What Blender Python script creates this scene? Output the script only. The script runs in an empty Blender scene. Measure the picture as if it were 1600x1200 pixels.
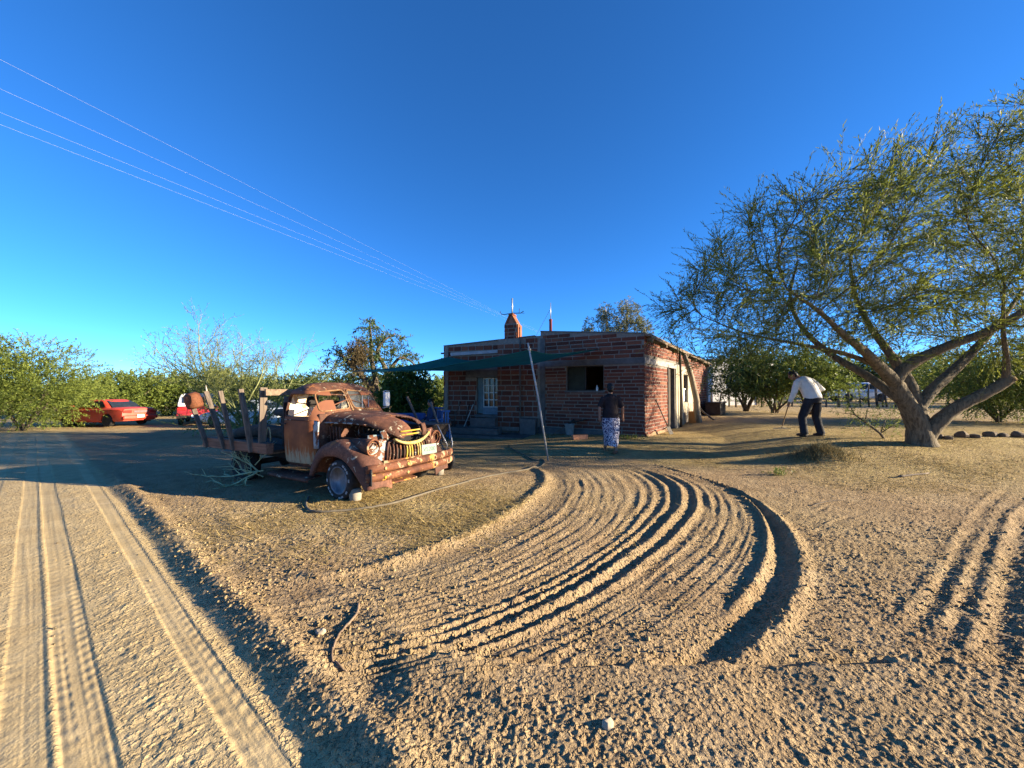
import bpy, bmesh, math, random
import numpy as np
from mathutils import Vector, Matrix, Quaternion, Euler

S = bpy.context.scene
COL = S.collection
R = math.radians
rng = np.random.default_rng(7)
random.seed(7)

# ------------------------------------------------------------------ camera
F_PX, CX, CY, EYE = 601.0, 800.0, 612.0, 1.5
cam_d = bpy.data.cameras.new('camera')
cam = bpy.data.objects.new('camera', cam_d)
COL.objects.link(cam)
cam_d.sensor_width = 36.0
cam_d.lens = 36.0 * F_PX / 1600.0
cam_d.clip_start = 0.05
cam_d.clip_end = 3000.0
cam.location = (0, 0, EYE)
cam.rotation_euler = (R(90) + math.atan((CY - 600.0) / F_PX), 0, 0)
S.camera = cam

# ------------------------------------------------------------------ sky and sun
SUN_EL, SUN_AZ = R(13.5), R(-6.5)          # azimuth measured from +X towards +Y
world = bpy.data.worlds.new('World')
S.world = world
world.use_nodes = True
wn = world.node_tree.nodes
wl = world.node_tree.links
bg = wn['Background']
sky = wn.new('ShaderNodeTexSky')
sky.sky_type = 'NISHITA'
sky.sun_disc = False
sky.sun_elevation = SUN_EL
sky.sun_rotation = R(90) - SUN_AZ
sky.altitude = 4000
sky.air_density = 1.0
sky.dust_density = 0.6
sky.ozone_density = 6.0
hs = wn.new('ShaderNodeHueSaturation')
hs.inputs['Saturation'].default_value = 1.08
wl.new(sky.outputs['Color'], hs.inputs['Color'])
wl.new(hs.outputs['Color'], bg.inputs['Color'])
bg.inputs['Strength'].default_value = 0.092
sun_d = bpy.data.lights.new('sun', 'SUN')
sun = bpy.data.objects.new('sun', sun_d)
COL.objects.link(sun)
sun_d.energy = 5.0
sun_d.angle = R(0.5)
sun_d.color = (1.0, 0.84, 0.60)
sdir = Vector((math.cos(SUN_EL) * math.cos(SUN_AZ), math.cos(SUN_EL) * math.sin(SUN_AZ), math.sin(SUN_EL)))
sun.rotation_euler = sdir.to_track_quat('Z', 'Y').to_euler()
sun.location = (30, -3, 12)

S.view_settings.view_transform = 'Standard'
S.view_settings.look = 'None'
S.view_settings.exposure = 1.9
S.view_settings.gamma = 1.0
S.view_settings.use_curve_mapping = False
try:
    S.cycles.max_bounces = 6
    S.cycles.transparent_max_bounces = 8
    S.cycles.sample_clamp_indirect = 4.0
except Exception:
    pass

# ------------------------------------------------------------------ noise
_perm = np.random.default_rng(3).permutation(512)
_perm = np.concatenate([_perm, _perm, _perm])
_ga = np.random.default_rng(4).random(512) * 2 * np.pi
_gx, _gy = np.cos(_ga), np.sin(_ga)
def noise2(x, y):
    x = np.asarray(x, float); y = np.asarray(y, float)
    xi = np.floor(x).astype(np.int64); yi = np.floor(y).astype(np.int64)
    xf = x - xi; yf = y - yi
    xi &= 511; yi &= 511
    u = xf * xf * xf * (xf * (xf * 6 - 15) + 10)
    v = yf * yf * yf * (yf * (yf * 6 - 15) + 10)
    def g(ix, iy, dx, dy):
        h = _perm[_perm[ix & 511] + (iy & 511)] & 511
        return _gx[h] * dx + _gy[h] * dy
    a = g(xi, yi, xf, yf); b = g(xi + 1, yi, xf - 1, yf)
    c = g(xi, yi + 1, xf, yf - 1); d = g(xi + 1, yi + 1, xf - 1, yf - 1)
    return (a + u * (b - a)) * (1 - v) + (c + u * (d - c)) * v
def fbm(x, y, o=4, gain=0.5):
    s = 0; a = 1.0; f = 1.0
    for i in range(o):
        s = s + a * noise2(x * f + 17.3 * i, y * f - 9.1 * i); a *= gain; f *= 2.03
    return s
def sstep(a, b, x):
    t = np.clip((np.asarray(x, float) - a) / (b - a), 0, 1)
    return t * t * (3 - 2 * t)

# ------------------------------------------------------------------ terrain
def base_h(X, Y):
    X = np.asarray(X, float); Y = np.asarray(Y, float)
    right = 0.42 * sstep(3.8, 8.2, X) * sstep(5.0, 9.5, Y)
    mid = 0.20 * sstep(8.2, 11.0, Y) * sstep(-1.5, 3.0, X)
    left = -0.30 * sstep(-2.5, -10.0, X) * sstep(9, 20, Y)
    far = 0.010 * np.clip(Y - 14, 0, 40) * sstep(2, 9, X)
    return np.maximum(right, mid) + left + far + 0.03 * noise2(X * 0.25 + 3, Y * 0.25)
def gz(x, y):
    return float(base_h(x, y))
def pg(u, v):
    """ground point seen at photo pixel (u, v)"""
    z = 0.0
    for _ in range(30):
        Y = (EYE - z) * F_PX / max(v - CY, 1.0)
        X = (u - CX) / F_PX * Y
        z = 0.5 * z + 0.5 * gz(X, Y)
    return Vector((X, Y, gz(X, Y)))
def pd(u, v, Y):
    """point seen at photo pixel (u, v) at distance Y"""
    return Vector(((u - CX) / F_PX * Y, Y, EYE - (v - CY) / F_PX * Y))

# ------------------------------------------------------------------ object helpers
def tag(o, label=None, cat=None, group=None, kind=None):
    if label: o['label'] = label
    if cat: o['category'] = cat
    if group: o['group'] = group
    if kind: o['kind'] = kind
    return o
def empty(name, loc, rz=0.0, label=None, cat=None, group=None):
    o = bpy.data.objects.new(name, None)
    COL.objects.link(o)
    o.empty_display_size = 0.2
    o.location = loc
    o.rotation_euler = (0, 0, rz)
    return tag(o, label, cat, group)
def link_mesh(name, me, mat, parent=None, smooth=False):
    o = bpy.data.objects.new(name, me)
    COL.objects.link(o)
    if mat is not None:
        if isinstance(mat, (list, tuple)):
            for m in mat: me.materials.append(m)
        else:
            me.materials.append(mat)
    if smooth and len(me.polygons):
        me.polygons.foreach_set('use_smooth', np.ones(len(me.polygons), bool))
    if parent is not None: o.parent = parent
    return o
def copy_tree(o, parent=None):
    c = o.copy()
    COL.objects.link(c)
    if parent is not None: c.parent = parent
    for ch in list(o.children):
        copy_tree(ch, c)
    return c
def apply_mods(o):
    dg = bpy.context.evaluated_depsgraph_get()
    ev = o.evaluated_get(dg)
    me = bpy.data.meshes.new_from_object(ev)
    old = o.data
    o.modifiers.clear()
    o.data = me
    return o
def apply_text(o):
    dg = bpy.context.evaluated_depsgraph_get()
    me = bpy.data.meshes.new_from_object(o.evaluated_get(dg))
    n = bpy.data.objects.new(o.name, me)
    COL.objects.link(n); n.parent = o.parent; n.location = o.location; n.rotation_euler = o.rotation_euler
    nm = o.name
    bpy.data.objects.remove(o)
    n.name = nm
    return n
def mod(o, kind, **kw):
    m = o.modifiers.new(kind.lower(), kind)
    for k, v in kw.items(): setattr(m, k, v)
    return m
def boolean(o, cutter, op='DIFFERENCE'):
    cutter.parent = o.parent
    m = o.modifiers.new('b', 'BOOLEAN')
    m.operation = op; m.object = cutter; m.solver = 'EXACT'
    apply_mods(o)
    bpy.data.objects.remove(cutter)
    return o

class MB:
    """collects geometry, then links it as ONE mesh object"""
    def __init__(s):
        s.v = []; s.f = []; s.n = 0; s.mi = []
    def add(s, vs, fs, mi=0):
        s.v.extend([tuple(map(float, p)) for p in vs])
        s.f.extend([tuple(int(i) + s.n for i in f) for f in fs])
        s.mi.extend([mi] * len(fs))
        s.n += len(vs)
        return s
    def box(s, c, d, rot=None, mi=0, taper=0.0, jit=0.0):
        x, y, z = d[0] / 2, d[1] / 2, d[2] / 2
        vs = []
        for sz in (-1, 1):
            k = 1 - taper if sz > 0 else 1
            for sx, sy in ((-1, -1), (1, -1), (1, 1), (-1, 1)):
                p = Vector((sx * x * k, sy * y * k, sz * z))
                if jit: p += Vector((random.uniform(-jit, jit), random.uniform(-jit, jit), random.uniform(-jit, jit)))
                if rot is not None: p = rot @ p
                vs.append(p + Vector(c))
        return s.add(vs, [(3, 2, 1, 0), (4, 5, 6, 7), (0, 1, 5, 4), (1, 2, 6, 5), (2, 3, 7, 6), (3, 0, 4, 7)], mi)
    def beam(s, a, b, w, h, up=(0, 0, 1), mi=0, jit=0.0):
        a = Vector(a); b = Vector(b); d = b - a
        L = d.length
        zx = d.normalized()
        upv = Vector(up)
        if abs(zx.dot(upv)) > 0.98: upv = Vector((1, 0, 0))
        yx = upv.cross(zx).normalized(); up2 = zx.cross(yx)
        M = Matrix((zx, yx, up2)).transposed()
        return s.box((a + b) / 2, (L, w, h), M, mi, 0, jit)
    def tube(s, pts, rad, n=6, mi=0, cap=True, closed=False):
        pts = [Vector(p) for p in pts]
        m = len(pts)
        if not hasattr(rad, '__len__'): rad = [rad] * m
        vs = []; fs = []
        prev = None
        for i in range(m):
            if closed: t = pts[(i + 1) % m] - pts[i - 1]
            elif i == 0: t = pts[1] - pts[0]
            elif i == m - 1: t = pts[-1] - pts[-2]
            else: t = pts[i + 1] - pts[i - 1]
            if t.length < 1e-9: t = Vector((0, 0, 1))
            t.normalize()
            if prev is None:
                a = t.orthogonal().normalized()
            else:
                a = prev - t * prev.dot(t)
                if a.length < 1e-6: a = t.orthogonal()
                a.normalize()
            prev = a
            b = t.cross(a)
            for k in range(n):
                an = 2 * math.pi * k / n
                vs.append(pts[i] + (a * math.cos(an) + b * math.sin(an)) * rad[i])
        for i in range(m if closed else m - 1):
            j = (i + 1) % m
            for k in range(n):
                k2 = (k + 1) % n
                fs.append((i * n + k, i * n + k2, j * n + k2, j * n + k))
        if cap and not closed:
            fs.append(tuple(range(n - 1, -1, -1)))
            fs.append(tuple((m - 1) * n + k for k in range(n)))
        return s.add(vs, fs, mi)
    def lathe(s, prof, c, axis='z', n=16, mi=0, M=None):
        """prof: list of (radius, height)"""
        vs = []; fs = []
        for r, h in prof:
            for k in range(n):
                a = 2 * math.pi * k / n
                x, y = r * math.cos(a), r * math.sin(a)
                p = {'z': (x, y, h), 'x': (h, x, y), 'y': (y, h, x)}[axis]
                p = Vector(p)
                if M is not None: p = M @ p
                vs.append(p + Vector(c))
        m = len(prof)
        for i in range(m - 1):
            for k in range(n):
                k2 = (k + 1) % n
                fs.append((i * n + k, i * n + k2, (i + 1) * n + k2, (i + 1) * n + k))
        if prof[0][0] > 1e-5: fs.append(tuple(range(n - 1, -1, -1)))
        if prof[-1][0] > 1e-5: fs.append(tuple((m - 1) * n + k for k in range(n)))
        return s.add(vs, fs, mi)
    def grid(s, P, mi=0, closed_u=False, closed_v=False, flip=False):
        """P[i][j] points"""
        nu, nv = len(P), len(P[0])
        vs = [p for row in P for p in row]
        fs = []
        for i in range(nu if closed_u else nu - 1):
            for j in range(nv if closed_v else nv - 1):
                i2 = (i + 1) % nu; j2 = (j + 1) % nv
                q = (i * nv + j, i * nv + j2, i2 * nv + j2, i2 * nv + j)
                fs.append(q[::-1] if flip else q)
        return s.add(vs, fs, mi)
    def loft(s, secs, mi=0):
        """closed sections, capped"""
        n = len(secs[0])
        s0 = s.n
        s.grid(secs, mi, closed_v=True)
        s.f.append(tuple(s0 + k for k in range(n)))
        s.f.append(tuple(s0 + (len(secs) - 1) * n + k for k in range(n - 1, -1, -1)))
        s.mi.extend([mi, mi])
        return s
    def prism(s, poly, a, b, axis='y', mi=0):
        """poly 2-D, extruded between a and b along axis"""
        n = len(poly)
        def P(p, h):
            return {'y': (p[0], h, p[1]), 'x': (h, p[0], p[1]), 'z': (p[0], p[1], h)}[axis]
        vs = [P(p, a) for p in poly] + [P(p, b) for p in poly]
        fs = [tuple(range(n - 1, -1, -1)), tuple(range(n, 2 * n))]
        fs += [(k, (k + 1) % n, n + (k + 1) % n, n + k) for k in range(n)]
        return s.add(vs, fs, mi)
    def mesh(s, name):
        me = bpy.data.meshes.new(name)
        me.from_pydata(s.v, [], s.f)
        if any(s.mi): me.polygons.foreach_set('material_index', np.array(s.mi, np.int32))
        bm = bmesh.new(); bm.from_mesh(me)
        bmesh.ops.recalc_face_normals(bm, faces=bm.faces)
        bm.to_mesh(me); bm.free()
        me.update()
        return me
    def build(s, name, mat, parent=None, smooth=False, bevel=0.0, sub=0, auto=None):
        o = link_mesh(name, s.mesh(name), mat, parent, smooth)
        if bevel: mod(o, 'BEVEL', width=bevel, segments=2, limit_method='ANGLE', angle_limit=R(40))
        if sub: mod(o, 'SUBSURF', levels=sub, render_levels=sub)
        if auto is not None:
            for e in o.data.edges: pass
            o.data.set_sharp_from_angle(angle=R(auto))
        return o

def rrect(x0, x1, y0, y1, r, n=4):
    """rounded rectangle outline, counter-clockwise; r may be 4 radii (BL, BR, TR, TL)"""
    if not hasattr(r, '__len__'): r = [r] * 4
    pts = []
    for (cx, cy, a0, rr) in ((x0 + r[0], y0 + r[0], 180, r[0]), (x1 - r[1], y0 + r[1], 270, r[1]),
                             (x1 - r[2], y1 - r[2], 0, r[2]), (x0 + r[3], y1 - r[3], 90, r[3])):
        for k in range(n + 1):
            a = R(a0 + 90 * k / n)
            pts.append((cx + rr * math.cos(a), cy + rr * math.sin(a)))
    return pts
def quads_mesh(name, V, F, mat, parent=None, smooth=False, attrs=None):
    """V (n,3), F (m,4) numpy"""
    me = bpy.data.meshes.new(name)
    nv, nf = len(V), len(F)
    me.vertices.add(nv); me.loops.add(nf * 4); me.polygons.add(nf)
    me.vertices.foreach_set('co', np.asarray(V, np.float32).ravel())
    me.loops.foreach_set('vertex_index', np.asarray(F, np.int32).ravel())
    me.polygons.foreach_set('loop_start', np.arange(0, nf * 4, 4, dtype=np.int32))
    if attrs:
        for k, a in attrs.items():
            at = me.attributes.new(k, 'FLOAT', 'POINT')
            at.data.foreach_set('value', np.asarray(a, np.float32))
    me.update(calc_edges=True)
    return link_mesh(name, me, mat, parent, smooth)

# ------------------------------------------------------------------ material helpers
class NT:
    def __init__(s, name):
        s.m = bpy.data.materials.new(name)
        s.m.use_nodes = True
        s.t = s.m.node_tree
        s.b = s.t.nodes['Principled BSDF']
        s.b.inputs['Specular IOR Level'].default_value = 0.25
        s.tc = s.t.nodes.new('ShaderNodeTexCoord')
    def n(s, k, **kw):
        n = s.t.nodes.new(k)
        for a, v in kw.items(): setattr(n, a, v)
        return n
    def l(s, a, b): s.t.links.new(a, b)
    def val(s, sock, v):
        if hasattr(v, 'is_output'): s.l(v, sock)
        else: sock.default_value = v
    def mapped(s, scale=(1, 1, 1), src='Object', rot=(0, 0, 0)):
        m = s.n('ShaderNodeMapping')
        m.inputs['Scale'].default_value = scale
        m.inputs['Rotation'].default_value = rot
        s.l(s.tc.outputs[src], m.inputs['Vector'])
        return m.outputs['Vector']
    def noise(s, scale, detail=4, rough=0.55, vec=None, dist=0.0, out='Fac'):
        n = s.n('ShaderNodeTexNoise')
        n.inputs['Scale'].default_value = scale
        n.inputs['Detail'].default_value = detail
        n.inputs['Roughness'].default_value = rough
        n.inputs['Distortion'].default_value = dist
        s.l(vec if vec is not None else s.tc.outputs['Object'], n.inputs['Vector'])
        return n.outputs[out]
    def vor(s, scale, vec=None, feature='F1', out='Distance'):
        n = s.n('ShaderNodeTexVoronoi', feature=feature)
        n.inputs['Scale'].default_value = scale
        s.l(vec if vec is not None else s.tc.outputs['Object'], n.inputs['Vector'])
        return n.outputs[out]
    def ramp(s, fac, stops, interp='LINEAR'):
        n = s.n('ShaderNodeValToRGB')
        n.color_ramp.interpolation = interp
        e = n.color_ramp.elements
        while len(e) < len(stops): e.new(0.5)
        for i, (p, c) in enumerate(stops):
            e[i].position = p
            e[i].color = (*c, 1) if len(c) == 3 else c
        s.l(fac, n.inputs['Fac'])
        return n.outputs['Color']
    def step(s, fac, a, b):
        n = s.n('ShaderNodeMapRange', clamp=True)
        n.inputs['From Min'].default_value = a
        n.inputs['From Max'].default_value = b
        s.l(fac, n.inputs['Value'])
        return n.outputs['Result']
    def mix(s, fac, a, b, blend='MIX'):
        n = s.n('ShaderNodeMix', data_type='RGBA', blend_type=blend)
        s.val(n.inputs['Factor'], fac)
        for sock, v in ((n.inputs['A'], a), (n.inputs['B'], b)):
            if hasattr(v, 'is_output'): s.l(v, sock)
            else: sock.default_value = (*v, 1)
        return n.outputs['Result']
    def math(s, op, a, b=0.0):
        n = s.n('ShaderNodeMath', operation=op)
        s.val(n.inputs[0], a); s.val(n.inputs[1], b)
        return n.outputs[0]
    def attr(s, name, out='Fac'):
        n = s.n('ShaderNodeAttribute'); n.attribute_name = name
        return n.outputs[out]
    def rand(s):
        return s.n('ShaderNodeObjectInfo').outputs['Random']
    def sep(s, vec):
        n = s.n('ShaderNodeSeparateXYZ'); s.l(vec, n.inputs[0]); return n.outputs
    def bump(s, h, strength=0.3, dist=0.02):
        n = s.n('ShaderNodeBump')
        n.inputs['Strength'].default_value = strength
        n.inputs['Distance'].default_value = dist
        s.l(h, n.inputs['Height'])
        s.l(n.outputs['Normal'], s.b.inputs['Normal'])
    def out(s, col=None, rough=0.8, metal=0.0):
        if col is not None:
            if hasattr(col, 'is_output'): s.l(col, s.b.inputs['Base Color'])
            else: s.b.inputs['Base Color'].default_value = (*col, 1)
        s.val(s.b.inputs['Roughness'], rough)
        s.val(s.b.inputs['Metallic'], metal)
        return s.m

def m_plain(name, col, rough=0.7, var=0.25, scale=12, bump=0.0, metal=0.0):
    t = NT(name)
    f = t.noise(scale, 5, 0.6)
    lo = tuple(c * (1 - var) for c in col); hi = tuple(min(1, c * (1 + var)) for c in col)
    c = t.ramp(f, [(0.3, lo), (0.7, hi)])
    if bump: t.bump(f, bump, 0.01)
    return t.out(c, rough, metal)
# ------------------------------------------------------------------ materials
def m_rust(name, rust=((0.035, 0.014, 0.008), (0.13, 0.045, 0.02), (0.26, 0.095, 0.035)), paint=(0.55, 0.55, 0.5), amt=0.5,
           scale=3.0, rough=0.75, streak=False, paint2=None, spots=9.0):
    t = NT(name)
    vec = t.mapped((1, 1, 1))
    big = t.noise(scale, 7, 0.62, vec, 0.4)
    c = t.ramp(big, [(0.30, rust[0]), (0.5, rust[1]), (0.72, rust[2])])
    fine = t.noise(scale * 14, 4, 0.7, vec)
    c = t.mix(t.step(fine, 0.42, 0.75), c, tuple(k * 0.45 for k in rust[1]))
    if streak:
        sv = t.mapped((9, 9, 0.9))
        st = t.noise(2.2, 5, 0.6, sv)
        c = t.mix(t.step(st, 0.5, 0.66), c, tuple(min(1, k * 1.5) for k in rust[2]))
    pn = t.noise(spots, 8, 0.68, vec, 0.6)
    pm = t.step(pn, 0.72 - 0.3 * amt, 0.76 - 0.3 * amt)
    pc = paint
    if paint2 is not None:
        pc = t.mix(t.step(t.noise(5.0, 3, 0.5, vec), 0.45, 0.55), paint, paint2)
    c = t.mix(pm, c, pc)
    h = t.math('ADD', t.math('MULTIPLY', fine, 0.6), t.math('MULTIPLY', pm, 0.5))
    t.bump(h, 0.35, 0.006)
    return t.out(c, t.step(big, -0.2, 1.4) if False else rough, 0.0)

def m_wood(name, lo, hi, rough=0.85, axis=0, scale=1.0):
    t = NT(name)
    sc = [14 * scale, 14 * scale, 14 * scale]; sc[axis] = 0.9 * scale
    v = t.mapped(tuple(sc))
    g = t.noise(1.6, 6, 0.65, v, 0.3)
    c = t.ramp(g, [(0.3, lo), (0.7, hi)])
    k = t.mix(t.step(t.rand(), 0, 1), (0.75, 0.75, 0.75), (1.15, 1.1, 1.05))
    c = t.mix(1.0, c, k, 'MULTIPLY')
    t.bump(g, 0.5, 0.006)
    return t.out(c, rough)

def m_leaf(name, lo, hi, trans=0.35, rough=0.55):
    t = NT(name)
    a = t.attr('tint')
    c = t.ramp(a, [(0.0, lo), (1.0, hi)])
    t.out(c, rough)
    tr = t.n('ShaderNodeBsdfTranslucent')
    t.l(c, tr.inputs['Color'])
    mx = t.n('ShaderNodeMixShader')
    mx.inputs[0].default_value = trans
    t.l(t.b.outputs[0], mx.inputs[1]); t.l(tr.outputs[0], mx.inputs[2])
    o = t.t.nodes['Material Output']
    t.l(mx.outputs[0], o.inputs['Surface'])
    return t.m

def m_bark(name, lo, hi, scale=6.0, bump=0.8):
    t = NT(name)
    v = t.mapped((scale, scale, scale * 0.25))
    g = t.noise(2.2, 7, 0.65, v, 0.8)
    c = t.ramp(g, [(0.3, lo), (0.7, hi)])
    t.bump(g, bump, 0.03)
    return t.out(c, 0.9)

def m_glass(name, col=(0.02, 0.025, 0.03), rough=0.08, alpha=1.0):
    t = NT(name)
    t.b.inputs['Specular IOR Level'].default_value = 0.5
    t.b.inputs['Alpha'].default_value = alpha
    n = t.noise(5, 3)
    c = t.ramp(n, [(0.3, tuple(k * 0.7 for k in col)), (0.7, tuple(k * 1.3 for k in col))])
    return t.out(c, rough)

def m_paint(name, col, rough=0.35, dirt=0.25, dirtcol=(0.3, 0.23, 0.15)):
    t = NT(name)
    t.b.inputs['Specular IOR Level'].default_value = 0.5
    n = t.noise(4, 6, 0.65)
    c = t.mix(t.math('MULTIPLY', t.step(n, 0.4, 0.75), dirt), col, dirtcol)
    return t.out(c, t.math('ADD', rough, t.math('MULTIPLY', n, 0.25)))

# sand and soil
def m_ground():
    t = NT('sandy_soil')
    v = t.mapped((1, 1, 1))
    big = t.noise(0.35, 4, 0.55, v)
    med = t.noise(4.0, 6, 0.65, v)
    fin = t.noise(55.0, 4, 0.7, v)
    sand = t.ramp(med, [(0.28, (0.37, 0.27, 0.135)), (0.55, (0.47, 0.355, 0.185)), (0.78, (0.55, 0.425, 0.235))])
    soil = t.ramp(med, [(0.28, (0.31, 0.212, 0.115)), (0.55, (0.42, 0.298, 0.168)), (0.78, (0.51, 0.375, 0.215))])
    c = t.mix(t.step(t.math('ADD', big, t.math('MULTIPLY', t.attr('soil'), 0.9)), 0.55, 0.95), sand, soil)
    drift = t.noise(1.1, 6, 0.62, v, 0.6)
    c = t.mix(t.math('MULTIPLY', t.step(drift, 0.52, 0.70), t.math('MULTIPLY', t.math('SUBTRACT', 1.0, t.attr('smooth')), 0.40)), c, (0.26, 0.165, 0.085))
    c = t.mix(t.math('MULTIPLY', t.step(drift, 0.46, 0.30), 0.30), c, (0.54, 0.43, 0.27))
    # crumbs: darker and lighter grains
    c = t.mix(t.math('MULTIPLY', t.step(fin, 0.53, 0.72), 0.42), c, (0.17, 0.11, 0.058))
    c = t.mix(t.math('MULTIPLY', t.step(t.noise(90, 2, 0.5, v), 0.63, 0.74), 0.5), c, (0.55, 0.43, 0.28))
    # straw litter
    sv = t.mapped((16, 55, 30), rot=(0, 0, 0.4))
    sv2 = t.mapped((60, 14, 30), rot=(0, 0, -0.5))
    s1 = t.noise(1.0, 4, 0.6, sv); s2 = t.noise(1.0, 4, 0.6, sv2)
    st = t.step(t.math('MAXIMUM', s1, s2), 0.44, 0.66)
    strawc = t.ramp(t.noise(9.0, 3, 0.6, v), [(0.3, (0.36, 0.27, 0.09)), (0.7, (0.66, 0.53, 0.20))])
    c = t.mix(t.math('MULTIPLY', t.attr('straw'), st), c, strawc)
    hgt = t.math('ADD', t.math('MULTIPLY', fin, 0.6), t.math('MULTIPLY', t.noise(22.0, 5, 0.7, v), 1.2))
    hgt = t.math('MULTIPLY', hgt, t.math('SUBTRACT', 1.15, t.attr('smooth')))
    hgt = t.math('ADD', hgt, t.math('MULTIPLY', t.math('MULTIPLY', t.step(t.noise(38.0, 2, 0.5, v), 0.5, 0.68), 1.3), t.math('SUBTRACT', 1.0, t.attr('smooth'))))
    t.bump(hgt, 1.0, 0.030)
    t.b.inputs['Specular IOR Level'].default_value = 0.1
    return t.out(c, 0.95)
M = {}
M['ground'] = m_ground()
M['bark'] = m_bark('tree_bark', (0.045, 0.034, 0.022), (0.22, 0.17, 0.105), 9.0, 1.0)
M['bark_dark'] = m_bark('dark_bark', (0.05, 0.04, 0.03), (0.15, 0.115, 0.08))
M['twig'] = m_plain('green_twig', (0.17, 0.19, 0.08), 0.8)
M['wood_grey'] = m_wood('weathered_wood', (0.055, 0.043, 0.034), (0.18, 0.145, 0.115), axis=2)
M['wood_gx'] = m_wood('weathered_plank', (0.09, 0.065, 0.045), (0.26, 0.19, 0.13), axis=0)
M['wood_red'] = m_wood('rust_stained_wood', (0.09, 0.045, 0.028), (0.27, 0.15, 0.10), axis=0)
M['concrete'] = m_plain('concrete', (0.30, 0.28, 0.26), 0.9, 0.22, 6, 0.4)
M['mortar'] = m_plain('mortar', (0.20, 0.175, 0.15), 0.95, 0.25, 14, 0.5)
M['steel'] = m_plain('dull_steel', (0.42, 0.41, 0.39), 0.45, 0.2, 20, 0.0, 0.7)
M['dark_iron'] = m_plain('dark_iron', (0.035, 0.028, 0.024), 0.7, 0.5, 9, 0.3)
M['rubber'] = m_plain('old_rubber', (0.022, 0.021, 0.02), 0.75, 0.4, 20, 0.2)
M['black'] = m_plain('black_dark', (0.012, 0.012, 0.012), 0.8)
M['glass'] = m_glass('dark_glass')
M['white'] = m_paint('white_paint', (0.72, 0.71, 0.68), 0.4, 0.3)
M['straw'] = m_leaf('dry_straw', (0.15, 0.10, 0.035), (0.58, 0.43, 0.16), 0.2, 0.8)
# ------------------------------------------------------------------ ground
def cr(pts, n):
    """Catmull-Rom through 2-D points, n samples, roughly even"""
    P = np.array(pts, float)
    P = np.vstack([2 * P[0] - P[1], P, 2 * P[-1] - P[-2]])
    out = []
    m = len(P) - 3
    for i in range(m):
        t = np.linspace(0, 1, 60, endpoint=(i == m - 1))[:, None]
        a, b, c, d = P[i], P[i + 1], P[i + 2], P[i + 3]
        out.append(0.5 * ((2 * b) + (c - a) * t + (2 * a - 5 * b + 4 * c - d) * t ** 2 + (3 * b - a - 3 * c + d) * t ** 3))
    Q = np.vstack(out)
    s = np.concatenate([[0], np.cumsum(np.linalg.norm(np.diff(Q, axis=0), axis=1))])
    t = np.linspace(0, s[-1], n)
    return np.stack([np.interp(t, s, Q[:, 0]), np.interp(t, s, Q[:, 1])], 1)
def px2(l):
    return [((u - CX) / F_PX * (EYE * F_PX / (v - CY)), EYE * F_PX / (v - CY)) for u, v in l]
# the turning track in front of the house: four guide curves from its inner to its outer edge
C_in = cr(px2([(330, 925), (430, 910), (600, 885), (750, 830), (820, 790), (856, 757), (850, 738), (815, 727), (760, 722)]), 500)
C_m1 = cr(px2([(420, 985), (560, 960), (760, 905), (880, 845), (935, 800), (945, 765), (925, 740), (890, 726), (840, 718)]), 500)
C_m2 = cr(px2([(440, 1040), (540, 1030), (700, 1000), (850, 940), (950, 880), (1022, 820), (1052, 780), (1042, 752), (1000, 733), (930, 718)]), 500)
C_m3 = cr(px2([(560, 1075), (700, 1060), (860, 1030), (1010, 960), (1100, 890), (1150, 830), (1150, 785), (1110, 755), (1050, 735), (970, 718)]), 500)
C_out = cr(px2([(830, 1110), (960, 1090), (1110, 1050), (1205, 985), (1252, 910), (1248, 855), (1205, 800), (1135, 760), (1055, 733), (980, 716)]), 500)
_sg = np.array([0, 0.27, 0.52, 0.76, 1.0])
_G = np.stack([C_in, C_m1, C_m2, C_m3, C_out])               # 5,500,2
NS, TT = 1400, 1400
_ss = np.linspace(-0.12, 1.12, NS)
def _interp_s(s):
    out = np.zeros((len(s), 500, 2))
    Pg = np.concatenate([(2 * _G[0] - _G[1])[None], _G, (2 * _G[-1] - _G[-2])[None]])
    for i, x in enumerate(s):
        xx = np.clip(x, -0.2, 1.2)
        k = int(np.clip(np.searchsorted(_sg, xx, 'right') - 1, 0, 3))
        t = (xx - _sg[k]) / (_sg[k + 1] - _sg[k])
        a, b, c, d = Pg[k], Pg[k + 1], Pg[k + 2], Pg[k + 3]
        if 0 <= t <= 1:
            out[i] = 0.5 * ((2 * b) + (c - a) * t + (2 * a - 5 * b + 4 * c - d) * t ** 2 + (3 * b - a - 3 * c + d) * t ** 3)
        else:
            out[i] = b + (c - b) * t
    return out
_W = _interp_s(_ss)
_ti = np.linspace(0, 499, TT)
_i0 = np.floor(_ti).astype(int).clip(0, 498); _fr = (_ti - _i0)[None, :, None]
_W = _W[:, _i0] * (1 - _fr) + _W[:, _i0 + 1] * _fr
CELL = 0.02
GX0, GY0, GNX, GNY = -4.0, 1.2, 460, 460
ix = ((_W[..., 0] - GX0) / CELL).astype(int).ravel(); iy = ((_W[..., 1] - GY0) / CELL).astype(int).ravel()
ok = (ix >= 0) & (ix < GNX) & (iy >= 0) & (iy < GNY)
idx = (iy * GNX + ix)[ok]
sv_ = np.broadcast_to(_ss[:, None], (NS, TT)).ravel()[ok]; tv_ = np.broadcast_to(np.linspace(0, 1, TT)[None], (NS, TT)).ravel()[ok]
cnt = np.bincount(idx, minlength=GNX * GNY)
S_f = np.where(cnt > 0, np.bincount(idx, sv_, GNX * GNY) / np.maximum(cnt, 1), -9).reshape(GNY, GNX)
T_f = np.where(cnt > 0, np.bincount(idx, tv_, GNX * GNY) / np.maximum(cnt, 1), 0).reshape(GNY, GNX)
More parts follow.
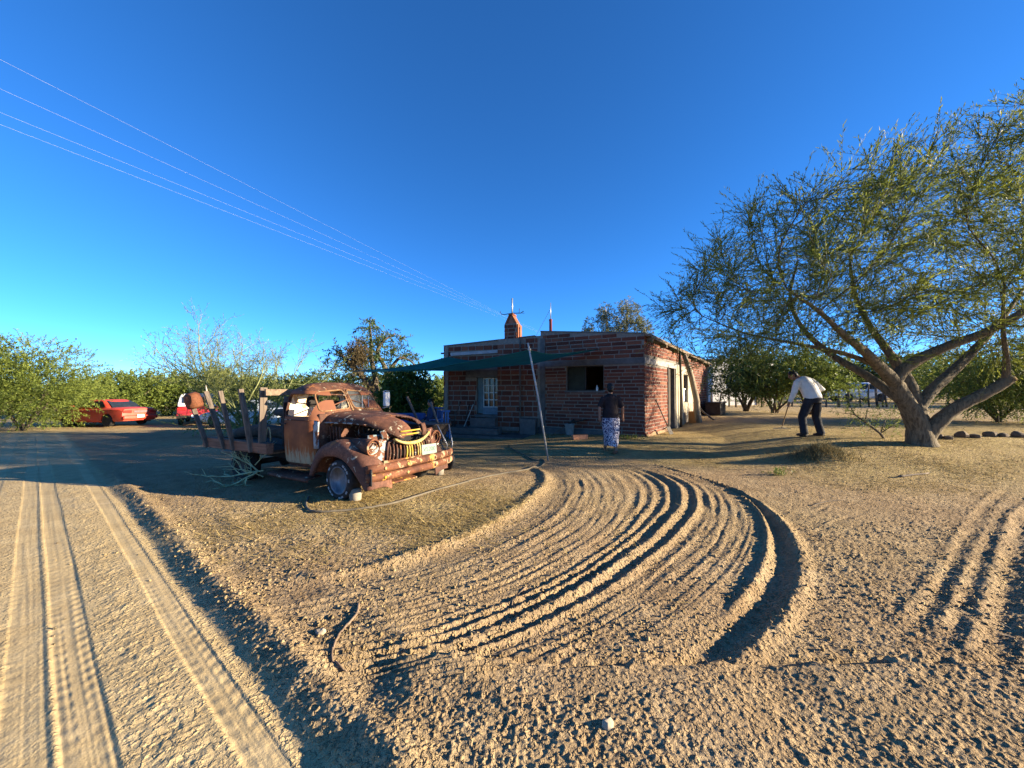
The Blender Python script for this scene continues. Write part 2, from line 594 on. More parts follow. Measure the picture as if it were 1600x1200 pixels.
def lookup(X, Y):
    fx = (X - GX0) / CELL - 0.5; fy = (Y - GY0) / CELL - 0.5
    i = np.floor(fx).astype(int); j = np.floor(fy).astype(int)
    inside = (i >= 0) & (i < GNX - 1) & (j >= 0) & (j < GNY - 1)
    i = i.clip(0, GNX - 2); j = j.clip(0, GNY - 2)
    a = (fx - i).clip(0, 1); b = (fy - j).clip(0, 1)
    s = [S_f[j, i], S_f[j, i + 1], S_f[j + 1, i], S_f[j + 1, i + 1]]
    good = inside & (np.min(s, axis=0) > -5)
    w = [(1 - a) * (1 - b), a * (1 - b), (1 - a) * b, a * b]
    ts = [T_f[j, i], T_f[j, i + 1], T_f[j + 1, i], T_f[j + 1, i + 1]]
    return np.where(good, sum(p * q for p, q in zip(s, w)), -9), np.where(good, sum(p * q for p, q in zip(ts, w)), 0)
def bumpf(x, c, w):
    return np.exp(-((x - c) / w) ** 2)
def seg_dist(X, Y, pts):
    """signed distance to a polyline (positive on its left side) and position along it"""
    best = np.full(X.shape, 1e9); sg = np.zeros(X.shape); al = np.zeros(X.shape); acc = 0.0
    for (x0, y0), (x1, y1) in zip(pts[:-1], pts[1:]):
        dx, dy = x1 - x0, y1 - y0; L = math.hypot(dx, dy)
        t = (((X - x0) * dx + (Y - y0) * dy) / (L * L)).clip(0, 1)
        ex, ey = X - x0 - t * dx, Y - y0 - t * dy
        d = np.hypot(ex, ey); m = d < best
        best = np.where(m, d, best); sg = np.where(m, np.sign(dx * ey - dy * ex), sg); al = np.where(m, acc + t * L, al)
        acc += L
    return best * sg, al
# the dirt road on the left: its right hand bank runs along this line
RA = np.array([-7.44, 7.04]); RB = np.array([-0.62, 1.56])
RD = (RB - RA) / np.linalg.norm(RB - RA); RN = np.array([RD[1], -RD[0]])     # RN points into the road
def road_d(X, Y):
    a = (X - RA[0]) * RD[0] + (Y - RA[1]) * RD[1]
    d = (X - RA[0]) * RN[0] + (Y - RA[1]) * RN[1]
    d = d + 0.05 * noise2(a * 0.55, a * 0 + 5.5) + 0.016 * noise2(a * 2.3, a * 0 + 1.5)
    return d, a
def detail_h(X, Y):
    d, a = road_d(X, Y)
    near = np.clip(Y / 3.0, 0.6, 6.0)
    hi = np.clip(1.7 - Y / 5.0, 0.0, 1.0)             # finest octaves only where the mesh can carry them
    mid = np.clip(2.2 - Y / 4.0, 0.0, 1.0)
    clod = 0.010 * fbm(X * 3.1, Y * 3.1, 2, 0.5) + 0.0075 * fbm(X * 13, Y * 13, 2, 0.6)
    gr = 1 - np.abs(fbm(X * 21 + 5, Y * 21, 2, 0.6)) * 2.0
    clod = clod + mid * 0.0055 * gr
    c1 = noise2(X * 15 + 40, Y * 15); c2 = noise2(X * 31 + 4, Y * 31 - 7); c3 = noise2(X * 58 + 14, Y * 58 + 3)
    clod = clod + 0.014 * np.clip(c1 - 0.24, 0, 1) * 2.0 + mid * 0.0145 * np.clip(c2 - 0.13, 0, 1) * 2.0 + hi * 0.012 * np.clip(c3 - 0.08, 0, 1) * 2.0
    patch = 0.85 + 0.7 * noise2(X * 0.9 + 9, Y * 0.9); clod = clod * np.clip(patch, 0.45, 1.35)
    h = clod * 0.70
    smooth = np.zeros(X.shape)
    # --- turning track
    s, t = lookup(X, Y)
    on = s > -5
    fade_t = sstep(0.0, 0.05, t) * (1 - sstep(0.86, 1.0, t))
    inn = on * sstep(-0.03, 0.03, s) * (1 - sstep(0.97, 1.03, s)) * fade_t
    h = h * (1 - 0.40 * inn)
    wob = 0.008 * noise2(t * 9.0, s * 3) + 0.010 * noise2(t * 4.0 + 7, s * 7)
    q = s + wob
    am = 0.75 + 0.5 * noise2(t * 7 + 3, q * 11)
    prof = np.zeros(X.shape)
    crumb = fbm(X * 17, Y * 17, 2, 0.6)
    qx = q + 0.05 * (t - 0.5) + 0.02 * noise2(t * 2.5, q * 2)
    prof += 0.0075 * np.clip(noise2(qx * 62 + 5, t * 5) - 0.05, 0, 1) * 2.0 * sstep(0.02, 0.1, s) * (1 - sstep(0.84, 0.88, s))
    prof += (0.0055 * noise2(q * 75, t * 10) + 0.0040 * noise2(q * 150, t * 18)) * sstep(0.02, 0.1, s) * (1 - sstep(0.82, 0.88, s))
    prof += 0.040 * bumpf(q, -0.015, 0.026) * sstep(0.02, 0.2, t) * (1 + .5 * crumb + .4 * noise2(t * 12, t * 0 + 9.5))   # inner windrow
    prof -= 0.020 * bumpf(q, 0.05, 0.05)
    for c_, w_, a_ in ((0.13, 0.012, 0.010), (0.18, 0.011, 0.013), (0.22, 0.012, 0.010), (0.27, 0.012, 0.014), (0.31, 0.010, 0.012), (0.35, 0.012, 0.012),
                       (0.40, 0.012, 0.018), (0.445, 0.013, 0.022), (0.49, 0.014, 0.032), (0.545, 0.017, 0.040), (0.605, 0.014, 0.028),
                       (0.65, 0.012, 0.020), (0.69, 0.011, 0.016), (0.73, 0.012, 0.013), (0.77, 0.011, 0.014), (0.81, 0.012, 0.010)):
        k = (0.5 + 1.1 * np.abs(noise2(t * 5 + c_ * 50, t * 0 + c_ * 31))) if c_ < 0.42 or c_ > 0.63 else 1.0
        brk = sstep(-0.25, 0.05, noise2(t * 11 + c_ * 90, q * 9)) if c_ < 0.42 or c_ > 0.63 else 1.0
        prof += a_ * np.exp(-np.abs((q - c_ + 0.004 * crumb) / (0.85 * w_)) ** 1.35) * k * brk * am * (1 + 0.55 * crumb)
        prof -= 0.55 * a_ * bumpf(q, c_ - 2.0 * w_, w_ * 1.3) * k
    prof += 0.034 * bumpf(q, 0.885, 0.014) * (1 + .5 * crumb) * sstep(0.20, 0.27, t) * (1 - sstep(.62, .75, t)) - 0.026 * bumpf(q, 0.935, 0.030) * (1 + .5 * crumb) * sstep(0.08, 0.15, t)
    prof += 0.036 * bumpf(q, 0.995, 0.024) * sstep(0.10, 0.18, t) * (1 + .5 * noise2(t * 20, t * 0 + 2.5) + .5 * crumb)
    prof -= 0.02 * bumpf(q, 0.90, 0.06) * bumpf(t, 0.21, 0.05)
    h = h + on * prof * (sstep(0.01, 0.045, t) * (1 - sstep(0.80, 0.97, t)))
    # --- graded strip in front (low step along the near edge)
    ed = Y - (2.09 + 0.05 * noise2(X * 1.1, X * 0 + 3) + 0.02 * noise2(X * 5, X * 0 + 8))
    strip = sstep(-0.75, -0.45, X) * (1 - 0.45 * bumpf(X, 1.35, 0.2))
    cr_ = fbm(X * 14, Y * 14, 2, .6)
    e2 = ed + 0.015 * cr_
    h = h + strip * (0.052 * sstep(0.055, -0.02, e2) * sstep(-1.4, -0.06, ed) - 0.030 * bumpf(e2, 0.085, 0.045) + 0.070 * bumpf(e2, 0.055, 0.04) * np.clip(noise2(X * 5.5 + 3, X * 0 + 1.5) * 2.4 + 0.15, 0, 1) * (1 + .5 * cr_))
    # --- vehicle tracks on the right
    for pts, w_, a_ in ((px2([(1570, 765), (1532, 792), (1490, 860), (1442, 940), (1400, 985)]), 0.07, 0.045), (px2([(1640, 770), (1592, 807), (1566, 900), (1540, 1020), (1520, 1040)]), 0.09, 0.055),
                        (px2([(1500, 840), (1470, 905), (1420, 990)]), 0.05, 0.03), (px2([(1545, 830), (1505, 925), (1470, 1010)]), 0.06, 0.035), (px2([(1720, 780), (1660, 860), (1640, 960), (1640, 1040)]), 0.1, 0.05),
                        (px2([(1340, 775), (1290, 790), (1240, 815)]), 0.04, 0.02), (px2([(1370, 790), (1310, 812), (1262, 835)]), 0.04, 0.02)):
        dd, al = seg_dist(X, Y, pts)
        L = sum(math.hypot(q1[0] - p1[0], q1[1] - p1[1]) for p1, q1 in zip(pts[:-1], pts[1:]))
        e = sstep(0, 0.35, al) * (1 - sstep(L - 0.35, L, al)) * (0.7 + 0.6 * noise2(al * 2.0, al * 0 + w_ * 77))
        h = h + (0.50 if w_ == 0.09 else 0.26) * e * a_ * np.clip(0.7 + 0.9 * noise2(X * 6, Y * 6), 0.1, 1.6) * (bumpf(dd, -w_, w_ * 0.45) + 0.6 * bumpf(dd, w_ * 1.4, w_ * 0.5) - 0.9 * bumpf(dd, 0.1 * w_, w_ * 0.6))
    # --- road
    onr = sstep(-0.02, 0.10, d)
    rip = 0.0042 * noise2(a * 10, d * 3.0) + 0.0034 * noise2(a * 19 + 3, d * 6) + 0.0022 * noise2(a * 34, d * 11)
    rip = rip * (0.6 + 0.8 * noise2(a * 1.1, d * 1.7))
    rh = rip + 0.006 * fbm(X * 1.2, Y * 1.2, 2)
    d0 = (X - RA[0]) * RN[0] + (Y - RA[1]) * RN[1]
    trk = np.zeros(X.shape)
    for c_, w_, k_ in ((0.21, 0.062, 1.0), (0.66, 0.075, 1.0), (0.83, 0.07, 0.9), (1.22, 0.10, .8), (1.62, 0.12, .9), (1.90, 0.10, .8), (2.45, 0.16, .8), (3.05, 0.2, .8)):
        dw = d0 + 0.018 * noise2(a * 0.5, a * 0 + c_ * 9)
        band = sstep(w_ + 0.012, w_ - 0.008, np.abs(dw - c_))
        trk = np.maximum(trk, band * k_)
        rh = rh - 0.0025 * band * k_ + 0.0022 * (bumpf(dw, c_ - w_ - .012, 0.012) + bumpf(dw, c_ + w_ + .012, 0.012)) * k_ * np.clip(0.5 + 1.4 * noise2(a * 2.1, c_ * 5 + a * 0), 0, 1.4)
        tread = 0.0034 * noise2(dw * 42, a * 0.8 + c_ * 20) + 0.0022 * noise2(dw * 85, a * 0.5 + c_ * 9) + 0.0020 * np.sin(a * 62 + np.abs(dw - c_) / w_ * 2.2) * (np.abs(dw - c_) > w_ * 0.30) * sstep(-.3, .2, noise2(a * .9, dw * 6 + c_))
        rh = rh + band * tread * k_
    rough_edge = bumpf(d0, 0.43, 0.10) + 0.5 * bumpf(d0, 1.02, 0.08)
    rh = rh + rough_edge * (0.009 * fbm(X * 12, Y * 12, 3, .65) + 0.004)
    rh = rh - 0.75 * trk * rip - 0.018 * bumpf(d, 0.05, 0.09) - 0.004 * onr
    # bank of loose soil between yard and road
    bank = 0.050 * bumpf(d, -0.11, 0.085) * (0.75 + 0.5 * noise2(a * 1.3, a * 0 + 4)) * (1 + 0.5 * noise2(a * 6, d * 6))
    bank = bank + 0.022 * bumpf(d, -0.62, 0.09) * (0.4 + 0.9 * noise2(a * 0.9 + 5, a * 0) + .3 * noise2(a * 7, a * 0))
    fadeb = 1 - sstep(9.5, 12.5, np.hypot(X - 1.0, Y)) * 1.0
    fadeb = fadeb * (1 - 0.75 * sstep(-6.6, -8.0, X))
    h = h * (1 - onr) + rh * onr + bank * fadeb
    smooth = np.maximum(smooth, onr * (0.74 + 0.26 * trk))
    # heap of raked grass under the tree
    hp = pg(1282, 716)
    r = np.hypot((X - hp.x) / 0.42, (Y - hp.y) / 0.30)
    h = h + 0.17 * np.exp(-r ** 2) * (1 + 0.6 * noise2(X * 7, Y * 7))
    # far: keep only broad undulation
    far = sstep(9, 15, Y)
    h = h * (1 - 0.6 * far)
    return h, smooth, d, s
def ground_attrs(X, Y, d, s):
    straw = sstep(7.0, 8.2, Y + 0.5 * noise2(X, Y)) * sstep(1.2, 3.5, X) * (1 - 0.85 * sstep(12.5, 14.5, Y))
    straw = np.maximum(straw, 0.8 * sstep(5.0, 7.0, Y) * sstep(4.2, 6.0, X) * (1 - 0.85 * sstep(12.5, 14.5, Y)))
    trk = np.hypot((X + 1.2) / 2.0, (Y - 5.0) / 1.1)
    straw = np.maximum(straw, 0.9 * np.exp(-trk ** 2))
    straw = np.maximum(straw, 0.55 * sstep(7.0, 8.0, Y) * sstep(-2.5, -1, X) * (1 - sstep(11, 13, Y)))
    straw = straw * (1 - ((s > 0) & (s < 1.0)) * 0.8)
    soil = 0.45 * (1 - sstep(-0.1, 0.3, d)) - 0.45 * sstep(-0.1, 0.4, d)
    return np.clip(straw, 0, 1), soil

def build_ground():
    nrow = 670
    uu = np.concatenate([np.linspace(-1.85, -1.38, 60, endpoint=False), np.linspace(-1.38, 1.38, 720), np.linspace(1.38, 1.85, 61)[1:]]); ncol = len(uu)
    yy = 1.0 / np.linspace(1 / 0.95, 1 / 16.0, nrow)
    Y, U = np.meshgrid(yy, uu, indexing='ij')
    X = U * Y
    h, sm, d, s = detail_h(X, Y)
    edge = sstep(0, 25, np.arange(ncol))[None] * sstep(0, 25, ncol - 1 - np.arange(ncol))[None]
    edge = edge * sstep(0, 25, nrow - 1 - np.arange(nrow))[:, None] * sstep(0, 20, np.arange(nrow))[:, None]
    Z = base_h(X, Y) + h * edge + 0.004
    straw, soil = ground_attrs(X, Y, d, s)
    V = np.stack([X, Y, Z], -1).reshape(-1, 3)
    ii = np.arange(nrow * ncol).reshape(nrow, ncol)
    Fq = np.stack([ii[:-1, :-1], ii[:-1, 1:], ii[1:, 1:], ii[1:, :-1]], -1)
    road = d[:-1, :-1] > 0.05
    for nm, mask in (('ground', ~road), ('dirt_road', road)):
        F = Fq[mask]
        used = np.unique(F)
        remap = np.full(nrow * ncol, -1, np.int64); remap[used] = np.arange(len(used))
        o = quads_mesh(nm, V[used], remap[F], M['ground'], None, True,
                       {'straw': straw.ravel()[used], 'soil': soil.ravel()[used], 'smooth': sm.ravel()[used]})
        tag(o, kind='structure')
    # the land beyond and around, one sheet out to the horizon
    r = np.concatenate([np.linspace(0, 30, 61), np.geomspace(32, 1800, 40)])
    ax = np.concatenate([-r[::-1], r[1:]])
    GX, GY = np.meshgrid(ax, ax, indexing='ij')
    Z = base_h(np.clip(GX, -60, 60), np.clip(GY, -20, 60))
    inside = (GY > 0.85) & (GY < 16.5) & (np.abs(GX) < 1.87 * GY + .6)
    Z = Z - 0.10 * inside - np.where(inside, 0, 0.0)
    n = len(ax)
    V = np.stack([GX, GY, Z], -1).reshape(-1, 3)
    ii = np.arange(n * n).reshape(n, n)
    F = np.stack([ii[:-1, :-1], ii[1:, :-1], ii[1:, 1:], ii[:-1, 1:]], -1).reshape(-1, 4)
    d, _ = road_d(V[:, 0], V[:, 1])
    straw = 0.35 * np.ones(len(V)); soil = np.where(d > 0, -0.2, 0.4)
    o = quads_mesh('terrain', V, F, M['ground'], None, True, {'straw': straw, 'soil': soil, 'smooth': 0.3 * np.ones(len(V))})
    tag(o, kind='structure')
build_ground()
# ------------------------------------------------------------------ the rusted stake truck
RUST = m_rust('rust_brown', rust=((0.035, 0.017, 0.012), (0.10, 0.043, 0.026), (0.25, 0.105, 0.055)), amt=0.48, paint=(0.34, 0.29, 0.21), paint2=(0.28, 0.11, 0.035), scale=2.5, spots=11)
RUST_F = m_rust('rust_fender', rust=((0.035, 0.017, 0.013), (0.115, 0.050, 0.033), (0.23, 0.10, 0.058)), amt=0.42, paint=(0.38, 0.33, 0.25), paint2=(0.26, 0.10, 0.035), scale=2.2, spots=8)
RUST_B = m_rust('rust_bumper', rust=((0.045, 0.018, 0.012), (0.15, 0.055, 0.027), (0.29, 0.115, 0.045)), amt=0.62, paint=(0.42, 0.21, 0.05), paint2=(0.33, 0.24, 0.14), scale=3.5, spots=7)
RUST_Y = m_rust('rust_yellow', rust=((0.07, 0.03, 0.012), (0.17, 0.075, 0.024), (0.25, 0.12, 0.035)), amt=1.0, paint=(0.42, 0.27, 0.03), paint2=(0.40, 0.31, 0.12), scale=4, spots=9)
RUST_W = m_rust('rust_flaked_white', amt=0.72, paint=(0.36, 0.35, 0.30), paint2=(0.22, 0.29, 0.29), scale=3, spots=9)
def m_door():
    t = NT('rusty_door_paint')
    v = t.mapped((1, 1, 1))
    big = t.noise(2.6, 6, 0.6, v)
    c = t.ramp(big, [(0.3, (0.13, 0.042, 0.016)), (0.5, (0.24, 0.075, 0.022)), (0.72, (0.36, 0.135, 0.04))])
    sv = t.mapped((14, 14, 1.1))
    st = t.noise(1.6, 5, 0.65, sv, 0.4)
    z = t.sep(t.tc.outputs['Object'])[2]
    low = t.step(z, 0.85, 0.5)
    pm = t.step(t.math('ADD', st, t.math('MULTIPLY', low, 0.42)), 0.74, 0.92)
    c = t.mix(t.math('MULTIPLY', pm, 0.75), c, (0.34, 0.36, 0.25))
    top = t.step(z, 1.02, 1.12)
    c = t.mix(t.math('MULTIPLY', top, 0.8), c, (0.14, 0.055, 0.03))
    pn = t.step(t.noise(15, 6, 0.7, v), 0.62, 0.68)
    c = t.mix(t.math('MULTIPLY', pn, 0.35), c, (0.07, 0.028, 0.016))
    t.bump(t.math('ADD', st, big), 0.25, 0.006)
    return t.out(c, 0.65)
RUST_D = m_door()
CREAM = m_rust('cream_cab_lining', rust=((0.30, 0.16, 0.08), (0.55, 0.36, 0.2), (0.66, 0.5, 0.32)), amt=0.9, paint=(0.76, 0.70, 0.55), paint2=(0.7, 0.62, 0.5), scale=2, spots=4)
TAN = m_plain('worn_tan_vinyl', (0.60, 0.38, 0.22), 0.7, 0.3, 7, 0.3)

TA = R(-27.0)
TH = Vector((math.cos(TA), math.sin(TA), 0)); TL = Vector((-math.sin(TA), math.cos(TA), 0))
TO = Vector((-2.43, 5.37, 0)) + 0.84 * TL
TO.z = -0.01
def tw(x, y, z):
    return TO + TH * x + TL * y + Vector((0, 0, z))

CABZ = [(0.36, -1.42, -0.62, 0.70), (0.45, -1.43, -0.61, 0.74), (0.62, -1.44, -0.60, 0.765), (0.85, -1.45, -0.60, 0.77), (1.02, -1.455, -0.60, 0.765), (1.12, -1.455, -0.63, 0.755),
        (1.18, -1.455, -0.67, 0.745), (1.30, -1.45, -0.75, 0.715), (1.42, -1.43, -0.83, 0.68), (1.50, -1.41, -0.885, 0.645), (1.56, -1.375, -0.94, 0.595), (1.61, -1.32, -1.00, 0.52),
        (1.645, -1.25, -1.06, 0.41), (1.662, -1.20, -1.09, 0.28), (1.668, -1.16, -1.12, 0.12)]
_cz = np.array(CABZ)
def cabp(z):
    return [float(np.interp(z, _cz[:, 0], _cz[:, k])) for k in (1, 2, 3)]
def cab_front_x(y, z):
    x0, x1, hw = cabp(z); a = (x1 - x0) / 2; n = 5.0
    return (x0 + x1) / 2 + a * max(0.0, 1 - abs(y / hw) ** n) ** (1 / n)
def cab_side_y(x, z):
    x0, x1, hw = cabp(z); a = (x1 - x0) / 2; n = 5.0
    return hw * max(0.0, 1 - abs((x - (x0 + x1) / 2) / a) ** n) ** (1 / n)
def cab_loft(off=0.0, n=44):
    secs = []
    for z, x0, x1, hw in CABZ:
        a = (x1 - x0) / 2 + off; b = hw + off; e = 2 / 5.0
        s = []
        for k in range(n):
            t = 2 * math.pi * k / n
            c, d = math.cos(t), math.sin(t)
            s.append(((x0 + x1) / 2 + a * math.copysign(abs(c) ** e, c), b * math.copysign(abs(d) ** e, d), z + (off if z > 1.4 else 0) - (off if z < 0.4 else 0)))
        secs.append(s)
    m = MB(); m.loft(secs)
    return m
def prism_obj(poly, a, b, axis):
    return MB().prism(poly, a, b, axis).build('cutter', None)
DOORWIN = rrect(-1.33, -0.80, 1.125, 1.475, [0.05, 0.04, 0.09, 0.10], 4)
DOORWIN = [(x - (0.20 * (z - 1.125) if x > -1.0 else 0.05 * (z - 1.125)) + (0.06 if x > -1.0 else 0), z) for x, z in DOORWIN]
WS_R = [(-0.60, 1.20), (-0.04, 1.235), (-0.03, 1.545), (-0.50, 1.505), (-0.565, 1.46)]
def rounded(poly, r=0.05, n=3):
    out = []
    m = len(poly)
    for i in range(m):
        p0, p, p1 = Vector(poly[i - 1]), Vector(poly[i]), Vector(poly[(i + 1) % m])
        a = p + (p0 - p).normalized() * min(r, (p0 - p).length * .45); b = p + (p1 - p).normalized() * min(r, (p1 - p).length * .45)
        for k in range(n + 1):
            t = k / n
            q = a * (1 - t) ** 2 + p * 2 * t * (1 - t) + b * t * t
            out.append((q.x, q.y))
    return out
WS_R = rounded(WS_R, 0.06)
WS_L = [(-y, z) for y, z in WS_R][::-1]

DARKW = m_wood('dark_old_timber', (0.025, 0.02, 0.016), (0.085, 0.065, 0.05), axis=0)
def build_truck():
    root = empty('rusted_truck', TO, TA, 'old rusted flatbed stake truck facing right, standing in front of the brick house', 'truck')
    # ---- cab shell
    cab = cab_loft().build('cab', [RUST, CREAM], root, True)
    sol = mod(cab, 'SOLIDIFY', thickness=0.028, offset=-1.0, use_even_offset=True)
    sol.material_offset = 1
    apply_mods(cab)
    for poly, a_, b_, ax_ in ((DOORWIN, -1.2, -0.5, 'y'), (DOORWIN, 0.5, 1.2, 'y'), (WS_R, -1.02, -0.4, 'x'), (WS_L, -1.02, -0.4, 'x'), (rrect(-0.33, 0.33, 1.24, 1.44, 0.07), -1.7, -1.3, 'x')):
        boolean(cab, MB().prism(poly, a_, b_, ax_).build('cutter', None))
    cab.data.set_sharp_from_angle(angle=R(45))
    # ---- doors
    for sgn in (-1, 1):
        d = cab_loft(0.012).build('door', RUST_D, root, True)
        mod(d, 'SOLIDIFY', thickness=0.03, offset=-1.0); apply_mods(d)
        poly = rounded([(-1.385, 0.42), (-0.66, 0.42), (-0.645, 1.10), (-0.715, 1.24), (-0.87, 1.52), (-1.36, 1.535), (-1.40, 1.10)], 0.06)
        boolean(d, MB().prism(poly, *((-1.2, -0.3) if sgn < 0 else (0.3, 1.2)), 'y').build('cutter', None), 'INTERSECT')
        boolean(d, MB().prism(DOORWIN, *((-1.3, -0.2) if sgn < 0 else (0.2, 1.3)), 'y').build('cutter', None))
        d.data.set_sharp_from_angle(angle=R(40))
        # window channel, handle and hinges
        m = MB()
        lp = []
        for x, z in DOORWIN:
            lp.append((x, sgn * (cab_side_y(x, z) + 0.010), z))
        m.tube(lp, 0.011, 6, closed=True)
        m.build('window_frame', RUST, d, True)
        h = MB(); yb = sgn * (cab_side_y(-1.3, 1.02) + 0.015)
        h.tube([(-1.33, yb, 1.02), (-1.33, yb + sgn * 0.045, 1.02), (-1.20, yb + sgn * 0.045, 1.015)], [0.012, 0.012, 0.008], 6)
        h.build('handle', M['dark_iron'], d, True)
        for zz in (0.55, 1.0):
            MB().box((-0.635, sgn * (cab_side_y(-0.66, zz) + 0.012), zz), (0.05, 0.03, 0.07)).build('hinge', RUST, d, bevel=0.006)
    # belt moulding
    for sgn in (-1, 1):
        m = MB()
        m.tube([(x, sgn * (cab_side_y(x, 1.075) + 0.016), 1.075) for x in np.linspace(-1.42, -0.68, 14)], 0.010, 5)
        m.build('belt_moulding', RUST, root, True)
    # ---- windscreen frames, divider and remaining pane
    FR = m_rust('worn_window_rim', rust=((0.10, 0.045, 0.022), (0.22, 0.11, 0.05), (0.30, 0.18, 0.09)), amt=0.45, paint=(0.36, 0.28, 0.17), scale=5, spots=12)
    for poly in (WS_R, WS_L):
        m = MB()
        m.tube([(cab_front_x(y, z) + 0.008, y, z) for y, z in poly], 0.015, 6, closed=True)
        m.build('windscreen_frame', FR, root, True)
    m = MB()
    m.tube([(cab_front_x(0, z) + 0.006, 0, z) for z in (1.20, 1.3, 1.42, 1.54)], 0.016, 6)
    m.build('windscreen_divider', FR, root, True)
    g = MB()
    ring = [(cab_front_x(y, z) - 0.006, y, z) for y, z in WS_L]
    g.add(ring, [tuple(range(len(ring)))])
    GL = NT('dusty_glass'); GL.b.inputs['Alpha'].default_value = 0.42; GL.b.inputs['Specular IOR Level'].default_value = 0.5
    GL.out(GL.ramp(GL.noise(6, 4), [(0.3, (0.10, 0.11, 0.11)), (0.7, (0.19, 0.20, 0.20))]), 0.12)
    g.build('windscreen_pane', GL.m, root)
    w = MB(); w.tube([(cab_front_x(0.20, 1.23) + .02, 0.20, 1.23), (cab_front_x(0.30, 1.42) + .02, 0.31, 1.44)], 0.007, 5)
    w.tube([(cab_front_x(0.30, 1.24) + .02, 0.34, 1.24), (cab_front_x(0.42, 1.44) + .02, 0.46, 1.42)], 0.006, 5)
    w.build('wiper', M['steel'], root)
    # ---- inside the cab
    s = MB()
    s.box((-1.27, 0, 0.86), (0.13, 1.22, 0.50), Euler((0, R(-9), 0)).to_matrix())
    s.build('seat_back', TAN, root, True, bevel=0.04)
    MB().box((-1.02, 0, 0.60), (0.50, 1.24, 0.16)).build('seat', TAN, root, True, bevel=0.04)
    s = MB()
    s.tube([(-0.90 + 0.03 * math.sin(a), 0.36 + 0.19 * math.cos(a), 1.10 + 0.19 * math.sin(a)) for a in np.linspace(0, 2 * math.pi, 24, endpoint=False)], 0.012, 6, closed=True)
    s.tube([(-0.90, 0.36, 1.10), (-0.66, 0.36, 0.85)], 0.018, 6)
    for a in (0.5, 2.6, 4.7):
        s.tube([(-0.90, 0.36, 1.10), (-0.90 + 0.03 * math.sin(a), 0.36 + 0.19 * math.cos(a), 1.10 + 0.19 * math.sin(a))], 0.008, 5)
    s.build('steering_wheel', M['black'], root, True)
    MB().box((-0.72, 0, 1.10), (0.16, 1.30, 0.14)).build('dashboard', RUST, root, bevel=0.02)
    # ---- hood, split open at the nose
    st = [(-0.64, 0.56, 1.03, 1.195), (-0.45, 0.55, 1.035, 1.19), (-0.2, 0.525, 1.035, 1.175), (0.0, 0.50, 1.03, 1.155), (0.18, 0.475, 1.015, 1.135), (0.32, 0.44, 0.99, 1.115),
          (0.42, 0.405, 0.965, 1.09), (0.50, 0.36, 0.935, 1.055), (0.56, 0.31, 0.905, 1.01), (0.60, 0.26, 0.88, 0.955), (0.625, 0.20, 0.87, 0.905)]
    st = np.array(st)
    xs = np.linspace(-0.64, 0.625, 40)
    NA = 49
    P = []
    for x in xs:
        w_, zs, zt = (float(np.interp(x, st[:, 0], st[:, k])) for k in (1, 2, 3))
        row = []
        for k in range(NA):
            a = math.pi * k / (NA - 1)
            c = math.cos(a)
            y = -w_ * math.copysign(abs(c) ** 0.75, c)
            z = zs + (zt - zs) * math.sin(a) ** 0.62
            z += 0.012 * float(noise2(x * 4, y * 5)) + 0.012 * math.exp(-((y) / 0.03) ** 2) * (x < 0.2)
            if x > 0.12 and y < 0.03: z -= 0.05 * (x - 0.12) / 0.5 * (1 if x < .62 else 1)
            row.append((x + (0.02 * math.sin(y * 9) if x < 0.3 else 0), y, z))
        P.append(row)
    hb = MB(); hb.grid(P)
    def keep(i, j):
        y = P[i][j][1]; y2 = P[i][j + 1][1]; x = xs[i]
        return not (x > 0.20 and y2 > 0.03 and y < 0.03 + min(0.16, (x - 0.20) * 0.9) )
    right, left = MB(), MB()
    n2 = NA
    f_r = []; f_l = []
    for i in range(len(xs) - 1):
        for j in range(NA - 1):
            if not keep(i, j): continue
            q = (i * n2 + j, i * n2 + j + 1, (i + 1) * n2 + j + 1, (i + 1) * n2 + j)
            (f_l if (xs[i] > 0.20 and P[i][j][1] > 0.02) else f_r).append(q)
    V = [p for r_ in P for p in r_]
    def sub(fs):
        used = sorted({i for f in fs for i in f}); mp = {u: k for k, u in enumerate(used)}
        m = MB(); m.add([V[u] for u in used], [tuple(mp[i] for i in f) for f in fs]); return m
    for fs, nm in ((f_r, 'hood'), (f_l, 'hood_nose')):
        o = sub(fs).build(nm, RUST, root, True)
        mod(o, 'SOLIDIFY', thickness=0.012, offset=-1)
    m = MB()
    m.tube([(x, -float(np.interp(x, st[:, 0], st[:, 1])) - 0.004, float(np.interp(x, st[:, 0], st[:, 2])) + 0.004 + 0.006 * float(noise2(x * 9, 2.2))) for x in np.linspace(-0.64, 0.16, 14)], 0.013, 6)
    m.build('hood_edge', RUST_W, root, True)
    # nose flap hanging down to the grille on the far side
    m = MB()
    rows = []
    for t in np.linspace(0, 1, 8):
        rows.append([(0.60 + 0.05 * math.sin(t * 2.2) - 0.02 * t, y, 1.02 - 0.19 * t) for y in np.linspace(0.20, 0.29, 4)])
    m.grid(rows); o = m.build('nose_flap', RUST, root, True); mod(o, 'SOLIDIFY', thickness=0.015)
    # ---- engine bay
    MB().box((-0.56, 0, 0.80), (0.04, 1.02, 0.5)).build('firewall', RUST, root, bevel=0.01)
    e = MB()
    e.box((-0.05, 0, 0.68), (0.62, 0.24, 0.32)); e.box((-0.05, 0, 0.88), (0.60, 0.16, 0.10))
    for k in range(6): e.lathe([(0.02, 0), (0.015, 0.06)], (-0.3 + k * 0.1, -0.11, 0.86), 'z', 8)
    e.tube([(-0.3, -0.16, 0.84), (0.1, -0.19, 0.82), (0.22, -0.17, 0.66), (0.22, -0.17, 0.5)], 0.03, 8)
    e.lathe([(0.09, 0), (0.10, 0.05), (0.06, 0.09), (0.02, 0.10)], (0.0, 0.08, 0.94), 'z', 14)
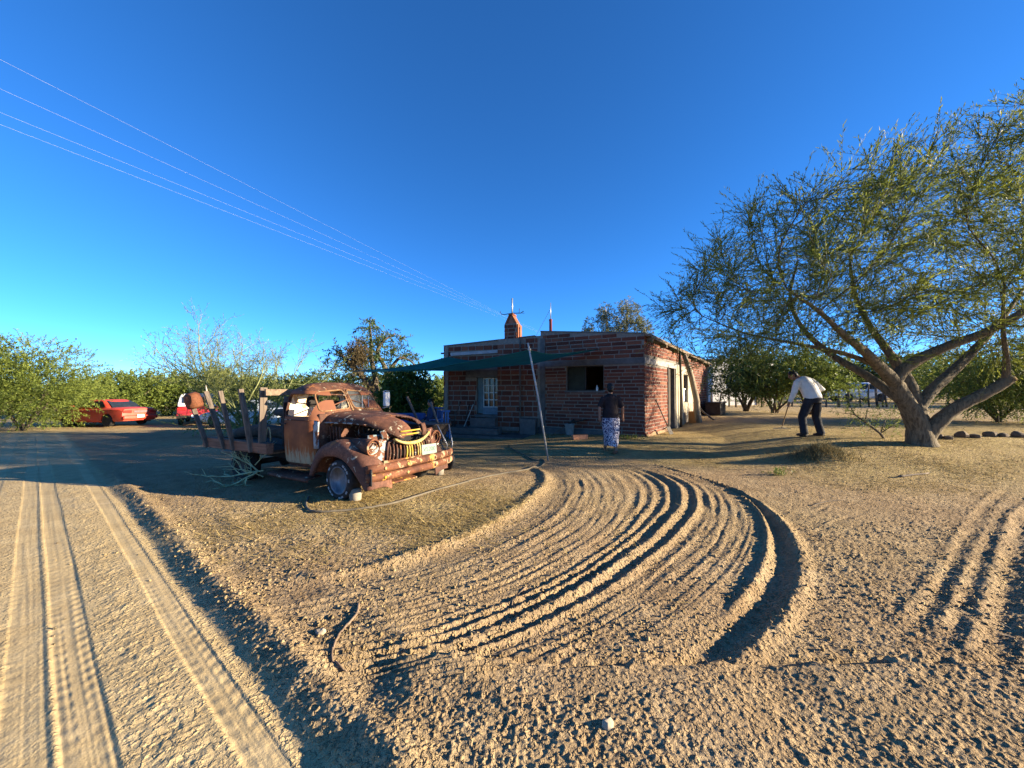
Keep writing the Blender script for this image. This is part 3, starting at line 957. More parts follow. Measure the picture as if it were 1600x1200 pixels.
    e.build('engine', M['dark_iron'], root, bevel=0.01)
    MB().box((0.40, 0, 0.74), (0.06, 0.62, 0.46)).build('radiator', M['dark_iron'], root, bevel=0.01)
    m = MB()
    m.tube([(-0.1, -0.38, 0.82), (-0.1, -0.385, 0.95), (-0.08, -0.38, 1.01)], 0.009, 5)
    m.build('prop_rod', RUST_W, root, True)
    for sgn in (-1, 1):
        m = MB()
        m.grid([[(x, sgn * (0.40 + 0.05 * t), 0.62 + 0.20 * t) for t in np.linspace(0, 1, 4)] for x in np.linspace(-0.55, 0.45, 8)])
        for k in range(4): m.tube([(-0.55 + 0.07 * k, sgn * 0.50, 0.66), (-0.53 + 0.07 * k, sgn * 0.55, 0.98)], 0.014, 5)
        o = m.build('inner_fender', RUST_F, root, True)
    m = MB()
    m.grid([[(x, -(0.742 + 0.012 * math.sin(t * 3)), 0.66 + 0.42 * t) for t in np.linspace(0, 1, 6)] for x in np.linspace(-0.635, -0.535, 4)])
    o = m.build('cowl_panel', m_rust('grey_blue_paint', amt=0.95, paint=(0.24, 0.29, 0.31), paint2=(0.3, 0.33, 0.33), scale=3, spots=6), root, True)
    mod(o, 'SOLIDIFY', thickness=0.02)
    # ---- fenders
    for sgn in (-1, 1):
        top = cr([(-0.62, 0.30), (-0.58, 0.46), (-0.50, 0.62), (-0.36, 0.755), (-0.16, 0.825), (0.06, 0.83), (0.26, 0.765), (0.44, 0.655), (0.58, 0.52), (0.66, 0.38), (0.68, 0.22)], 44)
        lip = cr([(-0.50, 0.29), (-0.43, 0.40), (-0.36, 0.50), (-0.26, 0.575), (-0.10, 0.60), (0.06, 0.59), (0.20, 0.535), (0.32, 0.44), (0.42, 0.345), (0.50, 0.26), (0.56, 0.19)], 44)
        rows = []
        for i in range(44):
            T, Lp = top[i], lip[i]
            fr = i / 43
            hx = 0.035 * math.exp(-((fr - 0.62) / 0.2) ** 2)
            def P3(mx, y, dz=0): return (T[0] * (1 - mx) + Lp[0] * mx, sgn * y, T[1] * (1 - mx) + Lp[1] * mx + dz)
            d = 0.010 * float(noise2(fr * 5, sgn * 3.3))
            inn = 0.47 + 0.06 * max(0, 0.25 - fr)
            rows.append([P3(0.02, inn, -0.075 - hx), P3(0, 0.56, -0.02 - hx * 1.3), P3(0, 0.64, 0.0 - hx * .6), P3(0.02, 0.72, 0.0), P3(0.07, 0.785), P3(0.18, 0.835 + d), P3(0.42, 0.868 + d), P3(0.72, 0.876 + d), P3(0.96, 0.872), P3(1.0, 0.862), P3(1.0, 0.82, 0.004)])
        m = MB(); m.grid(rows, flip=sgn > 0)
        o = m.build('front_fender', RUST_F, root, True)
        mod(o, 'SOLIDIFY', thickness=0.012, offset=-1)
        mod(o, 'SUBSURF', levels=1, render_levels=1)
    # splash panels between the fenders and the grille, flaked white by the lamps
    def gx(y): return 0.60 - 0.30 * (abs(y) ** 2.0)
    GY = 0.06
    for sgn in (-1, 1):
        rows = []
        for z in np.linspace(0.50, 0.90, 9):
            rows.append([(gx(yy) - 0.02 - 0.5 * max(0, z - 0.66) ** 1.4, GY + sgn * yy, z) for yy in np.linspace(0.46, 0.80 - 0.25 * (z - 0.5), 7)])
        m = MB(); m.grid(rows, flip=sgn < 0)
        o = m.build('splash_panel', RUST_W if sgn < 0 else RUST_F, root, True)
        mod(o, 'SOLIDIFY', thickness=0.012)
    # ---- headlights
    for sgn, yy in ((-1, -0.63), (1, 0.74)):
        h = MB()
        h.lathe([(0.005, -0.50), (0.05, -0.45), (0.085, -0.34), (0.108, -0.18), (0.118, -0.04), (0.120, 0.03), (0.108, 0.035), (0.098, 0.0), (0.07, -0.05), (0.03, -0.075), (0.004, -0.08)], (0, 0, 0), 'x', 28)
        o = h.build('headlight', RUST, root, True)
        o.location = (0.43, yy, 0.735); o.rotation_euler = (0, R(4), 0)
        b = MB(); b.tube([(0.035, 0.111 * math.cos(a), 0.111 * math.sin(a)) for a in np.linspace(0, 2 * math.pi, 28, endpoint=False)], 0.013, 8, closed=True)
        b.build('bezel', RUST_B, o, True)
        b = MB(); b.tube([(0.018, 0.075 * math.cos(a), 0.075 * math.sin(a)) for a in np.linspace(0, 2 * math.pi, 24, endpoint=False)], 0.008, 6, closed=True)
        b.tube([(0.0, -0.05, -0.03), (0.0, 0.03, 0.05)], 0.006, 5)
        b.build('lamp_ring', RUST_B, o, True)
    # ---- grille
    MB().box((0.44, GY, 0.66), (0.03, 1.0, 0.46)).build('grille_backing', M['black'], root)
    nb = 17
    for k in range(nb):
        y = -0.44 + 0.88 * k / (nb - 1)
        if 3 <= k <= 4 and k == 4: y += 0.012
        zt = 0.835 - 0.38 * y * y; zb = 0.53
        if abs(y + 0.02) < 0.26: zt -= 0.07 * (1 - (abs(y + 0.02) / 0.26) ** 2)
        m = MB()
        pts = []
        bow = 0.02 * float(noise2(k * 1.7, 4.4))
        for t in np.linspace(0, 1, 6):
            z = zb + (zt - zb) * t
            pts.append((gx(y) + 0.035 * math.sin(t * 2.4 + 0.3) - 0.05 * t, GY + y * (1 + 0.10 * (1 - t)) + bow * math.sin(t * 3.14), z))
        rows = []
        for p in pts:
            rows.append([(p[0] - 0.018, p[1] - 0.013, p[2]), (p[0] + 0.008, p[1] - 0.010, p[2]), (p[0] + 0.012, p[1], p[2]), (p[0] + 0.008, p[1] + 0.010, p[2]), (p[0] - 0.018, p[1] + 0.013, p[2])])
        m.loft(rows)
        yellow = 5 <= k <= 11 and k not in (8,)
        m.build('grille_bar', RUST_Y if yellow else (RUST_W if k == 8 else RUST), root, True)
    for sgn in (-1, 1):                          # arched surround over the vertical bars
        m = MB()
        m.tube([(gx(y) - 0.02, GY + sgn * y, 0.862 - 0.38 * y * y) for y in np.linspace(0.20, 0.46, 8)] + [(gx(0.47) - 0.01, GY + sgn * 0.485, 0.70), (gx(0.49), GY + sgn * 0.50, 0.52)], 0.017, 6)
        m.build('grille_surround', RUST_F, root, True)
    m = MB()                                     # yellow trim hanging under the nose
    secs = []
    for t in np.linspace(-1, 1, 19):
        y = -0.06 + 0.36 * t; z = 0.745 + 0.10 * abs(t) ** 2.2 + 0.02 * t
        x = gx(y) + 0.055; hgt = 0.030 - 0.010 * abs(t)
        secs.append([(x - 0.025, GY + y, z - hgt), (x + 0.012, GY + y, z - hgt * .7), (x + 0.02, GY + y, z), (x + 0.008, GY + y, z + hgt * .8), (x - 0.025, GY + y, z + hgt)])
    m.loft(secs); m.build('nose_trim', RUST_Y, root, True)
    for zz, xo, y0, y1 in ((0.925, 0.01, -0.30, 0.10), (0.875, 0.02, -0.30, 0.06)):
        m = MB(); m.tube([(gx(y) + xo + 0.005, GY + y, zz + 0.015 * (y + 0.3)) for y in np.linspace(y0, y1, 6)], 0.012, 6)
        m.build('nose_bar', RUST_Y, root, True)
    m = MB()
    rows = [[(0.50 - 0.05 * t + 0.02 * math.sin(s * 7), -0.50 + 0.22 * s, 0.84 + 0.12 * t + 0.015 * math.sin(s * 9 + t * 4)) for t in np.linspace(0, 1, 5)] for s in np.linspace(0, 1, 7)]
    m.grid(rows); o = m.build('torn_panel', RUST_W, root, True); mod(o, 'SOLIDIFY', thickness=0.01)
    # lower slotted apron
    m = MB()
    for k in range(24):
        y0 = -0.56 + 1.12 * k / 24; y1 = y0 + 1.12 / 24
        for a, b, z0, z1 in ((y0, y1, 0.485, 0.535),):
            m.add([(gx(a) + .02, GY + a, z0), (gx(b) + .02, GY + b, z0), (gx(b) + .03, GY + b, z1), (gx(a) + .03, GY + a, z1), (gx(a) - .02, GY + a, z0), (gx(b) - .02, GY + b, z0), (gx(b) - .02, GY + b, z1), (gx(a) - .02, GY + a, z1)],
                  [(0, 1, 2, 3), (7, 6, 5, 4), (3, 2, 6, 7), (4, 5, 1, 0)])
    m.build('lower_apron', RUST_B, root)
    for k in range(13):
        y = -0.36 + 0.72 * k / 12
        MB().box((gx(y) + 0.02, GY + y, 0.462), (0.02, 0.024, 0.05)).build('apron_tooth', RUST_Y if k > 2 else RUST, root, bevel=0.004)
    # number plate
    PG = m_plain('pale_green_plate', (0.20, 0.255, 0.215), 0.6, 0.12, 14)
    pl = MB(); pl.box((0, 0, 0), (0.008, 0.30, 0.155)); pl = pl.build('number_plate', PG, root, bevel=0.003)
    pl.location = (gx(0.32) + 0.075, GY + 0.29, 0.60); pl.rotation_euler = (0, R(-5), R(-10))
    fd = bpy.data.curves.new('plate_lettering', 'FONT'); fd.body = 'V5200'; fd.size = 0.095; fd.align_x = 'CENTER'; fd.align_y = 'CENTER'; fd.extrude = 0.001
    fo = bpy.data.objects.new('plate_lettering', fd); COL.objects.link(fo); fo.parent = pl
    fo.location = (0.0052, 0, 0); fo.rotation_euler = (R(90), 0, R(90))
    fd.materials.append(m_plain('faded_green_print', (0.07, 0.13, 0.10), 0.7, 0.3, 30))
    apply_text(fo)
    # ---- bumper: two stacked bars
    for z0, z1, nm in ((0.42, 0.535, 'upper'), (0.30, 0.415, 'lower')):
        secs = []
        for t in np.linspace(-1, 1, 31):
            y = GY + 0.93 * t; x = 0.765 - 0.07 * t * t - 0.16 * max(0, abs(t) - 0.8) ** 1.2 * 2.2
            zc, hh = (z0 + z1) / 2 + 0.012 * float(noise2(t * 2.2, z0 * 9)), (z1 - z0) / 2
            sec = []
            for a in np.linspace(-math.pi / 2, math.pi / 2, 9):
                sec.append((x - 0.05 + 0.05 * math.cos(a), y, zc + hh * math.sin(a)))
            sec += [(x - 0.065, y, zc + hh * .8), (x - 0.065, y, zc - hh * .8)]
            secs.append(sec)
        m = MB(); m.loft(secs)
        o = m.build('bumper_bar', RUST_B, root, True)
        for y in (-0.72, -0.32, 0.30, 0.70):
            b = MB(); b.lathe([(0.022, -0.01), (0.022, 0.008), (0.012, 0.016), (0.001, 0.017)], (0.765 - 0.07 * (y / .93) ** 2, GY + y, (z0 + z1) / 2), 'x', 10)
            b.build('bolt', RUST_Y if y < 0 else RUST, o, True)
    MB().box((0.60, -0.30, 0.24), (0.14, 0.62, 0.02), Euler((0, R(8), R(-6))).to_matrix()).build('bumper_valance', RUST_B, root, bevel=0.004)
    m = MB()
    rows = [[(0.70 - 0.10 * t - .02, -0.865 + 0.02 * t, 0.27 + 0.22 * s) for t in np.linspace(0, 1, 3)] for s in np.linspace(0, 1, 5)]
    m.grid(rows); o = m.build('bumper_end_plate', m_rust('dark_flecked_metal', rust=((0.01, 0.01, 0.01), (0.03, 0.028, 0.03), (0.05, 0.05, 0.055)), amt=0.25, paint=(0.5, 0.48, 0.3), spots=20), root, True)  # near-black plate with sparse pale flecks
    mod(o, 'SOLIDIFY', thickness=0.015)
    # ---- chassis
    fr = MB()
    for sgn in (-1, 1): fr.beam((0.52, sgn * 0.36, 0.44), (-3.45, sgn * 0.36, 0.44), 0.06, 0.13)
    for x in (0.45, -0.9, -1.8, -2.6, -3.4): fr.beam((x, -0.36, 0.44), (x, 0.36, 0.44), 0.06, 0.1)
    fr.build('chassis', M['dark_iron'], root)
    ax = MB(); ax.tube([(0, -0.70, 0.30), (0, 0.70, 0.30)], 0.035, 8); ax.build('front_axle', M['dark_iron'], root)
    ax = MB(); ax.tube([(-2.45, -0.72, 0.28), (-2.45, 0.72, 0.28)], 0.05, 8); ax.lathe([(0.02, -0.14), (0.14, -0.06), (0.14, 0.06), (0.02, 0.14)], (-2.45, 0, 0.28), 'y', 12)
    ax.build('rear_axle', M['dark_iron'], root, True)
    # ---- wheels
    RIM = m_plain('grey_steel_rim', (0.17, 0.18, 0.20), 0.5, 0.45, 8, 0.2, 0.3)
    TYW = m_plain('white_tyre_lettering', (0.30, 0.30, 0.29), 0.8, 0.4, 30)
    def wheel(x, y, z, r, sgn, letters=True):
        w = empty('wheel', (x, y, z)); w.parent = root
        m = MB(); m.lathe([(r * .66, -0.085), (r * .80, -0.098), (r * .93, -0.09), (r, -0.06), (r * 1.004, 0), (r, 0.06), (r * .93, 0.09), (r * .80, 0.098), (r * .66, 0.085)], (0, 0, 0), 'y', 36)
        t_ = m.build('tyre', M['rubber'], w, True)
        m = MB()
        for k in range(26 if letters else 0):
            if k % 13 in (1, 5, 6, 9, 11, 12): continue
            a0 = 2 * math.pi * k / 26; a1 = a0 + 2 * math.pi / 26 * 0.72
            for (b0, b1) in ((a0, a1),):
                pts = [(rr * math.cos(a), sgn * 0.101, rr * math.sin(a)) for a, rr in ((b0, r * .79), (b1, r * .79), (b1, r * .88), (b0, r * .88))]
                m.add(pts + [(p[0], sgn * 0.09, p[2]) for p in pts], [(0, 1, 2, 3), (0, 4, 5, 1), (1, 5, 6, 2), (2, 6, 7, 3), (3, 7, 4, 0)])
        if letters: m.build('tyre_lettering', TYW, w)['kind'] = 'stuff'
        m = MB()
        q = sgn
        m.lathe([(r * .68, q * 0.088), (r * .655, q * 0.095), (r * .62, q * 0.085), (r * .58, q * 0.03), (r * .50, q * -0.03), (r * .36, q * -0.02), (r * .30, q * 0.02), (r * .16, q * 0.03), (r * .13, q * 0.06), (0.004, q * 0.065)], (0, 0, 0), 'y', 30)
        m.build('rim', RIM if letters else M['dark_iron'], w, True)  # rear rims go dark to stand in for the shade under the bed
        m = MB()
        for k in range(5):
            a = 2 * math.pi * k / 5
            m.lathe([(0.013, 0), (0.013, q * 0.02), (0.004, q * 0.025)], (r * .25 * math.cos(a), q * 0.018, r * .25 * math.sin(a)), 'y', 6)
        m.build('lug_nuts', M['dark_iron'], w)['kind'] = 'stuff'
        return w
    w = wheel(0.02, -0.745, 0.275, 0.285, -1); w.rotation_euler = (0, 0, R(-4))
    wheel(0.02, 0.745, 0.285, 0.285, 1)
    wheel(-2.45, -0.70, 0.27, 0.30, -1, False); wheel(-2.45, 0.70, 0.27, 0.30, 1, False)
    # ---- running boards
    for sgn in (-1, 1):
        rows = []
        for x in np.linspace(-1.44, -0.50, 12):
            zz = 0.27 + 0.02 * float(noise2(x * 3, sgn)) - 0.015 * (x + 1.44)
            rows.append([(x, sgn * 0.70, zz + 0.02), (x, sgn * 0.92, zz), (x, sgn * 0.935, zz - 0.02), (x, sgn * 0.93, zz - 0.05)])
        m = MB(); m.grid(rows, flip=sgn > 0); o = m.build('running_board', RUST, root, True); mod(o, 'SOLIDIFY', thickness=0.012)
    # ---- mirror on the far side
    mr = MB(); mr.box((0, 0, 0), (0.07, 0.17, 0.27)); o = mr.build('mirror', M['white'], root, bevel=0.02)
    o.location = (-0.80, 0.87, 1.37); o.rotation_euler = (0, 0, R(20))
    br = MB(); br.tube([(0, -0.15, 0.14), (0, -0.02, 0.16), (0, 0.10, 0.155), (0, 0.11, -0.15), (0, -0.15, -0.16)], 0.009, 6)
    br.build('bracket', M['steel'], o)
    # ---- bed
    DECK = 0.575
    for k in range(8):
        y = -0.86 + 1.72 * (k + 0.5) / 8
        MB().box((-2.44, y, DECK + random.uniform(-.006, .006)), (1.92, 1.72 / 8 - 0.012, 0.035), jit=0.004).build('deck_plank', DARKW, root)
    for x in (-1.6, -2.2, -2.85, -3.3):
        MB().beam((x, -0.86, 0.535), (x, 0.86, 0.535), 0.07, 0.035).build('deck_bearer', M['wood_gx'], root)
    for sgn in (-1, 1):
        rl = MB(); rl.box((-2.33, sgn * 0.925, 0.635), (1.84, 0.115, 0.165), jit=0.006)
        o = rl.build('side_rail', M['wood_red'], root, bevel=0.008)
    MB().box((-3.33, 0, 0.62), (0.06, 1.72, 0.14)).build('rear_sill', M['wood_gx'], root, bevel=0.006)
    MB().box((-3.62, -0.30, 0.33), (0.62, 0.16, 0.07)).build('rear_drawbar', M['wood_gx'], root, bevel=0.006)
    for (x0, x1, yb, yt, zt, w_) in ((-3.07, -3.45, -0.985, -1.10, 1.42, 0.065), (-2.54, -2.90, -0.985, -1.10, 1.51, 0.075), (-2.27, -2.47, -0.985, -1.10, 1.52, 0.065), (-1.77, -1.98, -0.985, -1.05, 1.55, 0.075), (-1.60, -1.63, -0.93, -0.90, 1.575, 0.11),
                                      (-3.2, -3.28, 0.985, 1.03, 1.30, 0.07), (-2.6, -2.66, 0.985, 1.03, 1.34, 0.07), (-2.0, -2.06, 0.985, 1.03, 1.40, 0.07)):
        m = MB(); m.beam((x0, yb, 0.56), (x1, yt, zt), 0.035, w_, up=(1, 0, 0.2) if False else (0, 1, 0), jit=0.004)
        m.build('stake', M['wood_grey'], root)
    m = MB(); m.tube([(-2.87, -1.02, 1.14), (-2.95, -1.05, 1.40), (-2.98, -1.07, 1.62)], [0.022, 0.017, 0.008], 6)
    m.build('stick_brace', m_plain('bleached_stick', (0.45, 0.38, 0.3), 0.85), root, True)
    for z, y0 in ((0.82, 0.95), (1.14, 0.98)):
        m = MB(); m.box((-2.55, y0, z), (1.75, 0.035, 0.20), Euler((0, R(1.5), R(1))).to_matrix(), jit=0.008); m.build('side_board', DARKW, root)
    m = MB(); m.box((-1.38 - .12, -0.45, 1.50), (0.05, 1.0, 0.10), jit=0.005); m.build('headboard_rail', M['wood_gx'], root)
    m = MB(); m.box((-1.52, 0.1, 0.98), (0.04, 1.5, 0.72), jit=0.004); m.build('headboard', M['dark_iron'], root)
    m = MB(); m.tube([(-1.66 + 0.06 * math.cos(a), -0.80, 0.72 + (0.22 * math.sin(a) if a > 0 else 0)) for a in np.linspace(0, math.pi, 10)], 0.010, 5)
    m.build('rope_loop', m_plain('old_rope', (0.30, 0.28, 0.16), 0.9), root, True)
    return root
TRUCK = build_truck()

# things that lie on, hang from or prop up the truck
def on_truck():
    # weathered log lying along the bed
    m = MB(); pts = [(-3.25 + 1.7 * t, -0.45 + 0.12 * t, 0.72 + 0.10 * math.sin(t * 3)) for t in np.linspace(0, 1, 9)]
    m.tube([tw(*p) for p in pts], [0.10, 0.115, 0.11, 0.12, 0.115, 0.105, 0.11, 0.10, 0.085], 9)
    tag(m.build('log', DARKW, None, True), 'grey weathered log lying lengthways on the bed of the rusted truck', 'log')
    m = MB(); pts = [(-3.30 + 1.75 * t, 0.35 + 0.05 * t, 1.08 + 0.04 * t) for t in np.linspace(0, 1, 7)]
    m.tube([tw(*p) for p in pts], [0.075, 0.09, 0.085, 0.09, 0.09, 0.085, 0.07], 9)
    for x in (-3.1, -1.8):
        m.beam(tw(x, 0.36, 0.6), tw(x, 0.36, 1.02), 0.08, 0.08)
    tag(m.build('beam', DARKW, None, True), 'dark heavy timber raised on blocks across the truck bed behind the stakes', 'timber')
    # rusty pot on the rearmost stake
    r = empty('rusty_pot', tw(-3.36, -1.08, 1.36), 0.4, 'round rusty metal pot hung upside down on the rearmost stake of the truck', 'pot')
    m = MB(); m.lathe([(0.02, 0.15), (0.09, 0.145), (0.135, 0.10), (0.15, 0.0), (0.145, -0.10), (0.13, -0.145), (0.12, -0.14), (0.135, -0.09), (0.138, 0.0), (0.12, 0.09), (0.02, 0.13)], (0, 0, 0), 'z', 20)
    m.build('body', m_rust('pot_rust', rust=((0.07, 0.026, 0.013), (0.16, 0.056, 0.024), (0.24, 0.09, 0.04)), amt=0.1), r, True)
    m = MB(); m.tube([(0.15, 0, -0.08), (0.19, 0, -0.02), (0.19, 0, 0.05), (0.15, 0, 0.08)], 0.010, 6); m.build('handle', M['dark_iron'], r, True)
    r.rotation_euler = (R(12), R(-14), 0.4); r.scale = (.85, .85, .9)
    # drum behind the cab
    r = empty('drum', tw(-1.80, -0.15, 0.60), 0, 'black steel drum standing on the truck bed behind the cab', 'drum')
    m = MB(); m.lathe([(0.26, 0), (0.27, 0.02), (0.27, 0.26), (0.28, 0.27), (0.27, 0.28), (0.27, 0.54), (0.28, 0.55), (0.27, 0.56), (0.27, 0.80), (0.275, 0.82), (0.26, 0.825), (0.255, 0.805)], (0, 0, 0), 'z', 26)
    m.build('body', M['dark_iron'], r, True)
    m = MB(); m.lathe([(0.03, 0.80), (0.03, 0.825), (0.005, 0.83)], (0.14, 0, 0), 'z', 10); m.build('bung', M['steel'], r, True)
    # blocks under the front axle
    for (u, v, lab, ln, rz) in ((557, 781, 'pale concrete block wedged behind the near front wheel of the rusted truck', 0.16, 0.2), (687, 741, 'concrete block under the far end of the truck bumper', 0.2, -0.4)):
        p = pg(u, v)
        m = MB(); m.lathe([(0.072, -0.03), (0.075, 0.08), (0.07, ln), (0.058, ln + 0.01), (0.002, ln + 0.012)], (0, 0, 0), 'z', 12)
        for i in range(len(m.v)):
            x, y, z = m.v[i]; m.v[i] = (x * (1.1 + 0.2 * float(noise2(z * 9, x * 9))), y * (1.1 + 0.2 * float(noise2(z * 9 + 4, y * 9))), z)
        o = m.build('concrete_block', m_plain('pale_concrete', (0.25, 0.22, 0.17), 0.9, 0.25, 9, 0.5), None, True)
        o.location = p; o.rotation_euler = (0, 0, rz)
        tag(o, lab, 'block')
on_truck()
# ------------------------------------------------------------------ the brick house
def m_brick():
    t = NT('brick')
    r = t.rand()
    c = t.ramp(r, [(0.0, (0.07, 0.020, 0.013)), (0.35, (0.125, 0.034, 0.022)), (0.7, (0.17, 0.053, 0.031)), (0.97, (0.19, 0.065, 0.038)), (1.0, (0.21, 0.09, 0.06))])
    n = t.noise(16, 5, 0.65)
    c = t.mix(t.step(n, 0.45, 0.8), c, (0.10, 0.045, 0.03))
    c = t.mix(t.math('MULTIPLY', t.step(t.noise(7, 5, 0.6), 0.58, 0.75), 0.35), c, (0.22, 0.18, 0.15))
    t.bump(n, 0.5, 0.01)
    return t.out(c, 0.9)
def m_brickwork():
    t = NT('brickwork')
    c = t.ramp(t.attr('tint'), [(0.0, (0.07, 0.020, 0.013)), (0.35, (0.125, 0.034, 0.022)), (0.7, (0.17, 0.053, 0.031)), (0.97, (0.22, 0.08, 0.045)), (1.0, (0.24, 0.11, 0.07))])
    n = t.noise(16, 5, 0.65)
    c = t.mix(t.step(n, 0.45, 0.8), c, (0.12, 0.055, 0.035))
    c = t.mix(t.math('MULTIPLY', t.step(t.noise(2.2, 5, 0.6), 0.55, 0.72), 0.4), c, (0.30, 0.20, 0.13))
    t.bump(n, 0.5, 0.01)
    return t.out(c, 0.9)
def m_plaster():
    t = NT('pale_plaster')
    c = t.ramp(t.noise(2.5, 6, 0.65), [(0.3, (0.30, 0.255, 0.18)), (0.6, (0.42, 0.37, 0.27)), (0.8, (0.22, 0.16, 0.105))])
    t.bump(t.noise(14, 5), 0.4, 0.01)
    return t.out(c, 0.9)
BRICK, BRICKW, PLASTER = m_brick(), m_brickwork(), m_plaster()
DARKC = m_plain('dark_front_concrete', (0.115, 0.105, 0.10), 0.92, 0.3, 5, 0.5)  # front-wall concrete, a darker tone than the side-wall band
TEAL = m_plain('dull_teal_paint', (0.10, 0.16, 0.18), 0.6, 0.3, 6, 0.2)
HA = Vector((3.79, 11.0, 0)); HB = Vector((9.31, 18.36, 0)); HC = Vector((0.95, 12.73, 0)); HD = Vector((-2.48, 13.97, 0))
HE = HD + (HB - HA) * 0.82

def brick_rows(L, z0, rowh, bh, bl, gap, rs, holes, ztop, zmin=None, skip=None):
    """(s0, s1, zlo, zhi) rectangles of bricks on a wall of length L"""
    out = []
    z = z0; k = 0
    while z + bh < 5:
        x = -rs.uniform(0.1, 0.9) * bl if k % 2 else -bl * (0.5 + rs.uniform(-.06, .06))
        while x < L:
            ln = bl * rs.uniform(0.88, 1.08)
            if rs.random() < 0.05: ln *= 0.55
            segs = [(max(x, 0.0), min(x + ln - gap, L))]
            zl, zh = z, z + bh
            for (h0, h1, g0, g1) in holes:
                if zh > g0 and zl < g1:
                    ns = []
                    for a, b in segs:
                        if b <= h0 or a >= h1: ns.append((a, b)); continue
                        if a < h0 - 0.05: ns.append((a, h0 - 0.01))
                        if b > h1 + 0.05: ns.append((h1 + 0.01, b))
                    segs = ns
            for a, b in segs:
                if b - a < 0.05: continue
                if zh > min(ztop(a), ztop(b)) - 0.015: continue
                out.append((a, b, zl, zh))
            x += ln
        z += rowh * rs.uniform(0.985, 1.015); k += 1
    return out

def build_house():
    rs = np.random.default_rng(21)
    house = empty('brick_house', (HA.x, HA.y, 0), 0, 'low red brick house with a sloping roof line and chimney behind the truck', 'house')
    Mh = Matrix.Translation((HA.x, HA.y, 0)).inverted()
    cand = []
    def wall(P0, P1, zb, t0, t1, holes, bricks, mat=M['mortar'], thick=0.22, ups=None):
        d = P1 - P0; L = d.length; a = math.atan2(d.y, d.x)
        pts = [(0, zb), (L, zb), (L, t1)] + (ups or []) + [(0, t0)]
        o = MB().prism(pts, 0.0, thick, 'y').build('wall', mat, house)
        o.location = P0 - Vector((HA.x, HA.y, 0)); o.rotation_euler = (0, 0, a)
        if holes:
            c = MB()
            for h0, h1, g0, g1 in holes:
                c.box(((h0 + h1) / 2, thick / 2, (g0 + g1) / 2), (h1 - h0, thick * 4, g1 - g0))
            cu = c.build('cutter', None); cu.location = o.location; cu.rotation_euler = o.rotation_euler
            boolean(o, cu)
        for b in bricks:
            cand.append((o, P0, d / L, b))
        return o, L
    # right-hand front section
    L = (HA - HC).length
    win = (0.92, 2.13, 1.53, 2.30)
    zt = lambda s: 3.49 + (3.17 - 3.49) * s / L + 0.02 * math.sin(s * 3)
    br = brick_rows(L, 0.16, 0.1065, 0.084, 0.43, 0.020, rs, [win, (-1, 9, 2.30, 4), (-.01, 0.17, 0, 9), (-.1, 2.3, 0, 0.33)], zt)
    br += brick_rows(L, 2.50, 0.124, 0.102, 0.44, 0.022, rs, [(-.01, 0.08, 0, 9)], zt)
    wr, L = wall(HC, HA, -0.25, 3.49, 3.17, [win], br)
    def part(name, o, mb, mat, **kw):
        return mb.build(name, mat, o, **kw)
    # (parts of the right front wall are in its own frame: x along, -y towards the yard)
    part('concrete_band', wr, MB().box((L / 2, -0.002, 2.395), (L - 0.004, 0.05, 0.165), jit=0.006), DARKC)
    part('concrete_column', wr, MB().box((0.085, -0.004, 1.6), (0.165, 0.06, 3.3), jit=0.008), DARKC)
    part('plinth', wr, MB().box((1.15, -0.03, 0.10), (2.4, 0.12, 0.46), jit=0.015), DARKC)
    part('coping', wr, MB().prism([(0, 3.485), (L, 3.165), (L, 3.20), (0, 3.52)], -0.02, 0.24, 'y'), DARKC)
    m = MB()
    for x in (0.935, 1.53, 2.115): m.box((x, 0.09, 1.915), (0.035, 0.04, 0.765))
    for z in (1.545, 2.285): m.box((1.525, 0.09, z), (1.15, 0.04, 0.03))
    part('window_frame', wr, m, M['dark_iron'])
    part('window_pane', wr, MB().box((1.23, 0.10, 1.915), (0.55, 0.008, 0.70)), m_plain('greenish_pane', (0.016, 0.02, 0.012), 0.5, 0.6, 5))
    part('window_sill', wr, MB().box((1.525, 0.02, 1.50), (1.30, 0.16, 0.045), jit=0.005), DARKC)
    # left-hand front section
    L2 = (HC - HD).length
    door = (1.32, 2.17, 0.10, 2.0)
    zt2 = lambda s: 3.14 + 0.20 * s / L2 + 0.015 * math.sin(s * 4)
    br = brick_rows(L2, 0.32, 0.176, 0.148, 0.315, 0.028, rs, [door, (0.95, 2.5, 1.98, 2.26), (0.3, 2.2, 2.78, 2.94), (2.17, 2.95, 0, 9), (3.55, 9, 0, 9), (3.0, 3.6, 0, .62)], zt2)
    wl_, L2 = wall(HD, HC, -0.35, 3.15, 3.36, [door], br)
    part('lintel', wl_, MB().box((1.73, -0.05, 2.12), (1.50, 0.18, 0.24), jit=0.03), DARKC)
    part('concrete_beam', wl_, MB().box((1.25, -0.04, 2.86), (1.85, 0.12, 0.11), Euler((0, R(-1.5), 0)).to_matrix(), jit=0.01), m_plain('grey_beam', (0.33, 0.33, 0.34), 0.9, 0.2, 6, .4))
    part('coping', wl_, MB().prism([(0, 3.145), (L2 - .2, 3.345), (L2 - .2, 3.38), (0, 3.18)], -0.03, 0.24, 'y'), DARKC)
    dr = MB().box((1.42, 0.10, 1.37), (0.20, 0.05, 1.26)).build('door', TEAL, wl_)
    MB().box((1.84, 0.10, 0.83), (0.64, 0.05, 0.24)).build('door_panel', m_plain('blue_grey_panel', (0.14, 0.19, 0.23), 0.6), wl_)
    WH = m_plain('chalky_white_bars', (0.46, 0.50, 0.50), 0.7)
    for x in np.linspace(1.56, 2.13, 4): MB().box((x, 0.07, 1.47), (0.035, 0.03, 1.04)).build('door_bar', WH, wl_)
    for z in np.linspace(0.97, 1.96, 5): MB().box((1.845, 0.074, z), (0.60, 0.02, 0.035)).build('door_bar', WH, wl_)
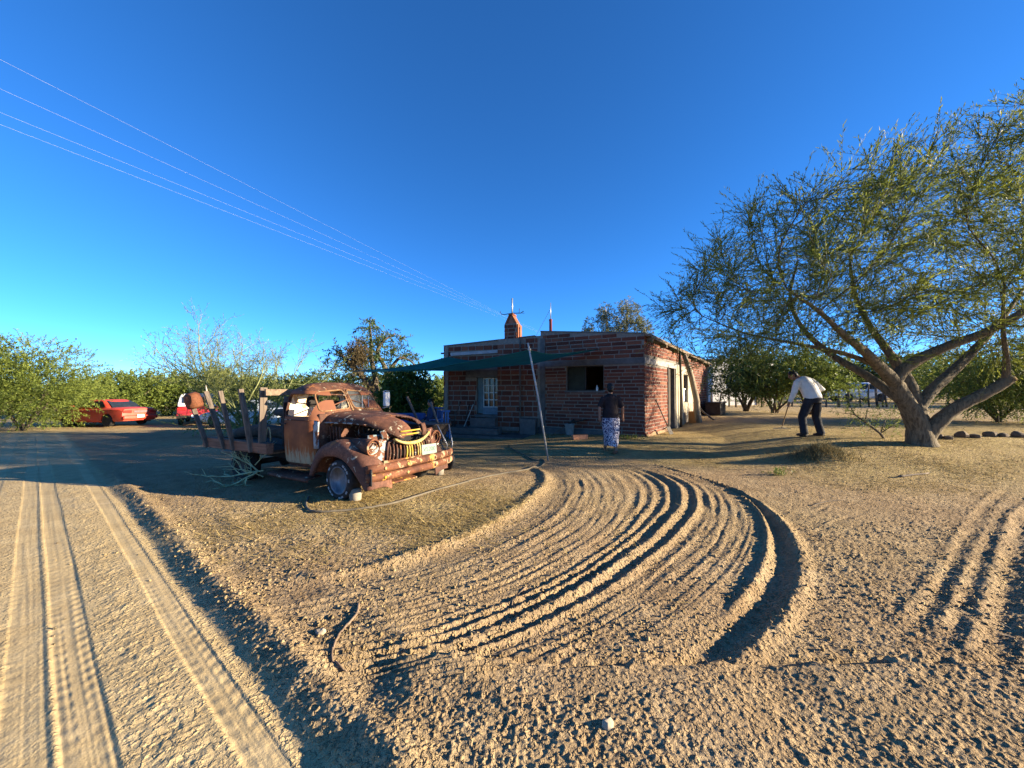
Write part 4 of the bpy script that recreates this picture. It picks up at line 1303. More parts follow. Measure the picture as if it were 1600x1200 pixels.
    part('door_pane', wl_, MB().box((1.845, 0.12, 1.47), (0.60, 0.008, 1.0)), M['glass'])
    part('threshold', wl_, MB().box((1.74, 0.02, 0.66), (0.86, 0.30, 0.10), jit=0.008), DARKC)
    part('door_step', wl_, MB().box((1.74, -0.20, 0.36), (0.92, 0.50, 0.50), jit=0.02), DARKC)
    part('door_step', wl_, MB().box((1.55, -0.62, 0.20), (1.75, 0.40, 0.22), jit=0.02), DARKC)
    part('porch_slab', wl_, MB().box((1.75, -0.55, -0.08), (4.2, 1.1, 0.36), jit=0.03), DARKC)
    part('concrete_block', wl_, MB().box((3.28, -0.16, 0.32), (0.52, 0.34, 0.58), jit=0.02), DARKC)
    part('vent_block', wl_, MB().box((0.55, -0.05, 0.20), (0.9, 0.12, 0.26), jit=0.015), DARKC)
    # chimney breast, stack and its tent shaped cap
    cb = MB().box((2.56, -0.06, 1.74), (0.78, 0.18, 3.1)).build('chimney_breast', M['mortar'], wl_)
    cbr = [b for b in brick_rows(0.78, 0.32, 0.176, 0.146, 0.36, 0.03, rs, [], lambda s: 3.28)]
    for (a, b, z0, z1) in cbr: cand.append((wl_, HD, (HC - HD) / L2, (a + 2.17, b + 2.17, z0, z1), -0.15))
    ch = MB().box((2.62, 0.12, 3.53), (0.44, 0.42, 0.56)).build('chimney', M['mortar'], wl_)
    for (a, b, z0, z1) in brick_rows(0.44, 3.27, 0.13, 0.105, 0.24, 0.025, rs, [], lambda s: 3.85):
        cand.append((wl_, HD, (HC - HD) / L2, (a + 2.40, b + 2.40, z0, z1), -0.09))
    TILE = m_plain('orange_clay_slab', (0.24, 0.085, 0.042), 0.85, 0.3, 8, 0.4)
    MB().box((2.86, 0.12, 3.53), (0.05, 0.40, 0.50)).build('chimney_slab', TILE, ch)
    m = MB(); q = [(2.40, 3.81), (2.47, 3.81), (2.585, 4.12), (2.545, 4.12)]; m.prism(q, -0.07, 0.32, 'y'); m.build('chimney_slab', TILE, ch)
    m = MB(); q = [(2.84, 3.81), (2.77, 3.81), (2.615, 4.12), (2.665, 4.12)]; m.prism(q, -0.07, 0.32, 'y'); m.build('chimney_slab', TILE, ch)
    MB().box((2.61, 0.12, 4.14), (0.17, 0.36, 0.04)).build('chimney_slab', TILE, ch)
    MB().prism([(2.475, 3.80), (2.76, 3.80), (2.62, 4.10)], -0.055, -0.02, 'y').build('chimney_slab', m_plain('dull_brick_slab', (0.24, 0.11, 0.075), 0.9, 0.3, 8, .4), ch)
    m = MB(); m.tube([(2.60, 0.12, 4.14), (2.60, 0.12, 4.72)], 0.024, 8); m.build('flue_pipe', M['steel'], ch, True)
    m = MB(); m.tube([(2.60, 0.12, 4.60), (2.60, 0.12, 5.0)], 0.010, 6)
    am = M['dark_iron']
    a_ = MB(); a_.tube([(2.20, 0.10, 4.20), (2.30, 0.10, 4.17), (2.60, 0.10, 4.20), (2.92, 0.10, 4.18), (3.02, 0.10, 4.24)], 0.014, 5)
    a_.tube([(2.20, 0.10, 4.20), (2.16, 0.10, 4.30)], 0.010, 5); a_.tube([(2.86, 0.10, 4.18), (2.87, 0.10, 4.34)], 0.010, 5); a_.tube([(2.95, 0.10, 4.18), (3.05, 0.10, 4.17)], 0.008, 5)
    a_.build('antenna_arm', am, ch, True)
    # second pipe and aerial on the right-hand parapet
    m = MB(); m.lathe([(0.05, 3.40), (0.05, 3.88), (0.06, 3.90), (0.06, 3.93), (0.03, 3.95)], (0.20, 0.35, 0), 'z', 10); vp = m.build('vent_pipe', m_plain('maroon_pipe', (0.14, 0.03, 0.035), 0.6), wr, True)
    m = MB(); m.tube([(0.20, 0.35, 3.93), (0.20, 0.35, 4.50)], [0.014, 0.009], 6); m.build('aerial', M['steel'], vp, True)
    m = MB(); m.tube([(0.20, 0.35, 4.30), (-0.12, 0.3, 3.75), (-0.30, 0.25, 3.40)], 0.005, 4); m.build('guy_wire', M['dark_iron'], vp)
    # right-hand side wall
    LS = (HB - HA).length
    dS, wS = (2.40, 3.30, 0.05, 2.34), (4.45, 5.15, 1.10, 2.15)
    zt3 = lambda s: 3.15 - 0.36 * s / LS
    br = brick_rows(LS, 0.24, 0.1065, 0.084, 0.43, 0.020, rs, [(2.35, 3.36, 0, 2.40), (3.36, 6.0, 0, 2.42), (-1, 4.0, 2.30, 2.49)], zt3)
    ws, LS = wall(HA, HB, -0.25, 3.17, 2.80, [dS, wS], br)
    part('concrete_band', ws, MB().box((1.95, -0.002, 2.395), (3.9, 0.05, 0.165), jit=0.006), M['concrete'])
    pl = MB()
    pl.box((3.92, -0.004, 1.23), (1.06, 0.06, 2.36), jit=.004); pl.box((5.58, -0.004, 1.23), (0.84, 0.06, 2.36), jit=.004); pl.box((4.80, -0.004, 0.56), (0.70, 0.058, 1.04)); pl.box((4.80, -0.004, 2.29), (0.70, 0.058, 0.24))
    part('plaster', ws, pl, PLASTER)
    part('side_door', ws, MB().box((2.72, 0.10, 1.2), (0.62, 0.05, 2.25)), m_wood('dark_door_wood', (0.03, 0.025, 0.02), (0.10, 0.08, 0.06), axis=2))
    part('door_post', ws, MB().box((2.41, 0.03, 1.2), (0.09, 0.12, 2.3), jit=.006), M['dark_iron'])
    part('window_frame', ws, MB().box((4.80, 0.06, 1.60), (0.70, 0.03, 0.05)), M['white'])
    part('window_pane', ws, MB().box((4.80, 0.12, 1.86), (0.68, 0.01, 0.50)), M['glass'])
    part('window_panel', ws, MB().box((4.80, 0.09, 1.35), (0.68, 0.02, 0.46)), m_plain('pale_blue_panel', (0.5, 0.56, 0.58), 0.5), )
    # mud heap against the corner
    m = MB(); rows = []
    for i in range(14):
        hh = 0.16 + 0.10 * float(noise2(i * 0.31, 2.7))
        rows.append([(0.0 + 2.36 * i / 13, -0.05 - 0.22 * t * t * (1 + .5 * float(noise2(i * .5, t))), (hh + 0.15) * (1 - t) + 0.0) for t in np.linspace(0, 1, 7)])
    m.grid(rows); part('mud_skirt', ws, m, m_plain('mud_render', (0.24, 0.15, 0.085), 0.95, 0.25, 6, 0.6), smooth=True)
    # back walls and roof
    wall(HB, HE, -0.3, 2.80, 2.75, [], [], thick=0.2)
    wall(HE, HD, -0.4, 2.75, 3.15, [], [], thick=0.2)
    O2 = Vector((HA.x, HA.y, 0))
    n = Vector((0.8, -0.6, 0))
    u = (HB - HA).normalized()
    A0 = HA - O2 + n * 0.16 + u * 0.10; B0 = HB - O2 + n * 0.16 + u * 0.3
    rf = MB()
    low = [A0 + Vector((0, 0, 3.10)), B0 + Vector((0, 0, 2.80)), HE - O2 + Vector((0, 0, 2.76)), HD - O2 + Vector((0.1, 0.2, 3.05)), HC - O2 + Vector((0, 0.1, 3.25))]
    rf.add(low + [p + Vector((0, 0, 0.06)) for p in low], [(4, 3, 2, 1, 0), (5, 6, 7, 8, 9)] + [(k, (k + 1) % 5, 5 + (k + 1) % 5, 5 + k) for k in range(5)])
    rf.build('roof', m_plain('roof_sheet', (0.20, 0.165, 0.14), 0.9, 0.3, 3, 0.4), house)
    for k in range(7):
        s = 0.25 + 8.6 * k / 6
        z = 3.09 - 0.30 * s / LS - 0.06
        a = HA - O2 + u * s + Vector((0, 0, z)) - n * 0.6; b = HA - O2 + u * s + n * 0.18 + Vector((0, 0, z - 0.02))
        MB().beam(a, b, 0.09, 0.10, jit=0.006).build('rafter', M['wood_gx'], house)
    MB().beam(A0 + Vector((0, 0, 3.08)) + n * .01, B0 + Vector((0, 0, 2.78)) + n * .01, 0.025, 0.07, jit=0.008).build('fascia', M['wood_gx'], house)
    p1 = HA - O2 + u * 3.4 - n * 0.5
    MB().box(p1 + Vector((0, 0, 3.10)), (1.3, 0.5, 0.16), Matrix.Rotation(R(53), 3, 'Z')).build('roof_board', M['wood_red'], house)
    # stub ends on the left corner
    for z in (2.90, 2.70):
        MB().box((-0.06, 0.06, z), (0.16, 0.06, 0.05), jit=.006).build('beam_end', M['dark_iron'], wl_)
    # ---- bricks: the three hundred that show largest are objects, the rest one mesh
    items = []
    for c in cand:
        o, P0, d, (a, b, z0, z1) = c[:4]
        yoff = c[4] if len(c) > 4 else 0.0
        mid = P0 + d * ((a + b) / 2)
        dist2 = mid.x ** 2 + mid.y ** 2
        nrm = Vector((d.y, -d.x, 0)); face = abs(nrm.dot(mid.normalized()))
        items.append(((b - a) * (z1 - z0) * face / dist2, o, (a, b, z0, z1), yoff))
    items.sort(key=lambda t: -t[0])
    protos = []
    for k in range(10):
        m = MB(); m.box((0, 0, 0), (1, 1, 1))
        for i in range(8):
            v = m.v[i]; m.v[i] = (v[0] * rs.uniform(0.955, 1.0), v[1] * rs.uniform(0.85, 1.0), v[2] * rs.uniform(0.90, 1.0))
        me = m.mesh('brick'); me.materials.append(BRICK); protos.append(me)
    rest = {}
    for k, (_, o, (a, b, z0, z1), yoff) in enumerate(items):
        pr = 0.012 + rs.uniform(-0.006, 0.008)
        if k < 300:
            q = bpy.data.objects.new('brick', protos[k % 10]); COL.objects.link(q); q.parent = o
            q.location = ((a + b) / 2, yoff + 0.03 - pr, (z0 + z1) / 2); q.scale = (b - a, 0.06, z1 - z0)
            q.rotation_euler = (0, R(rs.uniform(-.5, .5)), R(rs.uniform(-.6, .6)))
        else:
            rest.setdefault(o.name, (o, []))[1].append((a, b, z0, z1, yoff, pr))
    for o, L_ in rest.values():
        m = MB(); tint = []
        for a, b, z0, z1, yoff, pr in L_:
            m.box(((a + b) / 2, yoff + 0.03 - pr, (z0 + z1) / 2), (b - a, 0.06, z1 - z0), jit=0.005); tint += [rs.random()] * 8
        q = m.build('brickwork', BRICKW, o); q['kind'] = 'stuff'
        at = q.data.attributes.new('tint', 'FLOAT', 'POINT'); at.data.foreach_set('value', np.array(tint, np.float32))
    return house, wr, wl_, ws
HOUSE, WALL_R, WALL_L, WALL_S = build_house()
def wpt(P0, P1, s, out, z):
    """point s metres along a wall, out metres in front of it"""
    d = (P1 - P0).normalized(); n = Vector((d.y, -d.x, 0))
    p = P0 + d * s + n * out
    return Vector((p.x, p.y, z))

def house_things():
    # shade sail
    G = NT('green_shade_net'); 
    n = G.noise(3, 4, 0.6)
    c = G.ramp(n, [(0.3, (0.012, 0.11, 0.088)), (0.7, (0.018, 0.16, 0.13))])
    G.out(c, 0.6)
    tr = G.n('ShaderNodeBsdfTranslucent'); G.l(c, tr.inputs[0])
    mx = G.n('ShaderNodeMixShader'); mx.inputs[0].default_value = 0.40
    G.l(G.b.outputs[0], mx.inputs[1]); G.l(tr.outputs[0], mx.inputs[2]); G.l(mx.outputs[0], G.t.nodes['Material Output'].inputs['Surface'])
    P1 = pd(543, 580, 14.0); P2 = wpt(HD, HC, 0.30, 0.15, 2.74); P3 = pd(827, 547, 8.3); P4 = wpt(HC, HA, 2.05, 0.03, 2.80)
    rows = []
    N = 28
    for i in range(N + 1):
        s = i / N                                 # from P1-P2 edge to P3-P4 edge
        row = []
        for j in range(N + 1):
            t = j / N                             # from the front (P1,P3) to the wall (P2,P4)
            p = (P1 * (1 - s) + P3 * s) * (1 - t) + (P2 * (1 - s) + P4 * s) * t
            sag = 0.36 * math.sin(math.pi * s) ** 0.9 * (0.45 + 0.55 * t) + 0.10 * math.sin(math.pi * t)
            p = p - Vector((0, 0, sag)) + Vector((0, 0, 0.015 * math.sin(s * 19 + t * 5) * math.sin(math.pi * s)))
            # edges scallop inwards
            cen = (P1 + P2 + P3 + P4) / 4
            k = 0.10 * (math.sin(math.pi * s) * (abs(2 * t - 1) ** 3) + math.sin(math.pi * t) * (abs(2 * s - 1) ** 3))
            p = p + (Vector((cen.x, cen.y, p.z)) - p) * k
            row.append(p)
        rows.append(row)
    sail = empty('shade_sail', (P3.x, P3.y, P3.z), 0, 'dark green shade net stretched from a leaning pole to the house front', 'shade sail')
    m = MB(); m.grid([[p - P3 for p in r] for r in rows]); m.build('net', G.m, sail, True)
    m = MB(); ed = [r[0] for r in rows]; m.tube([p - P3 for p in ed], 0.012, 5); m.build('hem', G.m, sail, True)
    m = MB(); ed = rows[-1]; m.tube([p - P3 for p in ed], 0.010, 5); m.build('hem', G.m, sail, True)
    m = MB(); ed = rows[0]; m.tube([p - P3 for p in ed], 0.010, 5); m.build('hem', G.m, sail, True)
    m = MB(); m.tube([Vector((0, 0, 0)), Vector((0.03, -0.02, 0.04))], 0.012, 5); m.tube([P1 - P3, P1 - P3 + Vector((-1.2, 0.9, 0.25))], 0.008, 4); m.build('tie_rope', m_plain('rope', (0.35, 0.33, 0.28), 0.9), sail)
    # leaning pole
    b = pg(857, 720); top = P3 + (P3 - b).normalized() * 0.16
    pole = empty('leaning_pole', b, 0, 'thin leaning grey metal pole holding up the shade net', 'pole')
    m = MB(); m.tube([Vector((0, 0, -0.05)), (top - b) * 0.5 + Vector((0.015, 0, 0)), top - b], [0.020, 0.0195, 0.019], 8); m.build('shaft', m_plain('grey_pipe', (0.36, 0.35, 0.32), 0.6, 0.25, 12), pole, True)
    m = MB(); q = P3 - b
    m.tube([q + Vector((0.03 * math.cos(a), 0.03 * math.sin(a), 0.012 * (a % 0.8))) for a in np.linspace(0, 12, 30)], 0.008, 5); m.build('lashing', m_plain('rope_pale', (0.42, 0.41, 0.35), 0.9), pole, True)
    # broom
    f = wpt(HD, HC, 1.02, 0.50, 0.12); tp = wpt(HD, HC, 1.20, 0.02, 1.06)
    br = empty('broom', f, 0, 'push broom with a pale head leaning beside the house door', 'broom')
    m = MB(); m.tube([Vector((0, 0, 0.06)), tp - f], 0.013, 7); m.build('handle', m_plain('pale_broomstick', (0.55, 0.55, 0.5), 0.6), br, True)
    m = MB(); m.prism([(-0.14, 0.02), (0.14, 0.02), (0.05, 0.10), (0.02, 0.13), (-0.02, 0.13), (-0.05, 0.10)], -0.02, 0.02, 'y'); m.build('head', m_plain('pale_broom_head', (0.6, 0.6, 0.52), 0.6), br)
    m = MB()
    for k in range(26): m.tube([(-0.13 + 0.26 * k / 25, 0, 0.03), (-0.16 + 0.32 * k / 25, 0.01 * (k % 3), -0.09)], 0.006, 3)
    o = m.build('bristles', m_plain('green_bristles', (0.04, 0.11, 0.09), 0.8), br)
    # shovel by the wall
    f = wpt(HD, HC, 0.55, 0.45, 0.12); tp = wpt(HD, HC, 0.70, 0.03, 1.15)
    sh = empty('shovel', f, 0, 'long handled shovel leaning on the house wall left of the door', 'shovel')
    m = MB(); d = tp - f; m.tube([d * 0.22, d], 0.014, 7); m.build('handle', M['wood_grey'], sh, True)
    m = MB(); m.grid([[Vector((x, -0.02 + 0.04 * abs(x) * 4, 0)) + d * t * 0.26 for x in np.linspace(-0.10, 0.10, 5)] for t in (0, 0.5, 1.0)]); o = m.build('blade', M['dark_iron'], sh, True); mod(o, 'SOLIDIFY', thickness=0.006)
    # dark hoe
    f = wpt(HD, HC, 0.95, 0.32, 0.12); tp = wpt(HD, HC, 1.05, 0.03, 1.05)
    sh = empty('hoe', f, 0, 'dark hoe leaning on the house wall between the shovel and the broom', 'hoe')
    m = MB(); m.tube([Vector((0, 0, 0)), tp - f], 0.014, 7); m.build('handle', M['dark_iron'], sh, True)
    m = MB(); m.box((0, -0.04, 0.03), (0.16, 0.09, 0.012)); m.build('blade', M['dark_iron'], sh)
    # bucket and the shovel lying on it
    c = wpt(HC, HA, 1.15, 0.30, 0.0); c.z = gz(c.x, c.y)
    b = empty('bucket', c, 0, 'grey plastic bucket standing at the foot of the house wall under the window', 'bucket')
    m = MB(); m.lathe([(0.11, 0), (0.115, 0.01), (0.15, 0.32), (0.158, 0.33), (0.158, 0.345), (0.142, 0.345), (0.108, 0.02), (0.002, 0.018)], (0, 0, 0), 'z', 20); m.build('body', m_plain('grey_bucket', (0.24, 0.25, 0.24), 0.6), b, True)
    m = MB(); m.tube([(0.155 * math.cos(a), 0.04, 0.33 - 0.10 * math.sin(a)) for a in np.linspace(0, math.pi, 10)], 0.005, 5); m.build('handle', M['steel'], b, True)
    a0 = pg(861, 681) + Vector((0, 0, 0.02)); a1 = c + Vector((0.0, -0.02, 0.36)); d = (a1 - a0)
    s = empty('shovel', a0, 0, 'shovel laid across the grey bucket with its pale handle on the ground', 'shovel')
    m = MB(); m.tube([Vector((0, 0, 0)), d], 0.016, 7); m.build('handle', M['wood_grey'], s, True)
    m = MB(); m.tube([d, d * 1.25 + Vector((0, 0, .01))], [0.03, 0.05], 7); m.grid([[d + Vector((0.08 + 0.45 * t, 0.02, 0.02 + 0.10 * t)) + Vector((0, y, 0.3 * y * y)) for y in np.linspace(-0.11, 0.11, 5)] for t in np.linspace(0, 1, 5)]); o = m.build('blade', M['dark_iron'], s, True); mod(o, 'SOLIDIFY', thickness=0.006)
    # bottle on the window sill
    p = wpt(HC, HA, 1.93, 0.02, 1.523)
    m = MB(); m.lathe([(0.03, 0), (0.032, 0.02), (0.032, 0.11), (0.012, 0.14), (0.012, 0.17), (0.001, 0.172)], (0, 0, 0), 'z', 12); o = m.build('bottle', m_plain('white_bottle', (0.75, 0.75, 0.72), 0.4), None, True); o.location = p
    tag(o, 'small white bottle standing on the sill of the dark front window', 'bottle')
    # loose brick
    p = pg(905, 686)
    m = MB(); m.box((0, 0, 0.06), (0.42, 0.16, 0.13), jit=0.015); o = m.build('loose_brick', m_plain('loose_brick_clay', (0.40, 0.19, 0.11), 0.9, 0.3, 12, 0.4), None, bevel=0.01); o.location = p; o.rotation_euler = (0, 0, 0.15)
    tag(o, 'single loose orange brick lying on the ground left of the walking woman', 'brick')
    # forked trunk leaning on the side wall
    b = pg(1091, 660); tp = wpt(HA, HB, 3.95, 0.18, 2.85)
    m = MB(); mid1 = b * 0.62 + tp * 0.38 + Vector((0.02, 0.0, -0.10)); mid2 = b * 0.3 + tp * 0.7 + Vector((0.10, 0, -0.05))
    pts = cr([(0, 0), (1, 1)], 2)
    P = [b + Vector((0, 0, -.1)), b * 0.85 + tp * 0.15 + Vector((0.03, 0, 0.0)), mid1 + Vector((0.10, 0, 0)), mid2, tp]
    m.tube(P, [0.14, 0.115, 0.105, 0.095, 0.08], 10)
    tag(m.build('propped_log', m_bark('pale_dead_wood', (0.16, 0.12, 0.08), (0.34, 0.28, 0.20), 4, 0.5), None, True), 'pale crooked tree trunk propped against the sunny side wall of the house', 'tree trunk')
    m = MB(); m.tube([b + Vector((0.75, 0.1, 0.0)), b + Vector((0.42, 0.45, 0.35)), b + Vector((0.15, 0.7, 0.75))], 0.035, 7)
    tag(m.build('fallen_limb', M['wood_grey'], None, True), 'short grey limb leaning behind the foot of the pale trunk', 'branch')
    m = MB(); m.tube([wpt(HA, HB, 3.72, 0.10, gz(6.0, 13.9) - 0.1), wpt(HA, HB, 3.70, 0.12, 1.5), wpt(HA, HB, 3.66, 0.10, 2.95)], [0.05, 0.042, 0.04], 7)
    tag(m.build('thin_post', M['dark_iron'], None, True), 'thin dark post standing against the pale plaster between door and leaning trunk', 'post')
    # shovel on the side wall
    f = wpt(HA, HB, 1.18, 0.42, 0.0); f.z = gz(f.x, f.y); tp = wpt(HA, HB, 0.95, 0.03, 1.25)
    s = empty('spade', f, 0, 'dark spade leaning on the sunlit side wall near the corner', 'spade'); d = tp - f
    m = MB(); m.tube([d * 0.2, d], 0.016, 7); m.build('handle', M['dark_iron'], s, True)
    m = MB(); m.grid([[Vector((x * .8, x * .6, 0)) + d * t * 0.22 for x in np.linspace(-0.10, 0.10, 4)] for t in (0, 0.5, 1)]); o = m.build('blade', M['dark_iron'], s); mod(o, 'SOLIDIFY', thickness=0.01)
    # crates on the side
    c = wpt(HA, HB, 4.7, 0.35, 0); c.z = gz(c.x, c.y)
    b = empty('wooden_box', c, 0.9, 'orange brown wooden box standing by the side wall behind the pale trunk', 'box')
    OR = m_wood('orange_board', (0.30, 0.12, 0.03), (0.48, 0.22, 0.07), axis=2)
    for (x, y, dx, dy) in ((0, -0.17, 0.30, 0.02), (0, 0.17, 0.30, 0.02), (-0.15, 0, 0.02, 0.32), (0.15, 0, 0.02, 0.32)):
        MB().box((x, y, 0.21), (dx, dy, 0.42)).build('board', OR, b)
    MB().box((0, 0, 0.02), (0.28, 0.32, 0.02)).build('bottom', OR, b)
    c = wpt(HA, HB, 8.3, 0.5, 0); c.z = gz(c.x, c.y)
    m = MB(); m.box((0, 0, 0.28), (1.2, 0.6, 0.5)); m.box((0, 0, 0.55), (1.3, 0.7, 0.05)); o = m.build('water_trough', M['dark_iron'], None, bevel=0.02); o.location = c; o.rotation_euler = (0, 0, 0.9)
    tag(o, 'dark low tank standing at the far end of the house side wall', 'tank')
house_things()
# ------------------------------------------------------------------ vegetation
LEAF_MESQ = m_leaf('mesquite_leaf', (0.055, 0.090, 0.016), (0.235, 0.275, 0.050), 0.35)
LEAF_DARK = m_leaf('dark_leaf', (0.025, 0.050, 0.014), (0.115, 0.15, 0.038), 0.30)
LEAF_PALO = m_leaf('palo_verde_leaf', (0.050, 0.078, 0.014), (0.30, 0.315, 0.055), 0.48)
LEAF_PALE = m_leaf('pale_stem_leaf', (0.11, 0.145, 0.035), (0.28, 0.29, 0.09), 0.3)
LEAF_EUC = m_leaf('eucalyptus_leaf', (0.08, 0.095, 0.045), (0.24, 0.235, 0.11), 0.3)
LEAF_CIT = m_leaf('glossy_green_leaf', (0.018, 0.05, 0.012), (0.16, 0.21, 0.03), 0.35)
LEAF_BROWN = m_leaf('dry_brown_leaf', (0.06, 0.045, 0.02), (0.17, 0.12, 0.05), 0.25)

def unit(v):
    return v / np.maximum(np.linalg.norm(v, axis=-1, keepdims=True), 1e-9)
def sprays(rs, org, dirs, length, nl, ll, lw, droop=0.1, side=1.0, stem=0.0, tint=(0, 1), tclump=None):
    """feathery sprays: org,dirs (N,3), length (N,) -> quad arrays (V, F, tint)"""
    N = len(org)
    d = unit(dirs)
    t = (np.arange(nl) + rs.random((N, nl))) / nl * 0.9 + 0.1
    P = org[:, None] + d[:, None] * (length[:, None] * t)[..., None]
    P[..., 2] -= droop * length[:, None] * t * t
    ax = unit(d[:, None] * 0.7 + side * rs.normal(size=(N, nl, 3)) * 0.75)
    wv = unit(np.cross(ax, rs.normal(size=(N, nl, 3))))
    L = ll * rs.uniform(0.6, 1.3, (N, nl, 1)); W = lw * rs.uniform(0.7, 1.3, (N, nl, 1))
    V = np.stack([P, P + ax * L * 0.5 + wv * W * 0.5, P + ax * L, P + ax * L * 0.5 - wv * W * 0.5], 2).reshape(-1, 3)
    F = np.arange(N * nl * 4).reshape(-1, 4)
    base = rs.random((N, 1)) if tclump is None else tclump[:, None]
    tv = tint[0] + (tint[1] - tint[0]) * np.clip(base * 0.65 + 0.35 * rs.random((N, nl)), 0, 1)
    T = np.repeat(tv.ravel(), 4)
    if stem > 0:
        a = unit(np.cross(d, rs.normal(size=(N, 3)))); b = np.cross(d, a)
        rings = []
        for q, s in ((0, 1.0), (0.55, 0.7), (1.0, 0.25)):
            c = org + d * (length * q)[:, None]; c[:, 2] -= droop * length * q * q
            for k in range(3):
                an = 2 * np.pi * k / 3
                rings.append(c + (a * np.cos(an) + b * np.sin(an)) * stem * s)
        R_ = np.stack(rings, 1).reshape(-1, 3)
        f = []
        for i in range(2):
            for k in range(3):
                f.append((i * 3 + k, i * 3 + (k + 1) % 3, (i + 1) * 3 + (k + 1) % 3, (i + 1) * 3 + k))
        f = np.array(f)
        F2 = (np.arange(N)[:, None, None] * 9 + f[None]).reshape(-1, 4) + len(V)
        V = np.concatenate([V, R_]); F = np.concatenate([F, F2]); T = np.concatenate([T, np.full(len(R_), 0.25 * tint[1])])
    return V, F, T
def merge(parts):
    V, F, T = [], [], []; n = 0
    for v, f, t in parts:
        V.append(v); F.append(f + n); T.append(t); n += len(v)
    return np.concatenate(V), np.concatenate(F), np.concatenate(T)
def leaves_obj(name, parts, mat, parent=None):
    V, F, T = merge(parts)
    return quads_mesh(name, V, F, mat, parent, False, {'tint': T})
def bush(name, label, cat, x, y, w, h, rs, mat=LEAF_MESQ, n=900, nl=12, ll=0.15, lw=0.045, depth=None, lobes=9, low=0.05, stems=7, group=None, up=0.35, droop=0.25, bark='bark_dark', slen=0.6, loc=None, thin=1.0, trunk=0.06):
    """mesquite-like shrub: lobes of feathery sprays on several stems"""
    z = gz(x, y) if loc is None else loc
    root = empty(name, (x, y, z), 0, label, cat, group)
    depth = depth or w
    lc = []
    for k in range(lobes):
        a = 2 * math.pi * k / lobes + rs.uniform(-.4, .4); r = rs.uniform(0.25, 0.62)
        lc.append((math.cos(a) * r * w / 2, math.sin(a) * r * depth / 2, h * rs.uniform(0.35, 0.72), rs.uniform(0.8, 1.25)))
    lc.append((0, 0, h * 0.70, 1.1))
    lc = np.array(lc)
    per = max(1, n // len(lc))
    O, D, CT = [], [], []
    for (lx, ly, lz, s) in lc:
        u = unit(rs.normal(size=(per, 3)))
        rad = np.stack([np.full(per, w * 0.27), np.full(per, depth * 0.27), np.full(per, h * 0.33)], 1) * s
        rr = rs.uniform(0.25, 1.0, (per, 1)) ** 0.6
        p = np.array([lx, ly, lz]) + u * rad * rr
        O.append(p); D.append(u + np.array([0, 0, up]) + rs.normal(size=(per, 3)) * 0.35)
        CT.append(np.clip(0.5 + 0.28 * rs.normal() + 0.15 * rs.normal(size=per), 0, 1))
    O = np.concatenate(O); D = np.concatenate(D); CT = np.concatenate(CT)
    O[:, 2] = np.maximum(O[:, 2], low * h + 0.05 * rs.random(len(O)))
    O[:, 2] = np.minimum(O[:, 2], h - 0.15 * rs.random(len(O)) - 0.1)
    ln = slen * rs.uniform(0.5, 1.3, len(O))
    leaves_obj('foliage', [sprays(rs, O, D, ln, nl, ll, lw, droop, 1.0, 0.006 * thin, tclump=CT)], mat, root)
    m = MB()
    for k in range(stems):
        q = lc[k % len(lc)]
        b = Vector((rs.uniform(-.15, .15) * min(1, w / 3), rs.uniform(-.15, .15) * min(1, w / 3), -0.1)); e = Vector(q[:3])
        mid = b.lerp(e, 0.5) + Vector((rs.uniform(-.2, .2), rs.uniform(-.2, .2), rs.uniform(0, .2)))
        m.tube([b, b.lerp(mid, .5) + Vector((rs.uniform(-.06, .06), rs.uniform(-.06, .06), 0)), mid, mid.lerp(e, .5) + Vector((rs.uniform(-.1, .1), rs.uniform(-.1, .1), 0)), e], [trunk, trunk * .8, trunk * .6, trunk * .42, trunk * .2], 5)
    o = m.build('stems', M[bark], root, True)
    return root

# ---- the big palo verde on the right
def colonize(nodes, parent, attr, step=0.22, di=1.7, dk=0.36, iters=70, rs=None, grav=0.0):
    nodes = [np.array(p, float) for p in nodes]; parent = list(parent)
    att = np.array(attr)
    for it in range(iters):
        if len(att) == 0: break
        N = np.array(nodes)
        d2 = ((att[:, None] - N[None]) ** 2).sum(-1) if len(att) * len(N) < 6e6 else None
        if d2 is None:
            nn = np.empty(len(att), int); dd = np.empty(len(att))
            for i in range(0, len(att), 200):
                q = ((att[i:i + 200, None] - N[None]) ** 2).sum(-1); nn[i:i + 200] = q.argmin(1); dd[i:i + 200] = q.min(1)
        else:
            nn = d2.argmin(1); dd = d2.min(1)
        ok = dd < di * di
        if not ok.any(): break
        acc = {}
        v = unit(att - N[nn])
        for i in np.nonzero(ok)[0]:
            acc.setdefault(nn[i], []).append(v[i])
        new = 0
        for k, vs in acc.items():
            dr = np.sum(vs, 0) + (rs.normal(size=3) * 0.25 if rs is not None else 0)
            dr[2] += grav
            dr = dr / max(np.linalg.norm(dr), 1e-6)
            p = nodes[k] + dr * step
            if parent[k] >= 0 and np.linalg.norm(p - nodes[parent[k]]) < step * 0.4: continue
            nodes.append(p); parent.append(int(k)); new += 1
        if not new: break
        N2 = np.array(nodes[-new:])
        dn = np.full(len(att), 1e9)
        for i in range(0, len(att), 300):
            dn[i:i + 300] = ((att[i:i + 300, None] - N2[None]) ** 2).sum(-1).min(1)
        att = att[dn > dk * dk]
    return np.array(nodes), parent
def in_poly(px, py, poly):
    ins = np.zeros(len(px), bool); n = len(poly); j = n - 1
    for i in range(n):
        xi, yi = poly[i]; xj, yj = poly[j]
        c = ((yi > py) != (yj > py)) & (px < (xj - xi) * (py - yi) / (yj - yi + 1e-12) + xi)
        ins ^= c; j = i
    return ins
